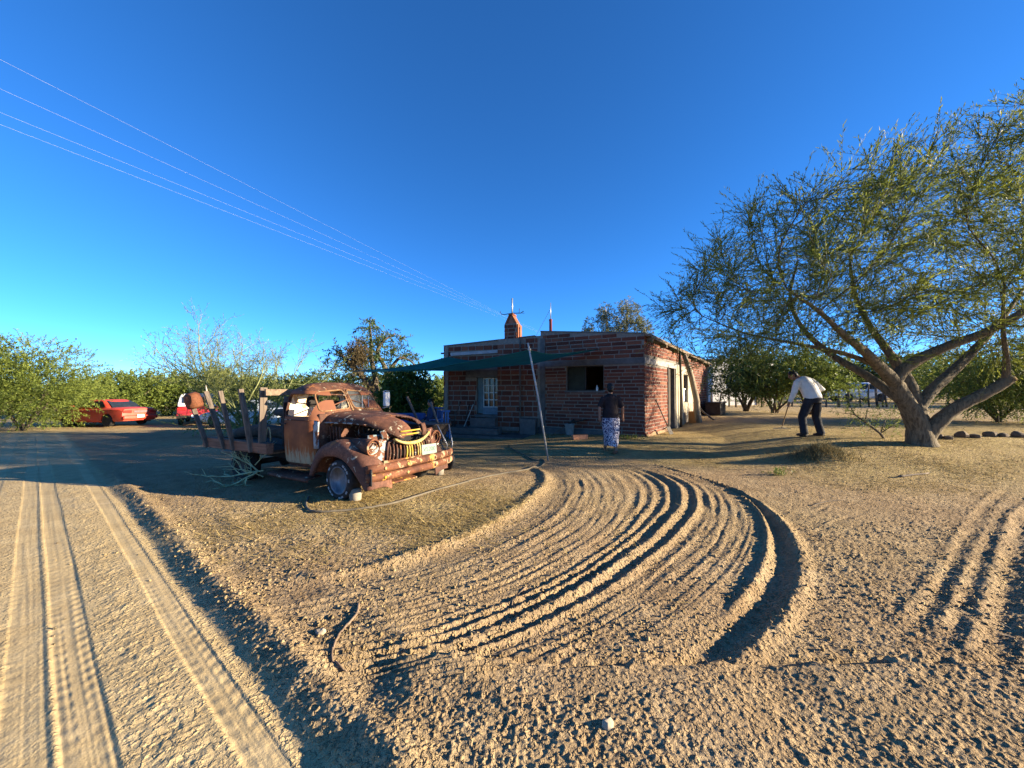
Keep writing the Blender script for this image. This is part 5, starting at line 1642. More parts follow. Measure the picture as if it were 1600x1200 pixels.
def limb_tree(name, label, cat, base, limbs, crown_poly, halfdepth, rs, natt, tip_r=0.005, leaf=None, leafmat=LEAF_PALO, bark='bark', step=0.22, dk=0.36, di=1.7, iters=70, group=None, sprays_per=3, density=None, thin_r=0.022, expo=2.3):
    """limbs: list of (polyline [(x,y,z)...] in tree space, radii); crown_poly in (x,z)"""
    root = empty(name, base, 0, label, cat, group)
    m = MB()
    nodes, par, rad = [], [], []
    for pl, rr in limbs:
        P = [Vector(p) for p in pl]
        # refine
        Q = []; RQ = []
        arr = cr_nd([tuple(p) for p in P], 6); rq = np.interp(np.linspace(0, 1, len(arr)), np.linspace(0, 1, len(rr)), rr)
        m.tube([Vector(p) for p in arr], [float(r * (1 + 0.10 * noise2(i * 0.7, r * 50 + len(nodes)))) for i, r in enumerate(rq)], 12)
        for i, p in enumerate(arr):
            if i > len(arr) * 0.35 and i % 2 == 0 or i == len(arr) - 1:
                nodes.append(np.array(p)); par.append(-1); rad.append(rq[i])
    m.build('trunk', M[bark], root, True)
    nseed = len(nodes)
    poly = np.array(crown_poly); lo, hi = poly.min(0), poly.max(0)
    A = []
    c0 = poly.mean(0)
    while len(A) < natt:
        q = lo + (hi - lo) * rs.random((4000, 2)); yy = rs.uniform(-1, 1, 4000)
        k = np.sqrt(np.clip(1 - yy ** 2, 0, 1)) * 0.45 + 0.58
        k = np.minimum(k, 1.0)
        qq = c0 + (q - c0) / k[:, None]
        ok = in_poly(qq[:, 0], qq[:, 1], crown_poly)
        if density is not None: ok &= rs.random(4000) < density(q[:, 0], q[:, 1])
        for (x, z), y in zip(q[ok], yy[ok]): A.append((x, y * halfdepth, z))
    A = np.array(A[:natt])
    N, par = colonize(nodes, par, A, step, di, dk, iters, rs)
    n = len(N)
    ch = [[] for _ in range(n)]
    for i in range(n):
        if par[i] >= 0: ch[par[i]].append(i)
    rr = np.zeros(n)
    for i in range(n - 1, -1, -1):
        rr[i] = tip_r if not ch[i] else sum(rr[c] ** expo for c in ch[i]) ** (1 / expo)
    br = MB()
    starts = [(i, c) for i in range(nseed) for c in ch[i]]
    stack = list(starts)
    while stack:
        p, c = stack.pop()
        chain = [p, c]
        r0 = rr[c]
        while ch[chain[-1]]:
            k = sorted(ch[chain[-1]], key=lambda q: -rr[q])
            for q in k[1:]: stack.append((chain[-1], q))
            chain.append(k[0])
        R0 = [min(float(rr[q]), 0.11) for q in chain]; R0[0] = R0[1]
        br.tube([Vector(N[q]) for q in chain], R0, 6 if r0 > 0.03 else (4 if r0 > 0.012 else 3), cap=False)
    br.build('branches', M['bark_dark'], root, True)
    thin = np.array([i for i in range(nseed, n) if rr[i] < thin_r])
    dirs = np.array([N[i] - N[par[i]] for i in thin])
    O = np.repeat(N[thin], sprays_per, 0); D = np.repeat(unit(dirs), sprays_per, 0)
    D = D + rs.normal(size=D.shape) * leaf.get('spread', 0.7) + np.array([0, 0, leaf.get('up', 0.15)])
    O = O - np.repeat(dirs, sprays_per, 0) * rs.random((len(O), 1))
    ln = leaf['len'] * rs.uniform(0.5, 1.4, len(O))
    ct = np.clip(0.42 + 0.75 * noise2(O[:, 0] * 1.1 + O[:, 1], O[:, 2] * 1.1) + 0.15 * rs.normal(size=len(O)), 0, 1)
    keep = rs.random(len(O)) < np.clip(0.78 + 1.3 * noise2(O[:, 0] * 0.9 + 7, O[:, 2] * 0.9 + O[:, 1] * 0.6), 0.15, 1)
    O, D, ln, ct = O[keep], D[keep], ln[keep], ct[keep]
    leaves_obj('crown', [sprays(rs, O, D, ln, leaf['n'], leaf['ll'], leaf['lw'], leaf.get('droop', 0.1), leaf.get('side', 0.8), leaf.get('stem', 0.004), tclump=ct)], leafmat, root)
    return root, n
def cr_nd(pts, per):
    P = np.array(pts, float); P = np.vstack([2 * P[0] - P[1], P, 2 * P[-1] - P[-2]])
    out = []
    m = len(P) - 3
    for i in range(m):
        t = np.linspace(0, 1, per, endpoint=False)[:, None]
        a, b, c, d = P[i], P[i + 1], P[i + 2], P[i + 3]
        out.append(0.5 * ((2 * b) + (c - a) * t + (2 * a - 5 * b + 4 * c - d) * t ** 2 + (3 * b - a - 3 * c + d) * t ** 3))
    out.append(P[-2][None])
    return np.vstack(out)

def big_tree():
    rs = np.random.default_rng(11)
    base = pg(1438, 694)
    sc = base.y / F_PX
    def q(u, v, dy=0.0): return ((u - 1438) * sc, dy, (694 - v) * sc)
    limbs = [
        ([q(1438, 704), q(1437, 690), q(1432, 668, -.02), q(1420, 645, -.05), q(1402, 618, -.1), q(1386, 596, -.15), q(1352, 572, -.3), q(1318, 552, -.5), q(1276, 530, -.7), q(1230, 500, -.9), q(1180, 470, -1.0)], [0.30, 0.255, 0.20, 0.175, 0.15, 0.135, 0.11, 0.085, 0.06, 0.04, 0.022]),
        ([q(1386, 598, -.15), q(1398, 578, -.2), q(1420, 560, -.3), q(1452, 542, -.45), q(1492, 524, -.6), q(1530, 494, -.8), q(1556, 450, -.9), q(1572, 390, -1.0), q(1582, 320, -1.0)], [0.13, 0.12, 0.105, 0.09, 0.08, 0.068, 0.055, 0.04, 0.025]),
        ([q(1437, 680), q(1441, 650, .10), q(1442, 620, .2), q(1438, 590, .3), q(1424, 545, .5), q(1408, 500, .7), q(1396, 440, .9), q(1400, 360, 1.1)], [0.20, 0.17, 0.14, 0.115, 0.085, 0.06, 0.04, 0.02]),
        ([q(1440, 684), q(1452, 662, -.12), q(1470, 638, -.25), q(1498, 617, -.4), q(1518, 602, -.5), q(1527, 592, -.55)], [0.19, 0.145, 0.12, 0.11, 0.10, 0.10]),
        ([q(1524, 596, -.52), q(1518, 575, -.6), q(1508, 555, -.7), q(1496, 520, -.8), q(1490, 460, -.9)], [0.07, 0.055, 0.045, 0.034, 0.02]),
        ([q(1441, 640, .1), q(1466, 612, .15), q(1500, 588, .25), q(1540, 562, .4), q(1585, 532, .6), q(1640, 490, .8), q(1700, 430, 1.0)], [0.12, 0.115, 0.105, 0.095, 0.08, 0.06, 0.03]),
        ([q(1408, 626, .0), q(1380, 585, .4), q(1350, 550, .8), q(1322, 500, 1.2), q(1310, 440, 1.4), q(1330, 370, 1.5)], [0.10, 0.085, 0.07, 0.055, 0.04, 0.02]),
        ([q(1352, 572, -.3), q(1300, 552, -.2), q(1245, 535, .1), q(1180, 515, .4), q(1120, 485, .6)], [0.06, 0.045, 0.03, 0.018, 0.010]),
    ]
    P = [(1045, 475), (1052, 440), (1085, 425), (1108, 398), (1092, 375), (1140, 330), (1190, 312), (1232, 335), (1290, 335), (1300, 280), (1330, 250), (1385, 262), (1420, 238), (1450, 222), (1488, 245), (1500, 190), (1530, 165), (1562, 185), (1600, 155), (1720, 160), (1830, 260), (1880, 400), (1830, 540), (1700, 590), (1600, 572), (1540, 575), (1480, 545), (1400, 545), (1345, 535), (1270, 550), (1210, 562), (1150, 582), (1095, 572), (1060, 525)]
    poly = [((u - 1438) * sc, (694 - v) * sc) for u, v in P]
    def dens(x, z):
        u = x / sc + 1438; v = 694 - z / sc
        d = 0.55 + 0.45 * sstep(1420, 1150, u)
        d = d * (1 - 0.65 * np.exp(-(((u - 1430) / 70) ** 2 + ((v - 540) / 60) ** 2)))
        return d
    tr, n = limb_tree('palo_verde_tree', 'large spreading green tree with a thick forked trunk on the right', 'tree', base, limbs, poly, 2.7, rs, 2600, tip_r=0.0042,
                      leaf=dict(len=0.70, n=17, ll=0.088, lw=0.0150, droop=0.20, side=0.32, stem=0.0034, spread=0.38, up=0.13), step=0.2, dk=0.30, di=1.5, density=dens, sprays_per=5, iters=80)
    # pale cut end of the sawn limb
    m = MB(); c = Vector(q(1527, 592, -.55)); d = (Vector(q(1527, 592, -.55)) - Vector(q(1518, 602, -.5))).normalized()
    m.tube([c, c + d * 0.03], [0.108, 0.10], 12); m.build('cut_end', m_plain('fresh_cut_wood', (0.62, 0.40, 0.16), 0.8, 0.2, 20), tr, True)
    print('TREE NODES', n)
big_tree()

def background_plants():
    rs = np.random.default_rng(31)
    G = 'mesquite shrubs behind the red cars'
    # left group, from the frame edge inwards
    def B(u, vb, Y, w, h, lab, mat=LEAF_MESQ, **kw):
        X = (u - CX) / F_PX * Y
        return bush(kw.pop('name', 'mesquite_shrub'), lab, kw.pop('cat', 'shrub'), X, Y, w, h, rs, mat, **kw)
    B(38, 0, 17.5, 6.2, 4.1, 'tall bright green mesquite shrub at the left edge overhanging the front of the red sedan', n=2300, nl=17, lobes=13, depth=5.5, ll=.115, lw=.032)
    B(-130, 0, 16.5, 6.0, 4.2, 'green mesquite shrub half cut off by the left edge of the picture', n=1500, lobes=10)
    B(118, 0, 20.5, 3.4, 2.3, 'low feathery shrub touching the red sedan from behind the bonnet', n=900, lobes=7, nl=16, ll=.11, lw=.03)
    B(196, 0, 27, 4.8, 3.0, 'rounded green shrub directly behind the roof of the red sedan', n=1000, ll=.2, lw=.07)
    B(262, 0, 30, 5.2, 3.3, 'green shrub behind and between the red sedan and the red pickup', n=1000, ll=.2, lw=.07)
    B(330, 0, 32, 5.5, 3.4, 'dark green shrub behind the red pickup', LEAF_DARK, n=1000, ll=.2, lw=.07)
    B(420, 0, 30, 5.6, 3.0, 'dark green shrub showing above the truck stakes nearest the cab', LEAF_DARK, n=1000, ll=.2, lw=.07)
    B(495, 0, 33, 6.0, 3.3, 'distant shrub showing just above the truck cab roof', LEAF_DARK, n=1000, ll=.2, lw=.07)
    B(677, 0, 21, 2.4, 2.2, 'pale green shrub between the dark citrus tree and the house corner', LEAF_MESQ, n=600, ll=.16, lw=.05)
    bush('citrus_tree', 'dense dark green tree with bright top leaves standing behind the shade net', 'tree', (628 - CX) / F_PX * 16, 16, 2.3, 2.55, rs, LEAF_CIT, n=1100, nl=9, ll=.13, lw=.07, lobes=8, slen=.3, up=.2)
    # broom-like palo verde with pale stems
    root = empty('bare_palo_verde', (pd(385, 640, 14.5).x, 14.5, gz(-10, 14.5)), 0, 'sparse yellow green palo verde with bare upright branches behind the truck bed', 'tree')
    m = MB(); O = []; D = []; Ls = []
    def rec(p, d, L, r, lev):
        k = 5; pts = [p]
        q = p.copy(); dd = d.copy()
        for i in range(k):
            dd = (dd + Vector(rs.normal(size=3)) * 0.16 + Vector((0, 0, 0.05))).normalized(); q = q + dd * L / k; pts.append(q.copy())
            if lev >= 1: O.append(tuple(q)); D.append(tuple(dd)); Ls.append(0.35)
        m.tube(pts, [r, r * .9, r * .8, r * .7, r * .6, r * .5], 5 if lev < 2 else 3, cap=False)
        if lev < 3:
            for j in range(3 if lev else 4):
                s = pts[2 + j % 4]
                nd = (dd + Vector(rs.normal(size=3)) * 0.55 + Vector((0, 0, 0.15))).normalized()
                rec(s, nd, L * 0.66, r * 0.5, lev + 1)
    for k in range(8):
        a = k * 2.4 + 0.3
        rec(Vector((rs.uniform(-.2, .2), rs.uniform(-.2, .2), -0.1)), Vector((math.cos(a) * 0.55, math.sin(a) * 0.5, 0.9)).normalized(), rs.uniform(1.9, 2.6), 0.05, 0)
    m.build('branches', m_plain('pale_green_bark', (0.20, 0.215, 0.085), 0.8, 0.3, 5), root, True)
    O = np.array(O); D = np.array(D) + rs.normal(size=(len(O), 3)) * 0.5
    leaves_obj('twigs', [sprays(rs, O, D, np.array(Ls), 6, 0.10, 0.014, 0.05, 0.5, 0.005)], LEAF_PALE, root)
    lowO = np.stack([rs.normal(size=500) * 0.8 - 0.2, rs.normal(size=500) * 0.7, rs.uniform(0.1, 2.0, 500)], 1)
    leaves_obj('lower_foliage', [sprays(rs, lowO, rs.normal(size=(500, 3)) + np.array([0, 0, 1.2]), np.full(500, .6), 10, 0.10, 0.03, .05, .5, 0.006)], LEAF_PALE, root)
    # old mesquite with a mistletoe clump, behind the net
    Y = 22; bx = pd(590, 640, Y)
    base = Vector((bx.x, Y, gz(bx.x, Y)))
    sc = Y / F_PX; vb = CY + (EYE - base.z) / sc
    def q(u, v, dy=0.): return ((u - 590) * sc, dy, (vb - v) * sc)
    limbs = [([q(592, vb + 6), q(590, 625), q(580, 605), q(566, 585, -.3), q(550, 565, -.6), q(535, 550, -.9)], [.30, .26, .22, .16, .11, .05]),
             ([q(588, 620), q(584, 590, .2), q(578, 560, .2), q(578, 530, .1), q(577, 505, 0)], [.2, .15, .12, .08, .04]),
             ([q(590, 622), q(606, 600, -.2), q(604, 575, -.3), q(592, 552, -.3), q(600, 535, -.3), q(618, 522, -.2)], [.18, .14, .12, .10, .08, .04]),
             ([q(604, 590, -.2), q(620, 560, .3), q(636, 562, .5), q(648, 575, .6)], [.12, .09, .06, .03])]
    Pp = [(512, 590), (518, 560), (530, 540), (552, 536), (566, 530), (566, 505), (576, 492), (590, 500), (596, 525), (604, 512), (622, 508), (634, 530), (652, 545), (656, 575), (648, 598), (620, 600), (590, 590), (560, 600), (535, 606)]
    poly = [((u - 590) * sc, (vb - v) * sc) for u, v in Pp]
    tr, n = limb_tree('mesquite_tree', 'tall open mesquite tree with a brown mistletoe clump rising behind the truck and net', 'tree', base, limbs, poly, 2.2, rs, 900, tip_r=0.010,
                      leaf=dict(len=0.5, n=10, ll=0.18, lw=0.055, droop=0.2, side=0.8, stem=0.007, spread=0.7, up=0.05), leafmat=LEAF_DARK, bark='bark_dark', step=0.35, dk=0.5, di=2.6, sprays_per=3, thin_r=0.05)
    nb = 420
    u_ = unit(rs.normal(size=(nb, 3))); C0 = np.array(q(580, 553, -2.0)); O = C0 + u_ * np.array([.42, .42, .85]) * rs.random((nb, 1))
    leaves_obj('mistletoe_clump', [sprays(rs, O, u_ * .5 + np.array([0, 0, -0.9]), np.full(nb, .55), 9, .14, .03, .2, .5, .008)], LEAF_BROWN, tr)
    nb = 420
    O = np.stack([rs.normal(size=nb) * 0.9 + q(545, 0)[0] * 0.6, rs.normal(size=nb) * .8 - 0.6, rs.uniform(0.6, 2.4, nb)], 1)
    leaves_obj('hanging_twigs', [sprays(rs, O, rs.normal(size=(nb, 3)) * .4 + np.array([0, 0, -1.]), np.full(nb, .9), 9, .16, .03, .1, .5, .009)], LEAF_BROWN, tr)
    # eucalyptus above the roof
    Y = 34; bx = pd(962, 640, Y); base = Vector((bx.x, Y, gz(bx.x, Y))); sc = Y / F_PX; vb = CY + (EYE - base.z) / sc
    def q2(u, v, dy=0.): return ((u - 962) * sc, dy, (vb - v) * sc)
    limbs = [([q2(962, vb + 4), q2(962, 600), q2(958, 560), q2(950, 525), q2(948, 495), q2(946, 480)], [.35, .3, .24, .16, .1, .05]),
             ([q2(960, 575), q2(972, 540), q2(980, 510), q2(981, 485), q2(980, 472)], [.22, .17, .12, .08, .04]), ([q2(962, 580), q2(985, 560), q2(1000, 535), q2(1006, 515)], [.15, .12, .08, .04]), ([q2(960, 580), q2(940, 560), q2(926, 535), q2(920, 512)], [.12, .1, .06, .03])]
    cl = [(921, 514, 13, 16), (946, 494, 14, 24), (981, 492, 21, 27), (968, 514, 13, 12), (1008, 516, 12, 16), (1000, 505, 12, 14), (955, 522, 22, 9)]
    root = empty('eucalyptus_tree', base, 0, 'tall pale eucalyptus tree rising behind the house roof', 'tree')
    m = MB()
    for pl, rr in limbs: m.tube([Vector(p) for p in pl], rr, 7)
    m.build('trunk', m_bark('pale_bark', (0.35, 0.29, 0.22), (0.55, 0.48, 0.38), 3, .3), root, True)
    parts = []
    for (u, v, ru, rv) in cl:
        k = int(ru * rv * 0.5); w_ = unit(rs.normal(size=(k, 3))) * rs.random((k, 1)) ** 0.45
        O = np.array(q2(u, v)) + w_ * np.array([ru * sc, ru * sc, rv * sc])
        parts.append(sprays(rs, O, rs.normal(size=(k, 3)) + np.array([0, 0, .3]), np.full(k, .55), 7, .26, .06, .6, .8, .01))
    leaves_obj('crown', parts, LEAF_EUC, root)
    # right-hand background
    B(1165, 0, 20, 4.0, 3.3, 'dark mesquite tree with thin black stems between the house and the raking man', LEAF_DARK, n=900, lobes=9, low=.35, stems=9, name='mesquite_tree', cat='tree', ll=.17, lw=.05)
    B(1208, 0, 18.5, 3.8, 3.0, 'mesquite tree with slim dark trunks just left of the raking man', LEAF_MESQ, n=800, lobes=8, low=.35, stems=8, name='mesquite_tree', cat='tree', ll=.15, lw=.045)
    B(1268, 0, 17.5, 2.6, 3.2, 'yellow green mesquite tree right behind the raking man', LEAF_MESQ, n=800, lobes=8, low=.38, stems=7, name='mesquite_tree', cat='tree', ll=.14, lw=.045)
    B(1395, 0, 42, 9.0, 4.6, 'broad distant tree mass behind the white vehicle', LEAF_DARK, n=1200, ll=.3, lw=.1, name='mesquite_tree', cat='tree', slen=1.0)
    B(1300, 0, 45, 8.0, 4.4, 'distant dark tree behind the fence left of the white vehicle', LEAF_DARK, n=900, ll=.3, lw=.1, name='mesquite_tree', cat='tree', slen=1.0)
    B(1500, 0, 30, 7.0, 3.8, 'green shrub seen between the forked trunks of the big tree', LEAF_MESQ, n=1100, ll=.2, lw=.07)
    B(1560, 0, 13.5, 4.2, 2.6, 'arching feathery shrub to the right of the big tree trunk', LEAF_MESQ, n=1500, ll=.11, lw=.026, lobes=10, low=.12)
    B(1660, 0, 12.5, 4.0, 3.0, 'feathery shrub cut off by the right edge of the picture', LEAF_MESQ, n=1200, ll=.11, lw=.026, lobes=9)
    B(1620, 0, 24, 6.0, 3.4, 'tall shrub behind the arching shrub at the right edge', LEAF_MESQ, n=900, ll=.2, lw=.06)
    # small crooked sapling
    c = pg(1382, 685)
    root = empty('sapling', c, 0, 'small crooked sapling with a leaning black stem left of the big tree trunk', 'sapling')
    m = MB(); P = [Vector((0, 0, -.05)), Vector((-.12, 0, .12)), Vector((-.42, .05, .38)), Vector((-.62, .1, .55)), Vector((-.72, .1, .75))]
    m.tube(P, [.028, .025, .02, .016, .008], 6)
    for p, d in ((P[1], (.25, .1, .35)), (P[2], (-.3, 0, .1)), (P[2], (.15, .1, .3)), (P[3], (-.35, .1, .05)), (P[1], (.45, 0, .28))): m.tube([p, p + Vector(d) * .6, p + Vector(d)], [.012, .009, .004], 4)
    m.build('stem', M['bark_dark'], root, True)
    k = 150; O = np.stack([rs.uniform(-1.0, .55, k), rs.uniform(-.2, .3, k), rs.uniform(.12, .8, k)], 1); O[:, 2] += 0.25 * np.abs(O[:, 0])
    leaves_obj('foliage', [sprays(rs, O, rs.normal(size=(k, 3)) + np.array([0, 0, .2]), np.full(k, .22), 8, .06, .014, .2, .8, .003)], LEAF_MESQ, root)
    # far belt of scrub along the horizon
    parts = []
    for k in range(110):
        u = rs.uniform(-300, 1950); Y = rs.uniform(46, 85); X = (u - CX) / F_PX * Y
        if rs.random() < .25: X = rs.uniform(-150, 150); Y = rs.uniform(60, 110)
        h = rs.uniform(2.2, 4.4); w = rs.uniform(4, 8); z = gz(min(max(X, -60), 60), min(Y, 60))
        nn = 85; w_ = unit(rs.normal(size=(nn, 3))) * rs.random((nn, 1)) ** .5
        O = np.array([X, Y, z + h * .45]) + w_ * np.array([w / 2, w / 2, h * .48])
        parts.append(sprays(rs, O, w_ + np.array([0, 0, .4]), np.full(nn, 1.0), 5, .62, .26, .2, 1.0, 0.0, tint=(0, .8)))
    tag(leaves_obj('treeline', parts, LEAF_DARK), kind='stuff')
background_plants()
# ------------------------------------------------------------------ people
SKIN = m_plain('brown_skin', (0.26, 0.125, 0.075), 0.55, 0.15, 10)
HAIR = m_plain('black_hair', (0.012, 0.010, 0.009), 0.5, 0.3, 40, 0.4)
def ell(m, c, r, n=14, k=9, M3=None):
    prof = [(math.sin(math.pi * i / k), -math.cos(math.pi * i / k)) for i in range(k + 1)]
    s0 = m.n
    m.lathe([(max(p, 1e-4), h) for p, h in prof], (0, 0, 0), 'z', n)
    for i in range(s0, m.n):
        p = Vector((m.v[i][0] * r[0], m.v[i][1] * r[1], m.v[i][2] * r[2]))
        if M3 is not None: p = M3 @ p
        m.v[i] = tuple(p + Vector(c))
def sect(m, secs, n=18):
    """closed lofts of elliptical sections: (centre, rx, ry[, yaw])"""
    out = []
    for s in secs:
        c, rx, ry = Vector(s[0]), s[1], s[2]
        out.append([(c.x + rx * math.cos(2 * math.pi * k / n), c.y + ry * math.sin(2 * math.pi * k / n), c.z) for k in range(n)])
    m.loft(out)
def remesh(o, vox=0.009, smooth=3):
    mod(o, 'REMESH', mode='VOXEL', voxel_size=vox, use_smooth_shade=True)
    mod(o, 'SMOOTH', factor=0.5, iterations=smooth)
    return apply_mods(o)
def hand(m, wrist, d, side, curl=0.5, pn=None):
    """palm and five fingers; d = direction of the forearm, side = thumb side"""
    d = Vector(d).normalized(); s = (Vector(side) - d * Vector(side).dot(d)).normalized(); n = d.cross(s)
    w = Vector(wrist)
    m.tube([w - d * 0.02, w + d * 0.02, w + d * 0.055, w + d * 0.09], [0.026, 0.03, 0.034, 0.03], 8)
    for k, (off, L) in enumerate(((0.030, 0.068), (0.011, 0.078), (-0.009, 0.072), (-0.027, 0.056))):
        b = w + d * 0.075 + s * off
        p1 = b + (d * math.cos(curl * .6) + n * math.sin(curl * .6)) * L * 0.45
        p2 = p1 + (d * math.cos(curl * 1.4) + n * math.sin(curl * 1.4)) * L * 0.33
        p3 = p2 + (d * math.cos(curl * 2.2) + n * math.sin(curl * 2.2)) * L * 0.25
        m.tube([b, p1, p2, p3], [0.0105, 0.0098, 0.0092, 0.0075], 6)
    b = w + d * 0.03 + s * 0.026
    p1 = b + (d * 0.7 + s * 0.7 + n * .15).normalized() * 0.035; p2 = p1 + (d * 0.9 + s * 0.25 + n * 0.35).normalized() * 0.03
    m.tube([b - d * .01, b, p1, p2], [0.014, 0.013, 0.011, 0.009], 6)
def head(m, c, fwd, up, r=1.0):
    """skull with brow, nose, chin and ears; c = head centre"""
    f = Vector(fwd).normalized(); u = Vector(up); u = (u - f * u.dot(f)).normalized(); s = u.cross(f)
    M3 = Matrix((s, f, u)).transposed()
    P = lambda x, y, z: Vector(c) + M3 @ (Vector((x, y, z)) * r)
    ell(m, P(0, -0.008, 0.02), (0.075 * r, 0.092 * r, 0.10 * r), M3=M3)
    ell(m, P(0, 0.03, -0.055), (0.055 * r, 0.055 * r, 0.062 * r), M3=M3)
    ell(m, P(0, 0.093, -0.015), (0.014 * r, 0.020 * r, 0.026 * r), 8, 6, M3=M3)
    ell(m, P(0, 0.085, 0.02), (0.055 * r, 0.012 * r, 0.010 * r), 10, 6, M3=M3)
    ell(m, P(0, 0.078, -0.062), (0.024 * r, 0.012 * r, 0.008 * r), 8, 6, M3=M3)
    for q in (-1, 1):
        ell(m, P(q * 0.076, -0.005, -0.01), (0.010 * r, 0.020 * r, 0.032 * r), 8, 6, M3=M3)
    return P, M3
def eyes(root, P, M3):
    m = MB()
    for q in (-1, 1): ell(m, P(q * 0.03, 0.080, 0.003), (0.012, 0.008, 0.007), 8, 6, M3=M3)
    m.build('eyes', M['black'], root, True)
def hair_cap(m, P, M3, back=0.0, bun=False, low=0.0):
    ell(m, P(0, -0.016, 0.034), (0.083, 0.096, 0.099), 18, 12, M3=M3)
    ell(m, P(0, -0.045, -0.015 - low), (0.078, 0.066, 0.085), 16, 10, M3=M3)
    if bun: ell(m, P(0, -0.10, -0.03), (0.045, 0.04, 0.045), 12, 8, M3=M3)

def woman():
    p = pg(954, 707)
    fa = R(90 - 12)                     # walking away, slightly to the left
    root = empty('person', p, fa - R(90) + R(14), 'woman in a dark blouse and patterned white skirt walking away towards the house', 'person')
    # local frame: +y forward (away), x right
    b = MB()
    hip = Vector((0, 0, 0.88))
    # legs: right foot behind with the heel lifted, left foot forward
    b.tube([(0.085, 0.0, 0.90), (0.095, -0.03, 0.68), (0.075, -0.06, 0.46), (0.065, -0.13, 0.27), (0.06, -0.20, 0.10), (0.06, -0.22, 0.06)], [0.095, 0.088, 0.058, 0.056, 0.034, 0.036], 10)
    b.tube([(0.06, -0.225, 0.055), (0.062, -0.16, 0.028), (0.065, -0.07, 0.022), (0.066, -0.03, 0.02)], [0.032, 0.036, 0.036, 0.024], 8)
    b.tube([(-0.085, 0.0, 0.90), (-0.09, 0.10, 0.68), (-0.08, 0.17, 0.46), (-0.075, 0.20, 0.27), (-0.075, 0.22, 0.08)], [0.095, 0.088, 0.058, 0.056, 0.036], 10)
    b.tube([(-0.075, 0.20, 0.045), (-0.077, 0.30, 0.04), (-0.08, 0.40, 0.028)], [0.036, 0.038, 0.026], 8)
    sect(b, [((0, 0, 0.80), 0.15, 0.12), ((0, 0, 0.92), 0.175, 0.13), ((0, 0.01, 1.06), 0.145, 0.11), ((0, 0.015, 1.20), 0.155, 0.11), ((0, 0.01, 1.32), 0.16, 0.09), ((0, 0.01, 1.37), 0.08, 0.06)])
    b.tube([(0, 0.01, 1.34), (0, 0.025, 1.43), (0, 0.035, 1.48)], [0.055, 0.05, 0.05], 10)
    P, M3 = head(b, (0, 0.04, 1.525), (0.05, 1, -0.12), (0, 0, 1))
    for sx, el, wr in ((1, (0.275, -0.03, 1.075), (0.30, 0.035, 0.86)), (-1, (-0.27, -0.02, 1.08), (-0.285, -0.06, 0.86))):
        sh = Vector((sx * 0.165, 0.01, 1.315)); el = Vector(el); wr = Vector(wr)
        b.tube([sh, sh.lerp(el, .5), el, el.lerp(wr, .4), wr], [0.052, 0.046, 0.040, 0.038, 0.026], 10)
        hand(b, wr, wr - el, (0, 1, 0), 0.45)
    body = b.build('body', SKIN, root, True); remesh(body, 0.0098, 2)
    h = MB(); hair_cap(h, P, M3, bun=True, low=0.0); h = h.build('hair', HAIR, root, True); remesh(h, 0.008, 2)
    eyes(root, P, M3)
    # blouse
    c = MB()
    sect(c, [((0, -0.005, 0.83), 0.205, 0.155), ((0, -0.005, 0.93), 0.20, 0.155), ((0, 0.0, 1.06), 0.172, 0.135), ((0, 0.01, 1.20), 0.178, 0.13), ((0, 0.01, 1.31), 0.182, 0.112), ((0, 0.01, 1.365), 0.12, 0.085), ((0, 0.02, 1.40), 0.07, 0.065)], 22)
    for sx, el in ((1, (0.275, -0.03, 1.075)), (-1, (-0.27, -0.02, 1.08))):
        sh = Vector((sx * 0.155, 0.01, 1.315)); el = Vector(el); end = sh + (el - sh) * 0.98
        c.tube([sh, sh.lerp(end, .5), end + Vector((0, 0, 0))], [0.070, 0.068, 0.066], 12)
    o = c.build('blouse', m_plain('dark_blouse', (0.018, 0.012, 0.014), 0.85, 0.5, 9, 0.3), root, True); remesh(o, 0.011, 3)
    # skirt, with a swinging hem
    def rowk(z, rx, ry, cx, cy, amp):
        return [(cx + (rx + amp * math.sin(5 * a + z * 6)) * math.cos(a), cy + (ry + amp * math.cos(4 * a + z * 9)) * math.sin(a), z + 0.02 * math.sin(2 * a) * (0.9 - z)) for a in np.linspace(0, 2 * math.pi, 40, endpoint=False)]
    s = MB(); s.grid([rowk(0.90, .185, .14, 0, 0, 0), rowk(0.82, .205, .16, 0, 0, .002), rowk(0.68, .215, .175, 0, .01, .008), rowk(0.50, .19, .19, 0.005, .01, .014), rowk(0.34, .165, .215, 0.01, .01, .016), rowk(0.22, .15, .235, 0.012, .005, .016), rowk(0.17, .145, .24, .012, 0, .014)], closed_v=True)
    t = NT('patterned_skirt')
    v = t.noise(24, 2, 0.5, None, 1.6)
    v2 = t.vor(30)
    pm = t.math('MULTIPLY', t.step(v, 0.47, 0.50), t.step(v2, 0.12, 0.2))
    t.out(t.mix(pm, (0.50, 0.50, 0.56), (0.025, 0.022, 0.075)), 0.85)
    o = s.build('skirt', t.m, root, True); mod(o, 'SOLIDIFY', thickness=0.006); mod(o, 'SUBSURF', levels=1, render_levels=1)
    f = MB()
    f.grid([[(0.03 + 0.07 * u, -0.235 + 0.22 * v_, 0.05 - 0.035 * v_ if v_ < .6 else 0.014) for u in np.linspace(0, 1, 4)] for v_ in np.linspace(0, 1, 7)])
    f.grid([[(-0.11 + 0.07 * u, 0.16 + 0.25 * v_, 0.012) for u in np.linspace(0, 1, 4)] for v_ in np.linspace(0, 1, 7)])
    o = f.build('sandals', m_plain('brown_sandal', (0.13, 0.08, 0.05), 0.8), root); mod(o, 'SOLIDIFY', thickness=0.014)
woman()

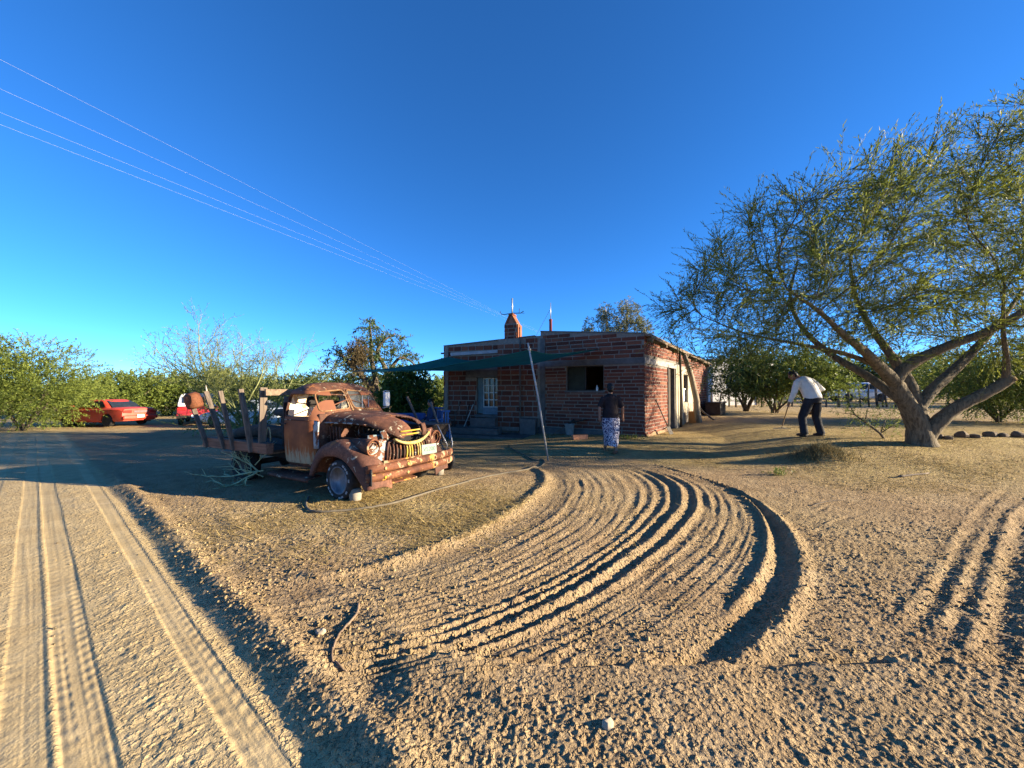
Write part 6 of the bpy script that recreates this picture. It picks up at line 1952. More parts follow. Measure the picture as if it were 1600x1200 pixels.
def raking_man():
    p = pg(1270, 682)
    p.y += 0.0
    rz = R(14)                          # local +y faces away and to the left
    root = empty('person', p, rz, 'man in a white long sleeved shirt and dark trousers bent forward raking dry grass', 'person')
    b = MB()
    hipL, hipR = Vector((-0.10, 0, 0.90)), Vector((0.10, 0, 0.90))
    footL, footR = Vector((-0.22, 0.06, 0.06)), Vector((0.20, -0.03, 0.06))
    kneeL, kneeR = Vector((-0.19, 0.13, 0.48)), Vector((0.17, 0.06, 0.48))
    for h_, k_, f_ in ((hipL, kneeL, footL), (hipR, kneeR, footR)):
        b.tube([h_, h_.lerp(k_, .5), k_, k_.lerp(f_, .35), f_], [0.10, 0.085, 0.06, 0.06, 0.04], 10)
        b.tube([f_ + Vector((0, -0.04, -0.015)), f_ + Vector((0, 0.06, -0.02)), f_ + Vector((0, 0.16, -0.03))], [0.04, 0.042, 0.03], 8)
    # spine bends forward
    sp = [Vector((0, 0, 0.90)), Vector((-0.01, 0.02, 1.03)), Vector((-0.04, 0.07, 1.18)), Vector((-0.08, 0.14, 1.33)), Vector((-0.11, 0.20, 1.42))]
    b.tube(sp, [0.15, 0.145, 0.155, 0.15, 0.10], 14)
    neck = Vector((-0.16, 0.24, 1.46))
    b.tube([sp[-1], neck, neck + Vector((-0.02, 0.05, 0.04))], [0.07, 0.055, 0.055], 10)
    P, M3 = head(b, neck + Vector((-0.07, 0.09, 0.065)), (-0.75, 0.50, -0.50), (-0.25, 0.4, 0.85))
    shL, shR = Vector((-0.28, 0.17, 1.36)), Vector((0.10, 0.13, 1.39))
    elL, elR = Vector((-0.35, 0.20, 1.08)), Vector((0.33, 0.02, 1.17))
    wrL, wrR = Vector((-0.36, 0.32, 0.83)), Vector((0.20, 0.28, 1.04))
    for s_, e_, w_, sd in ((shL, elL, wrL, (0.6, 0.6, 0)), (shR, elR, wrR, (-.3, .6, .5))):
        b.tube([s_, s_.lerp(e_, .5), e_, e_.lerp(w_, .45), w_], [0.058, 0.05, 0.043, 0.04, 0.028], 10)
        hand(b, w_, w_ - e_, sd, 0.95)
    body = b.build('body', SKIN, root, True); remesh(body, 0.0098, 2)
    h = MB(); hair_cap(h, P, M3); h = h.build('hair', HAIR, root, True); remesh(h, 0.008, 2)
    eyes(root, P, M3)
    c = MB()
    c.tube([Vector((0, -0.02, 0.91)), Vector((0, 0.0, 0.97)), Vector((-0.015, 0.03, 1.06)), Vector((-0.045, 0.07, 1.19)), Vector((-0.085, 0.14, 1.33)), Vector((-0.11, 0.185, 1.41)), Vector((-0.14, 0.22, 1.455))], [0.175, 0.188, 0.185, 0.185, 0.165, 0.13, 0.07], 20)
    c.tube([shL, Vector((-0.09, 0.15, 1.385)), shR], [0.075, 0.12, 0.075], 12)
    for s_, e_, w_ in ((shL, elL, wrL), (shR, elR, wrR)):
        w2 = e_.lerp(w_, 0.92)
        c.tube([s_.lerp(Vector((-.09, .15, 1.36)), .1), s_.lerp(e_, .5), e_, e_.lerp(w2, .5), w2], [0.085, 0.075, 0.068, 0.058, 0.047], 12)
    o = c.build('shirt', m_plain('white_shirt', (0.66, 0.65, 0.63), 0.85, 0.10, 9, 0.35), root, True); remesh(o, 0.011, 3)
    t = MB()
    t.tube([Vector((0, -0.005, 0.99)), Vector((0, 0, 0.92)), Vector((0, 0.0, 0.83))], [0.175, 0.185, 0.17], 18)
    for h_, k_, f_ in ((hipL, kneeL, footL), (hipR, kneeR, footR)):
        t.tube([h_ + Vector((0, 0, .02)), h_.lerp(k_, .5), k_, k_.lerp(f_, .5), f_ + Vector((0, -0.01, 0.0))], [0.115, 0.108, 0.092, 0.085, 0.085], 14)
    o = t.build('trousers', m_plain('dark_trousers', (0.022, 0.022, 0.027), 0.85, 0.4, 7, 0.3), root, True); remesh(o, 0.012, 3)
    s = MB()
    for f_ in (footL, footR):
        s.tube([f_ + Vector((0, -0.07, -0.02)), f_ + Vector((0, 0.0, -0.01)), f_ + Vector((0, 0.10, -0.02)), f_ + Vector((0, 0.19, -0.035))], [0.042, 0.05, 0.046, 0.028], 10)
    o = s.build('shoes', m_plain('dark_shoes', (0.03, 0.025, 0.022), 0.6), root, True); remesh(o, 0.01, 1)
    # the rake
    Mw = Matrix.Translation(p) @ Matrix.Rotation(rz, 4, 'Z')
    gl = Mw @ (wrL + (wrL - elL).normalized() * 0.075 + Vector((0.03, 0.02, 0)))
    hd = pg(1221, 672) + Vector((0, 0, 0.05))
    tp = gl + (gl - hd) * 0.55
    gr = Mw @ (wrR + Vector((0, .05, -.05)))
    tp = hd + (gl - hd).normalized() * ((gr - hd).length + 0.25)
    rk = empty('rake', hd, 0, 'garden rake with a fanned metal head held by the bent man', 'rake')
    m = MB(); m.tube([Vector((0, 0, 0.03)), gl - hd, tp - hd], 0.014, 7); m.build('handle', m_wood('rake_handle', (0.14, 0.10, 0.07), (0.32, 0.25, 0.17), axis=2), rk, True)
    hx = (gl - hd); hx.z = 0; hx.normalize(); sd = Vector((-hx.y, hx.x, 0))
    m = MB()
    m.tube([-sd * 0.2, sd * 0.2], 0.010, 6)
    for k in range(13):
        q = sd * (-0.2 + 0.4 * k / 12); m.tube([q, q - hx * 0.03 + Vector((0, 0, -0.01)), q - hx * 0.035 + Vector((0, 0, -0.055))], 0.005, 4)
    for k in (-1, 1): m.tube([sd * 0.12 * k, hx * 0.10 + Vector((0, 0, .06))], 0.006, 5)
    m.build('rake_head', m_plain('worn_rake_metal', (0.42, 0.40, 0.34), 0.5, .2, 20, 0, .5), rk)
raking_man()

def seated_person():
    p = Vector((pd(676, 640, 12.0).x, 12.0, 0)); p.z = gz(p.x, p.y)
    root = empty('person', p, R(120), 'dark haired person in navy clothes sitting on a blue chair left of the house', 'person')
    b = MB()
    sect(b, [((0, 0, 0.46), 0.17, 0.14), ((0, 0, 0.60), 0.155, 0.12), ((0, 0.01, 0.80), 0.17, 0.12), ((0, 0.02, 0.95), 0.18, 0.10), ((0, 0.02, 1.0), 0.08, 0.06)])
    b.tube([(0, 0.02, 0.98), (0, 0.03, 1.08)], [0.055, 0.05], 10)
    P, M3 = head(b, (0, 0.06, 1.15), (0, 1, -0.3), (0, 0, 1))
    for q in (-1, 1):
        b.tube([(q * 0.09, 0.02, 0.50), (q * 0.11, 0.42, 0.50), (q * 0.11, 0.45, 0.26), (q * 0.11, 0.44, 0.06)], [0.09, 0.065, 0.05, 0.035], 10)
        b.tube([(q * 0.11, 0.42, 0.04), (q * 0.11, 0.56, 0.03)], [0.04, 0.03], 8)
        b.tube([(q * 0.18, 0.02, 0.94), (q * 0.22, 0.08, 0.70), (q * 0.13, 0.28, 0.60)], [0.05, 0.042, 0.028], 10)
        hand(b, (q * 0.13, 0.28, 0.60), (-q * .3, 1, -.2), (-q, 0, 0.3), 0.7)
    o = b.build('body', SKIN, root, True); remesh(o, 0.011, 2)
    h = MB(); hair_cap(h, P, M3, low=0.03); o = h.build('hair', HAIR, root, True); remesh(o, 0.01, 2)
    eyes(root, P, M3)
    c = MB()
    sect(c, [((0, 0, 0.45), 0.19, 0.155), ((0, 0, 0.60), 0.175, 0.14), ((0, 0.01, 0.80), 0.19, 0.14), ((0, 0.02, 0.96), 0.20, 0.12), ((0, 0.02, 1.02), 0.09, 0.07)])
    for q in (-1, 1): c.tube([(q * 0.17, 0.02, 0.94), (q * 0.22, 0.08, 0.70), (q * 0.15, 0.24, 0.62)], [0.07, 0.06, 0.05], 10)
    o = c.build('shirt', m_plain('navy_shirt', (0.02, 0.03, 0.07), 0.85), root, True); remesh(o, 0.012, 2)
    c = MB()
    for q in (-1, 1): c.tube([(q * 0.09, 0.0, 0.50), (q * 0.11, 0.42, 0.505), (q * 0.11, 0.46, 0.28), (q * 0.11, 0.45, 0.09)], [0.11, 0.085, 0.07, 0.06], 10)
    o = c.build('trousers', m_plain('navy_trousers', (0.02, 0.024, 0.045), 0.85), root, True); remesh(o, 0.012, 2)
    # plastic chair
    def chair(loc, rz, lab):
        r = empty('plastic_chair', loc, rz, lab, 'chair', 'blue plastic chairs left of the house')
        BL = M.setdefault('blue', m_plain('blue_plastic', (0.06, 0.16, 0.42), 0.4, 0.12, 5))
        m = MB(); m.box((0, 0, 0.43), (0.46, 0.44, 0.03)); m.build('seat', BL, r, bevel=0.01)
        for k in range(5): MB().box((-0.17 + 0.085 * k, -0.235, 0.66), (0.04, 0.018, 0.42)).build('back_slat', BL, r)
        MB().box((0, -0.24, 0.88), (0.46, 0.03, 0.06)).build('top_rail', BL, r, bevel=0.01)
        for x in (-.2, .2):
            for y in (-.2, .2):
                MB().beam((x, y, 0.42), (x * 1.12, y * 1.12, 0), 0.04, 0.03).build('leg', BL, r)
            MB().beam((x * 1.1, -0.22, 0.64), (x * 1.1, 0.18, 0.64), 0.04, 0.025).build('armrest', BL, r)
        return r
    chair(p + Vector((0, 0, 0)), R(120), 'blue plastic chair under the seated person')
    for (u, Y, rz, lab) in ((690, 12.4, 20, 'blue plastic chair touching the house corner in the picture'), (686, 14.6, 200, 'blue plastic chair farther back behind the seated person')):
        q = Vector((pd(u, 640, Y).x, Y, 0)); q.z = gz(q.x, q.y); chair(q, R(rz), lab)
    # table with a blue cloth
    for (u, Y, lab) in ((612, 12.6, 'folding table under a blue cloth just right of the truck mirror'), (640, 13.2, 'second table under a blue cloth left of the seated person')):
        q = Vector((pd(u, 640, Y).x, Y, 0)); q.z = gz(q.x, q.y)
        r = empty('table', q, R(15), lab, 'table', 'tables with blue cloths behind the truck')
        MB().box((0, 0, 0.73), (1.0, 0.7, 0.03)).build('tabletop', M['white'], r)
        for x in (-.44, .44):
            for y in (-.3, .3): MB().beam((x, y, 0.72), (x, y, 0), 0.03, 0.03).build('leg', M['steel'], r)
        m = MB(); rows = []
        for (e, z) in ((0.0, 0.752), (0.98, 0.752), (1.03, 0.74), (1.06, 0.60), (1.10, 0.40)):
            rows.append([(0.52 * e * math.copysign(min(1, abs(math.cos(a)) * 1.35), math.cos(a)), 0.37 * e * math.copysign(min(1, abs(math.sin(a)) * 1.35), math.sin(a)), z + (0.03 * math.sin(a * 8) if z < .7 else 0)) for a in np.linspace(0, 2 * math.pi, 48, endpoint=False)])
        m.grid(rows, closed_v=True)
        o = m.build('tablecloth', m_plain('blue_cloth', (0.07, 0.11, 0.30), 0.85, 0.2, 5), None, True); o.location = q; o.rotation_euler = (0, 0, R(15))
        tag(o, lab.replace('folding table under a blue cloth', 'blue cloth hanging over the table').replace('second table under a blue cloth', 'blue cloth over the second table'), 'tablecloth')
seated_person()
# ------------------------------------------------------------------ other vehicles
TAIL = m_plain('red_tail_lens', (0.45, 0.03, 0.02), 0.25, 0.1, 9)
AMBER = m_plain('amber_lens', (0.6, 0.2, 0.03), 0.3, 0.1, 9)
def vehicle(name, label, cat, x, y, rz, kind, paint, L=4.4, W=1.7, z=None, wheel_r=0.31):
    """+x forward"""
    root = empty(name, (x, y, gz(x, y) if z is None else z), rz, label, cat)
    h = L / 2
    if kind == 'sedan':
        body = [(-h, .42, .74, .70), (-h + .04, .30, .88, .80), (-h + .25, .26, .93, .84), (-h + .75, .25, .95, .85), (-.9, .22, .93, .85), (0, .21, .91, .85), (.85, .22, .89, .85), (1.15, .24, .85, .84), (h - .35, .27, .74, .82), (h - .06, .32, .66, .76), (h, .42, .58, .70)]
        green = [(.90, -1.42, 1.02, .76), (1.0, -1.30, .86, .73), (1.15, -1.10, .62, .685), (1.28, -.88, .38, .63), (1.345, -.66, .16, .575), (1.365, -.45, 0, .45)]
        axles = (-1.28, 1.28)
    elif kind == 'suv':
        body = [(-h, .5, .98, .74), (-h + .05, .36, 1.06, .84), (-h + .5, .32, 1.08, .87), (-.5, .30, 1.06, .87), (.7, .30, 1.04, .87), (1.0, .32, 1.02, .86), (h - .3, .36, .92, .84), (h - .04, .42, .82, .78), (h, .5, .74, .72)]
        green = [(1.03, -h + .08, .98, .78), (1.2, -h + .16, .78, .74), (1.45, -h + .30, .50, .68), (1.62, -h + .42, .30, .62), (1.69, -h + .6, .1, .5)]
        axles = (-1.3, 1.32)
    else:
        body = [(-h, .5, .98, .80), (-h + .04, .40, 1.02, .84), (-h + .4, .36, 1.03, .86), (-.2, .34, 1.03, .86), (.6, .34, 1.02, .86), (1.0, .34, 1.0, .86), (h - .3, .38, .92, .84), (h - .04, .44, .82, .78), (h, .5, .74, .72)]
        green = [(1.0, -.55, 1.02, .78), (1.2, -.50, .85, .74), (1.45, -.42, .60, .68), (1.60, -.32, .42, .63), (1.68, -.15, .25, .5)]
        axles = (-1.35, 1.35)
    secs = []
    for (bx, z0, z1, hw) in body:
        m_ = (z0 + z1) / 2
        half = [(0, z1 + .03), (hw * .55, z1 + .022), (hw * .86, z1), (hw * .97, z1 - .08), (hw, m_ + .02), (hw * .985, z0 + .08), (hw * .90, z0), (0, z0)]
        secs.append([(bx, -y_, z_) for y_, z_ in half] + [(bx, y_, z_) for y_, z_ in half[::-1][1:-1]])
    m = MB(); m.loft(secs)
    bo = m.build('body', paint, root, True)
    bo.data.set_sharp_from_angle(angle=R(38))
    # wheel arches cut out
    for ax_ in axles:
        c = MB(); c.lathe([(wheel_r + .055, -W / 2 - .2), (wheel_r + .055, -W / 2 + .24)], (ax_, 0, wheel_r), 'y', 22)
        c.lathe([(wheel_r + .055, W / 2 - .24), (wheel_r + .055, W / 2 + .2)], (ax_, 0, wheel_r), 'y', 22)
        boolean(bo, c.build('cutter', None))
    n = 28; e = 2 / 6.0
    secs = []
    for (gz_, x0, x1, hw) in green:
        a = (x1 - x0) / 2
        secs.append([((x0 + x1) / 2 + a * math.copysign(abs(math.cos(t)) ** e, math.cos(t)), hw * math.copysign(abs(math.sin(t)) ** e, math.sin(t)), gz_) for t in np.linspace(0, 2 * math.pi, n, endpoint=False)])
    m = MB(); m.loft(secs); m.build('cabin', paint, root, True)
    g = np.array(green)
    def gp(z_): return [float(np.interp(z_, g[:, 0], g[:, k])) for k in (1, 2, 3)]
    zl, zh = green[0][0] + .07, green[-2][0] - .06
    for sgn in (-1, 1):
        for f0, f1 in (((.12, .48), (.52, .90)) if kind == 'sedan' else (((.06, .32), (.35, .62), (.65, .92)) if kind == 'suv' else ((.15, .85),))):
            m = MB(); rows = []
            for z_ in np.linspace(zl, zh, 5):
                x0, x1, hw = gp(z_); rows.append([(x0 + (x1 - x0) * f, sgn * (hw + .006), z_) for f in np.linspace(f0, f1, 4)])
            m.grid(rows); m.build('side_window', M['glass'], root, True)
    for end in (0, 1):
        m = MB(); rows = []
        for z_ in np.linspace(zl - .02, zh + .02, 5):
            x0, x1, hw = gp(z_); xx = (x1 + .012) if end else (x0 - .012); rows.append([(xx, y_ * hw * .86, z_) for y_ in np.linspace(-1, 1, 5)])
        m.grid(rows); m.build('windscreen' if end else 'rear_window', M['glass'], root, True)
    for ax_ in axles:
        for sgn in (-1, 1):
            w = empty('wheel', (ax_, sgn * (W / 2 - .10), wheel_r)); w.parent = root
            r = wheel_r
            m = MB(); m.lathe([(r * .62, -.08), (r * .85, -.095), (r * .97, -.08), (r, 0), (r * .97, .08), (r * .85, .095), (r * .62, .08)], (0, 0, 0), 'y', 24); m.build('tyre', M['rubber'], w, True)
            m = MB(); m.lathe([(r * .64, sgn * .075), (r * .58, sgn * .07), (r * .5, sgn * .03), (r * .25, sgn * .045), (.004, sgn * .06)], (0, 0, 0), 'y', 20); m.build('rim', M['steel'], w, True)
    xr = -h
    for sgn in (-1, 1):
        MB().box((xr + .03, sgn * body[1][3] * .74, body[1][2] - .12), (.10, .36, .14), Euler((0, 0, R(-8 * sgn))).to_matrix()).build('tail_light', TAIL, root, bevel=.015)
        MB().box((h - .06, sgn * body[-2][3] * .70, body[-2][2] - .06), (.10, .34, .11), Euler((0, 0, R(8 * sgn))).to_matrix()).build('headlight', M['steel'], root, bevel=.015)
        MB().box((gp(zl)[1] - .12, sgn * (W / 2 + .06), zl + .06), (.09, .16, .10)).build('mirror', paint, root, bevel=.02)
        MB().box((-.15, sgn * (W / 2 * .985 + .012), body[4][2] - .14), (.16, .025, .035)).build('door_handle', M['dark_iron'], root)
    if kind == 'sedan':
        MB().box((xr - .012, 0, body[1][2] - .13), (.03, .62, .11)).build('rear_panel', m_plain('grey_panel', (.16, .12, .12), .5), root, bevel=.01)
    MB().box((xr - .025, 0, .46), (.12, W * .94, .20)).build('rear_bumper', paint if kind == 'sedan' else M['dark_iron'], root, True, bevel=.05)
    MB().box((h + .0, 0, .44), (.12, W * .92, .18)).build('front_bumper', paint if kind == 'sedan' else M['dark_iron'], root, True, bevel=.05)
    MB().box((xr - .09, .05, .52), (.012, .32, .15)).build('number_plate', M['white'], root)
    m = MB(); m.tube([(xr + .3, -.45, .24), (xr - .05, -.45, .24)], .03, 8); m.build('exhaust', M['dark_iron'], root, True)
    return root
REDP = m_paint('sun_faded_red', (0.52, 0.045, 0.020), 0.4, 0.25, (0.55, 0.2, 0.12))
p = pg(168, 663)
Y = 20.4
vehicle('sedan', 'faded red four door sedan parked half under the green shrub, rear towards us', 'car', pd(166, 640, Y).x, Y, R(171), 'sedan', REDP, z=-0.27)
q = pd(316, 640, 22.5)
pk = vehicle('pickup', 'crimson pickup with a white canopy seen from behind left of the truck stakes', 'pickup', q.x, 22.5, R(124), 'pickup', m_paint('crimson_paint', (0.36, 0.012, 0.028), 0.35, 0.15), L=4.9, W=1.74, wheel_r=.36)
m = MB()
secs = []
for z_, hw, x0, x1 in ((1.03, .80, -2.40, -.58), (1.2, .79, -2.36, -.58), (1.5, .74, -2.26, -.60), (1.66, .68, -2.2, -.62), (1.70, .55, -2.1, -.7)):
    secs.append([(x0, -hw, z_), (x1, -hw, z_), (x1, hw, z_), (x0, hw, z_)])
m.loft(secs); m.build('canopy', M['white'], pk, bevel=.04)
MB().box((-2.345, 0, 1.38), (.02, 1.20, .34), Euler((0, R(16), 0)).to_matrix()).build('canopy_window', M['glass'], pk)
for sgn in (-1, 1): MB().box((-1.4, sgn * .778, 1.38), (1.3, .012, .26), Euler((R(8 * sgn), 0, 0)).to_matrix()).build('canopy_window', M['glass'], pk)
q = pd(392, 640, 19.5)
vehicle('sedan', 'pale blue white sedan partly hidden behind the stakes of the rusted truck', 'car', q.x, 19.5, R(172), 'sedan', m_paint('pale_blue_white', (0.50, 0.56, 0.60), .35, .2))
q = pd(1339, 610, 34)
vehicle('parked_vehicle', 'white sport utility vehicle parked beyond the fence behind the big tree', 'car', q.x, 34, R(176), 'suv', m_paint('clean_white', (0.74, 0.75, 0.76), .3, .1), L=4.6, W=1.8, z=0.62, wheel_r=.35)

# ------------------------------------------------------------------ pale building, fence, wires
def far_things():
    rs = np.random.default_rng(5)
    Y = 27; c = pd(1142, 610, Y)
    r = empty('pale_building', (c.x + 1.0, Y, gz(c.x, Y)), 0.25, 'plain pale rendered building behind the right end of the brick house', 'building')
    MB().box((0, 2, 1.55), (5.4, 4, 3.1), jit=.01).build('wall', m_plain('pale_render', (0.46, 0.45, 0.44), 0.9, 0.15, 1.5, .2), r)
    MB().box((0, 1.95, 3.15), (5.7, 4.3, 0.12)).build('roof', M['concrete'], r)
    MB().box((1.4, -0.03, 1.0), (0.9, 0.06, 2.0)).build('door', M['wood_gx'], r)
    MB().box((-1.0, -0.02, 1.6), (1.0, 0.05, 0.8)).build('window', M['glass'], r)
    f = empty('wire_fence', pd(1250, 640, 24.5) * 1, 0, 'rough post and wire fence running behind the raking man', 'fence')
    o0 = f.location.copy(); o0.z = gz(o0.x, o0.y); f.location = o0
    us = [1112, 1124, 1139, 1150, 1172, 1190, 1216, 1236, 1290, 1310, 1326, 1344, 1358, 1371, 1379, 1386, 1399, 1440, 1480, 1530, 1580]
    tops = []
    for u in us:
        Yp = 24.5 + rs.uniform(-.5, .5); x = pd(u, 640, Yp).x; z = gz(x, Yp); h = rs.uniform(1.0, 1.45)
        a = Vector((x, Yp, z - .2)) - o0; b = Vector((x + rs.uniform(-.14, .14), Yp + rs.uniform(-.08, .08), z + h)) - o0
        m = MB(); m.tube([a, a.lerp(b, .5) + Vector((rs.uniform(-.05, .05), 0, 0)), b], [.06, .052, .042] if rs.random() < .7 else [.085, .08, .07], 6)
        m.build('post', M['wood_grey'] if rs.random() < .6 else M['bark_dark'], f, True); tops.append((x - o0.x, Yp - o0.y, z - o0.z))
    for hh in (.35, .65, .95):
        m = MB(); m.tube([(x, y, z + hh + .02 * math.sin(x * 3)) for x, y, z in tops], .009, 4); m.build('wire', M['dark_iron'], f)
    # overhead wires
    for k, ((u0, v0), (u1, v1), lab) in enumerate((((0, 91), (965, 583), 'topmost of the four thin overhead wires crossing the left sky'), ((0, 137), (975, 578), 'second overhead wire from the top in the left sky'),
                                              ((0, 174), (980, 572), 'third overhead wire from the top in the left sky'), ((0, 193), (980, 572), 'lowest of the four overhead wires in the left sky'))):
        z0 = 7.6 - 0.28 * k
        def at_z(u, v): 
            Yd = (z0 - EYE) * F_PX / (CY - v); return pd(u, v, Yd)
        a = at_z(u0, v0); b = at_z(u1, v1); a2 = a + (a - b).normalized() * 14; a2.z = z0
        m = MB(); n = 24
        m.tube([a2.lerp(b, t) for t in np.linspace(0, 1, n)], 0.0016, 4)
        tag(m.build('overhead_wire', m_plain('pale_wire', (0.22, 0.23, 0.25), 0.5) if k == 0 else bpy.data.materials['pale_wire'], None), lab, 'wire', 'overhead wires in the left sky')
    # house service wire on the right
    m = MB(); a = pd(1028, 528, 13); b = pd(1090, 512, 30); m.tube([a.lerp(b, t) - Vector((0, 0, .2 * math.sin(math.pi * t))) for t in np.linspace(0, 1, 12)], .010, 4)
    tag(m.build('service_wire', M['dark_iron'], None), 'thin dark wire running from the house roof behind the big tree', 'wire')
far_things()

# ------------------------------------------------------------------ yard clutter
def yard():
    rs = np.random.default_rng(9)
    # wheelbarrow behind the truck
    t = pd(668, 664, 7.7); base = Vector((t.x, t.y, gz(t.x, t.y)))
    w = empty('wheelbarrow', base, R(-35), 'old dark wheelbarrow with raised wooden handles behind the truck bonnet', 'wheelbarrow')
    tr = []
    for z_, lx0, lx1, hw in ((0.52, -.22, .22, .20), (0.70, -.36, .34, .28), (0.88, -.44, .44, .34)):
        tr.append([(lx0, -hw, z_), (lx1, -hw * .8, z_), (lx1, hw * .8, z_), (lx0, hw, z_)])
    m = MB(); m.loft(tr); m.s = None
    o = m.build('tray', M['dark_iron'], w, bevel=.03)
    for y_, tip in ((-.26, pd(636, 620, 7.5)), (.26, pd(673, 628, 7.8))):
        tl = (Matrix.Rotation(R(35), 4, 'Z') @ (tip - base).to_4d()).to_3d()
        m = MB(); m.tube([Vector((.25, y_ * .8, .50)), tl.lerp(Vector((.25, y_ * .8, .50)), .4), tl], [.024, .024, .027], 7); m.build('handle', M['wood_grey'], w, True)
    m = MB()
    for y_ in (-.2, .2): m.tube([(-.1, y_, .55), (-.28, y_ * 1.2, .02), (-.05, y_ * 1.2, .02), (.1, y_, .52)], .016, 6)
    m.build('leg_frame', M['steel'], w, True)
    m = MB(); m.lathe([(.12, -.035), (.175, -.04), (.19, 0), (.175, .04), (.12, .035)], (.55, 0, .19), 'y', 20); m.build('wheel', M['rubber'], w, True)
    m = MB()
    for y_ in (-.07, .07): m.tube([(.2, y_ * 2, .52), (.55, y_, .19), (.62, y_, .5), (.44, y_ * 2.2, .86)], .014, 6)
    m.build('fork', M['steel'], w, True)
    # hose
    uv = [(484, 778), (480, 790), (487, 799), (505, 801), (535, 799), (575, 795), (620, 786), (665, 772), (710, 759), (750, 748), (790, 740), (825, 734), (846, 728), (851, 722), (845, 719), (832, 719), (822, 713), (810, 707), (800, 702), (795, 697)]
    P = [pg(u, v) + Vector((0, 0, 0.030)) for u, v in uv]
    Q = cr_nd([tuple(p) for p in P], 5)
    Z = base_h(Q[:, 0], Q[:, 1]) + detail_h(Q[:, 0], Q[:, 1])[0]
    m = MB(); m.tube([Vector((q[0], q[1], z + .017)) for q, z in zip(Q, Z)], 0.0155, 7)
    tag(m.build('garden_hose', m_plain('dusty_hose', (0.12, 0.10, 0.07), 0.8, .3, 6), None, True), 'dusty garden hose trailing from the truck wheel to the foot of the pole', 'hose')
    # cut green branch by the truck bed
    b = pg(392, 756); root = empty('cut_branch', b, 0, 'cut pale green branch with thick bare twigs lying beside the truck bed', 'branch')
    GB = m_plain('pale_green_stem', (0.33, 0.37, 0.21), 0.75, .25, 9)
    m = MB()
    def br(p, d, L, r, lev):
        k = 4; pts = [p]; q = p.copy(); dd = d.copy()
        for i in range(k):
            dd = (dd + Vector(rs.normal(size=3)) * .14 + Vector((0, 0, .03))).normalized(); q = q + dd * L / k; q.z = max(q.z, .015); pts.append(q.copy())
        m.tube(pts, [r, r * .9, r * .8, r * .65, r * .4], 5)
        if lev < 2:
            for j in range(6 if lev == 0 else 4):
                s = pts[1 + j % 4]; nd = (dd + Vector(rs.normal(size=3)) * .55 + Vector((0, 0, .12))).normalized(); br(s, nd, L * .45, r * .62, lev + 1)
    br(Vector((.22, 0, .22)), Vector((-1, -.1, .05)).normalized(), .75, .017, 0)
    br(Vector((.10, 0.05, .20)), Vector((-.75, .1, .55)).normalized(), .50, .015, 0)
    br(Vector((.15, -.05, .20)), Vector((-.85, -.1, -.30)).normalized(), .60, .015, 0)
    br(Vector((.05, .05, .30)), Vector((.45, .1, .65)).normalized(), .40, .009, 1)
    br(Vector((.22, 0, .12)), Vector((-.6, -.2, .2)).normalized(), .5, .009, 1)
    m.build('stems', GB, root, True)
    # stones
    def stone(u, v, s, lab, group=None, col=(0.40, 0.33, 0.25)):
        p = pg(u, v)
        hz = float(base_h(p.x, p.y) + detail_h(np.array([p.x]), np.array([p.y]))[0][0])
        m = MB(); ell(m, (0, 0, s * .25), (s * .6, s * .48, s * .36), 10, 7)
        for i in range(m.n):
            x, y, z_ = m.v[i]; k = 1 + .35 * float(noise2(x / s * 2.1 + u, y / s * 2.1 + z_ / s)); m.v[i] = (x * k, y * k, z_ * k)
        key = 'stone%.2f' % col[0]
        mt = M.setdefault(key, m_plain('field_stone', col, .9, .25, 14, .5))
        o = m.build('stone', mt, None, True); o.location = (p.x, p.y, hz - s * .06); o.rotation_euler = (0, 0, rs.uniform(0, 6)); o.data.set_sharp_from_angle(angle=R(28))
        tag(o, lab, 'stone', group)
    stone(947, 1143, .052, 'pale rounded stone alone on the near strip of soil', col=(0.34, 0.28, 0.20))
    lab7 = ['stone in the low row lying closest to the big tree trunk', 'second stone from the trunk in the low row, a small one', 'big rough stone third from the trunk in the low row', 'small fourth stone in the middle of the low row',
            'fifth stone from the trunk in the low row', 'small sixth stone in the low row, next to the last', 'last stone of the low row at the right edge of the picture']
    for k, (u, v, s) in enumerate(((1462, 684, .22), (1480, 686, .16), (1500, 683, .25), (1522, 684, .18), (1545, 682, .22), (1566, 683, .17), (1590, 683, .24))):
        stone(u, v, s, lab7[k], 'row of stones behind the big tree', (0.13, 0.095, 0.065))
    stone(505, 985, .06, 'pale lump of stone by the curved twig at the road bank', col=(0.34, 0.28, 0.20))
    # sticks and twigs
    def stick(pts, r, lab, col='wood_grey', cat='stick'):
        P = [pg(u, v) for u, v in pts]; Q = cr_nd([tuple(p) for p in P], 4)
        Z = base_h(Q[:, 0], Q[:, 1]) + detail_h(Q[:, 0], Q[:, 1])[0]
        m = MB(); m.tube([Vector((q[0], q[1], z + r * 1.1)) for q, z in zip(Q, Z)], [r * (1 - .5 * i / len(Q)) for i in range(len(Q))], 5)
        tag(m.build('stick', M[col], None, True), lab, cat)
    stick([(1402, 746), (1420, 744), (1448, 741)], .022, 'pale straight stick lying on the straw right of the turning track')
    stick([(563, 944), (560, 958), (548, 972), (535, 988), (526, 1005), (522, 1022), (528, 1035), (545, 1046)], .010, 'thin curved twig lying across the left end of the wheel tracks', 'wood_gx', 'twig')
    stick([(822, 915), (805, 930), (798, 948)], .006, 'short thin twig sticking out of the middle ruts', 'wood_gx', 'twig')
    stick([(1265, 790), (1290, 784), (1318, 781)], .008, 'grey twig lying on bare soil beyond the outer rut', 'wood_grey', 'twig')
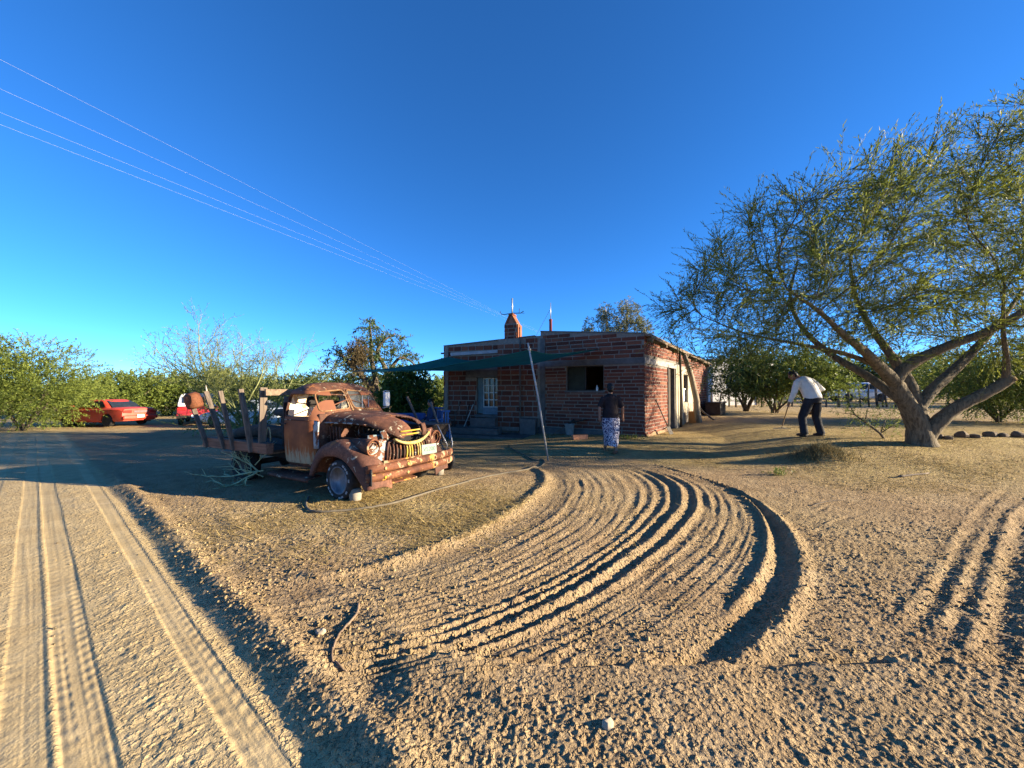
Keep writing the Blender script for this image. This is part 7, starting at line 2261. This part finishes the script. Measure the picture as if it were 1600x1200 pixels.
    # raked heap under the tree, litter of straw, pebbles and weeds
    def blades(name, X, Y, n_, L, Wd, mat, lab=None, kind='stuff', lift=.3, zoff=0.0):
        Z = base_h(X, Y) + detail_h(X, Y)[0] + zoff
        O = np.stack([X, Y, Z + .004], 1); a = rs.random(len(X)) * 6.283
        D = np.stack([np.cos(a), np.sin(a), np.abs(rs.normal(size=len(X))) * lift], 1); D = unit(D)
        Ls = L * rs.uniform(.4, 1.4, (len(X), 1)); side = unit(np.cross(D, np.array([0, 0, 1.0]))) * Wd * .5
        V = np.stack([O - side, O + side, O + D * Ls + side * .4, O + D * Ls - side * .4], 1).reshape(-1, 3)
        T = np.repeat(rs.random(len(X)), 4)
        return tag(quads_mesh(name, V, np.arange(len(V)).reshape(-1, 4), mat, None, False, {'tint': T}), lab, None, None, kind)
    hp = pg(1282, 716)
    n_ = 2600
    X = hp.x + rs.normal(size=n_) * .26; Yy = hp.y + rs.normal(size=n_) * .19
    r_ = np.exp(-(((X - hp.x) / .3) ** 2 + ((Yy - hp.y) / .22) ** 2))
    HM = m_leaf('grey_green_hay', (0.07, 0.065, 0.03), (0.33, 0.26, 0.12), .2, .8)
    o = blades('hay_heap', X, Yy, n_, .13, .008, HM, None, None, .8, rs.random(n_) * .10 * r_)
    tag(o, 'small heap of raked grey grass on the ground left of the big tree', 'heap'); o['kind'] = 'thing'
    # straw litter by zone
    def scatter(n, f):
        out = np.zeros((0, 2))
        while len(out) < n:
            u = rs.uniform(-.2, 1.8, 6000) * 1.0; yv = 1 / rs.uniform(1 / 14.0, 1 / 2.2, 6000)
            x = (rs.uniform(-100, 1750, 6000) - CX) / F_PX * yv
            d, _ = road_d(x, yv); s, _t = lookup(x, yv)
            st, so = ground_attrs(x, yv, d, s)
            k = rs.random(6000) < f(x, yv, st, d, s)
            out = np.concatenate([out, np.stack([x[k], yv[k]], 1)])
        return out[:n, 0], out[:n, 1]
    X, Yy = scatter(36000, lambda x, y, st, d, s: st ** 1.3 * np.clip(.45 + 1.1 * noise2(x * 1.1, y * 1.1), 0, 1) * (d < -.2))
    blades('straw_litter', X, Yy, 0, .095, .009, M['straw'], None, 'stuff', .15)
    X, Yy = scatter(2600, lambda x, y, st, d, s: .35 * (d < -.1) * np.clip(.3 + noise2(x * 2, y * 2), 0, 1))
    blades('twig_litter', X, Yy, 0, .06, .004, m_leaf('grey_twig_bits', (.10, .075, .05), (.5, .4, .28), 0.05, .9), None, 'stuff', .12)
    # pebbles and crumbs of soil
    X, Yy = scatter(6000, lambda x, y, st, d, s: np.clip(1.6 - y / 5, .05, 1) * np.where(d > 0, .02, np.where(np.abs(d + .25) < .3, 1.0, .5)) * np.clip(.35 + noise2(x * 2.3, y * 2.3), 0, 1))
    Z = base_h(X, Yy) + detail_h(X, Yy)[0]
    sz = .0045 * np.exp(rs.normal(size=len(X)) * .55) * np.clip(Yy / 2.6, .8, 1.3); sz = np.minimum(sz, .0105)
    cube = np.array([(-1, -1, -1), (1, -1, -1), (1, 1, -1), (-1, 1, -1), (-1, -1, 1), (1, -1, 1), (1, 1, 1), (-1, 1, 1)], float)
    cube[4:, :2] *= .62
    Rz = rs.random(len(X)) * 6.28; cs, sn = np.cos(Rz), np.sin(Rz)
    V = cube[None] * (sz[:, None] * rs.uniform(.6, 1.4, (len(X), 3)))[:, None, :]
    V = V + rs.normal(size=V.shape) * (sz * .22)[:, None, None]
    V = np.stack([V[..., 0] * cs[:, None] - V[..., 1] * sn[:, None], V[..., 0] * sn[:, None] + V[..., 1] * cs[:, None], V[..., 2]], -1)
    V = V + np.stack([X, Yy, Z + sz * .45], 1)[:, None]
    f = np.array([(3, 2, 1, 0), (4, 5, 6, 7), (0, 1, 5, 4), (1, 2, 6, 5), (2, 3, 7, 6), (3, 0, 4, 7)])
    F = (np.arange(len(X))[:, None, None] * 8 + f[None]).reshape(-1, 4)
    tag(quads_mesh('pebbles', V.reshape(-1, 3), F, M['ground'], None, False, {'straw': np.zeros(len(X) * 8), 'soil': np.repeat(rs.random(len(X)) * .6 - .2, 8), 'smooth': np.zeros(len(X) * 8)}), kind='stuff')
    # weeds at the house corner
    c = pg(985, 686); k = 45
    O = np.stack([rs.normal(size=k) * .22, rs.normal(size=k) * .07, np.zeros(k)], 1)
    r = empty('weeds', c, 0, 'low green weeds growing at the foot of the house corner', 'plant')
    leaves_obj('foliage', [sprays(rs, O, rs.normal(size=(k, 3)) * .6 + np.array([0, 0, .9]), np.full(k, .14), 6, .05, .02, .1, .8, .003)], LEAF_MESQ, r)
    c = pg(1218, 742); k = 30
    O = np.stack([rs.normal(size=k) * .10, rs.normal(size=k) * .06, np.zeros(k)], 1)
    r = empty('weeds', c, 0, 'small sparse weed on the straw just beyond the outer rut', 'plant')
    leaves_obj('foliage', [sprays(rs, O, rs.normal(size=(k, 3)) * .6 + np.array([0, 0, .9]), np.full(k, .15), 6, .04, .014, .1, .8, .003)], LEAF_MESQ, r)
yard()
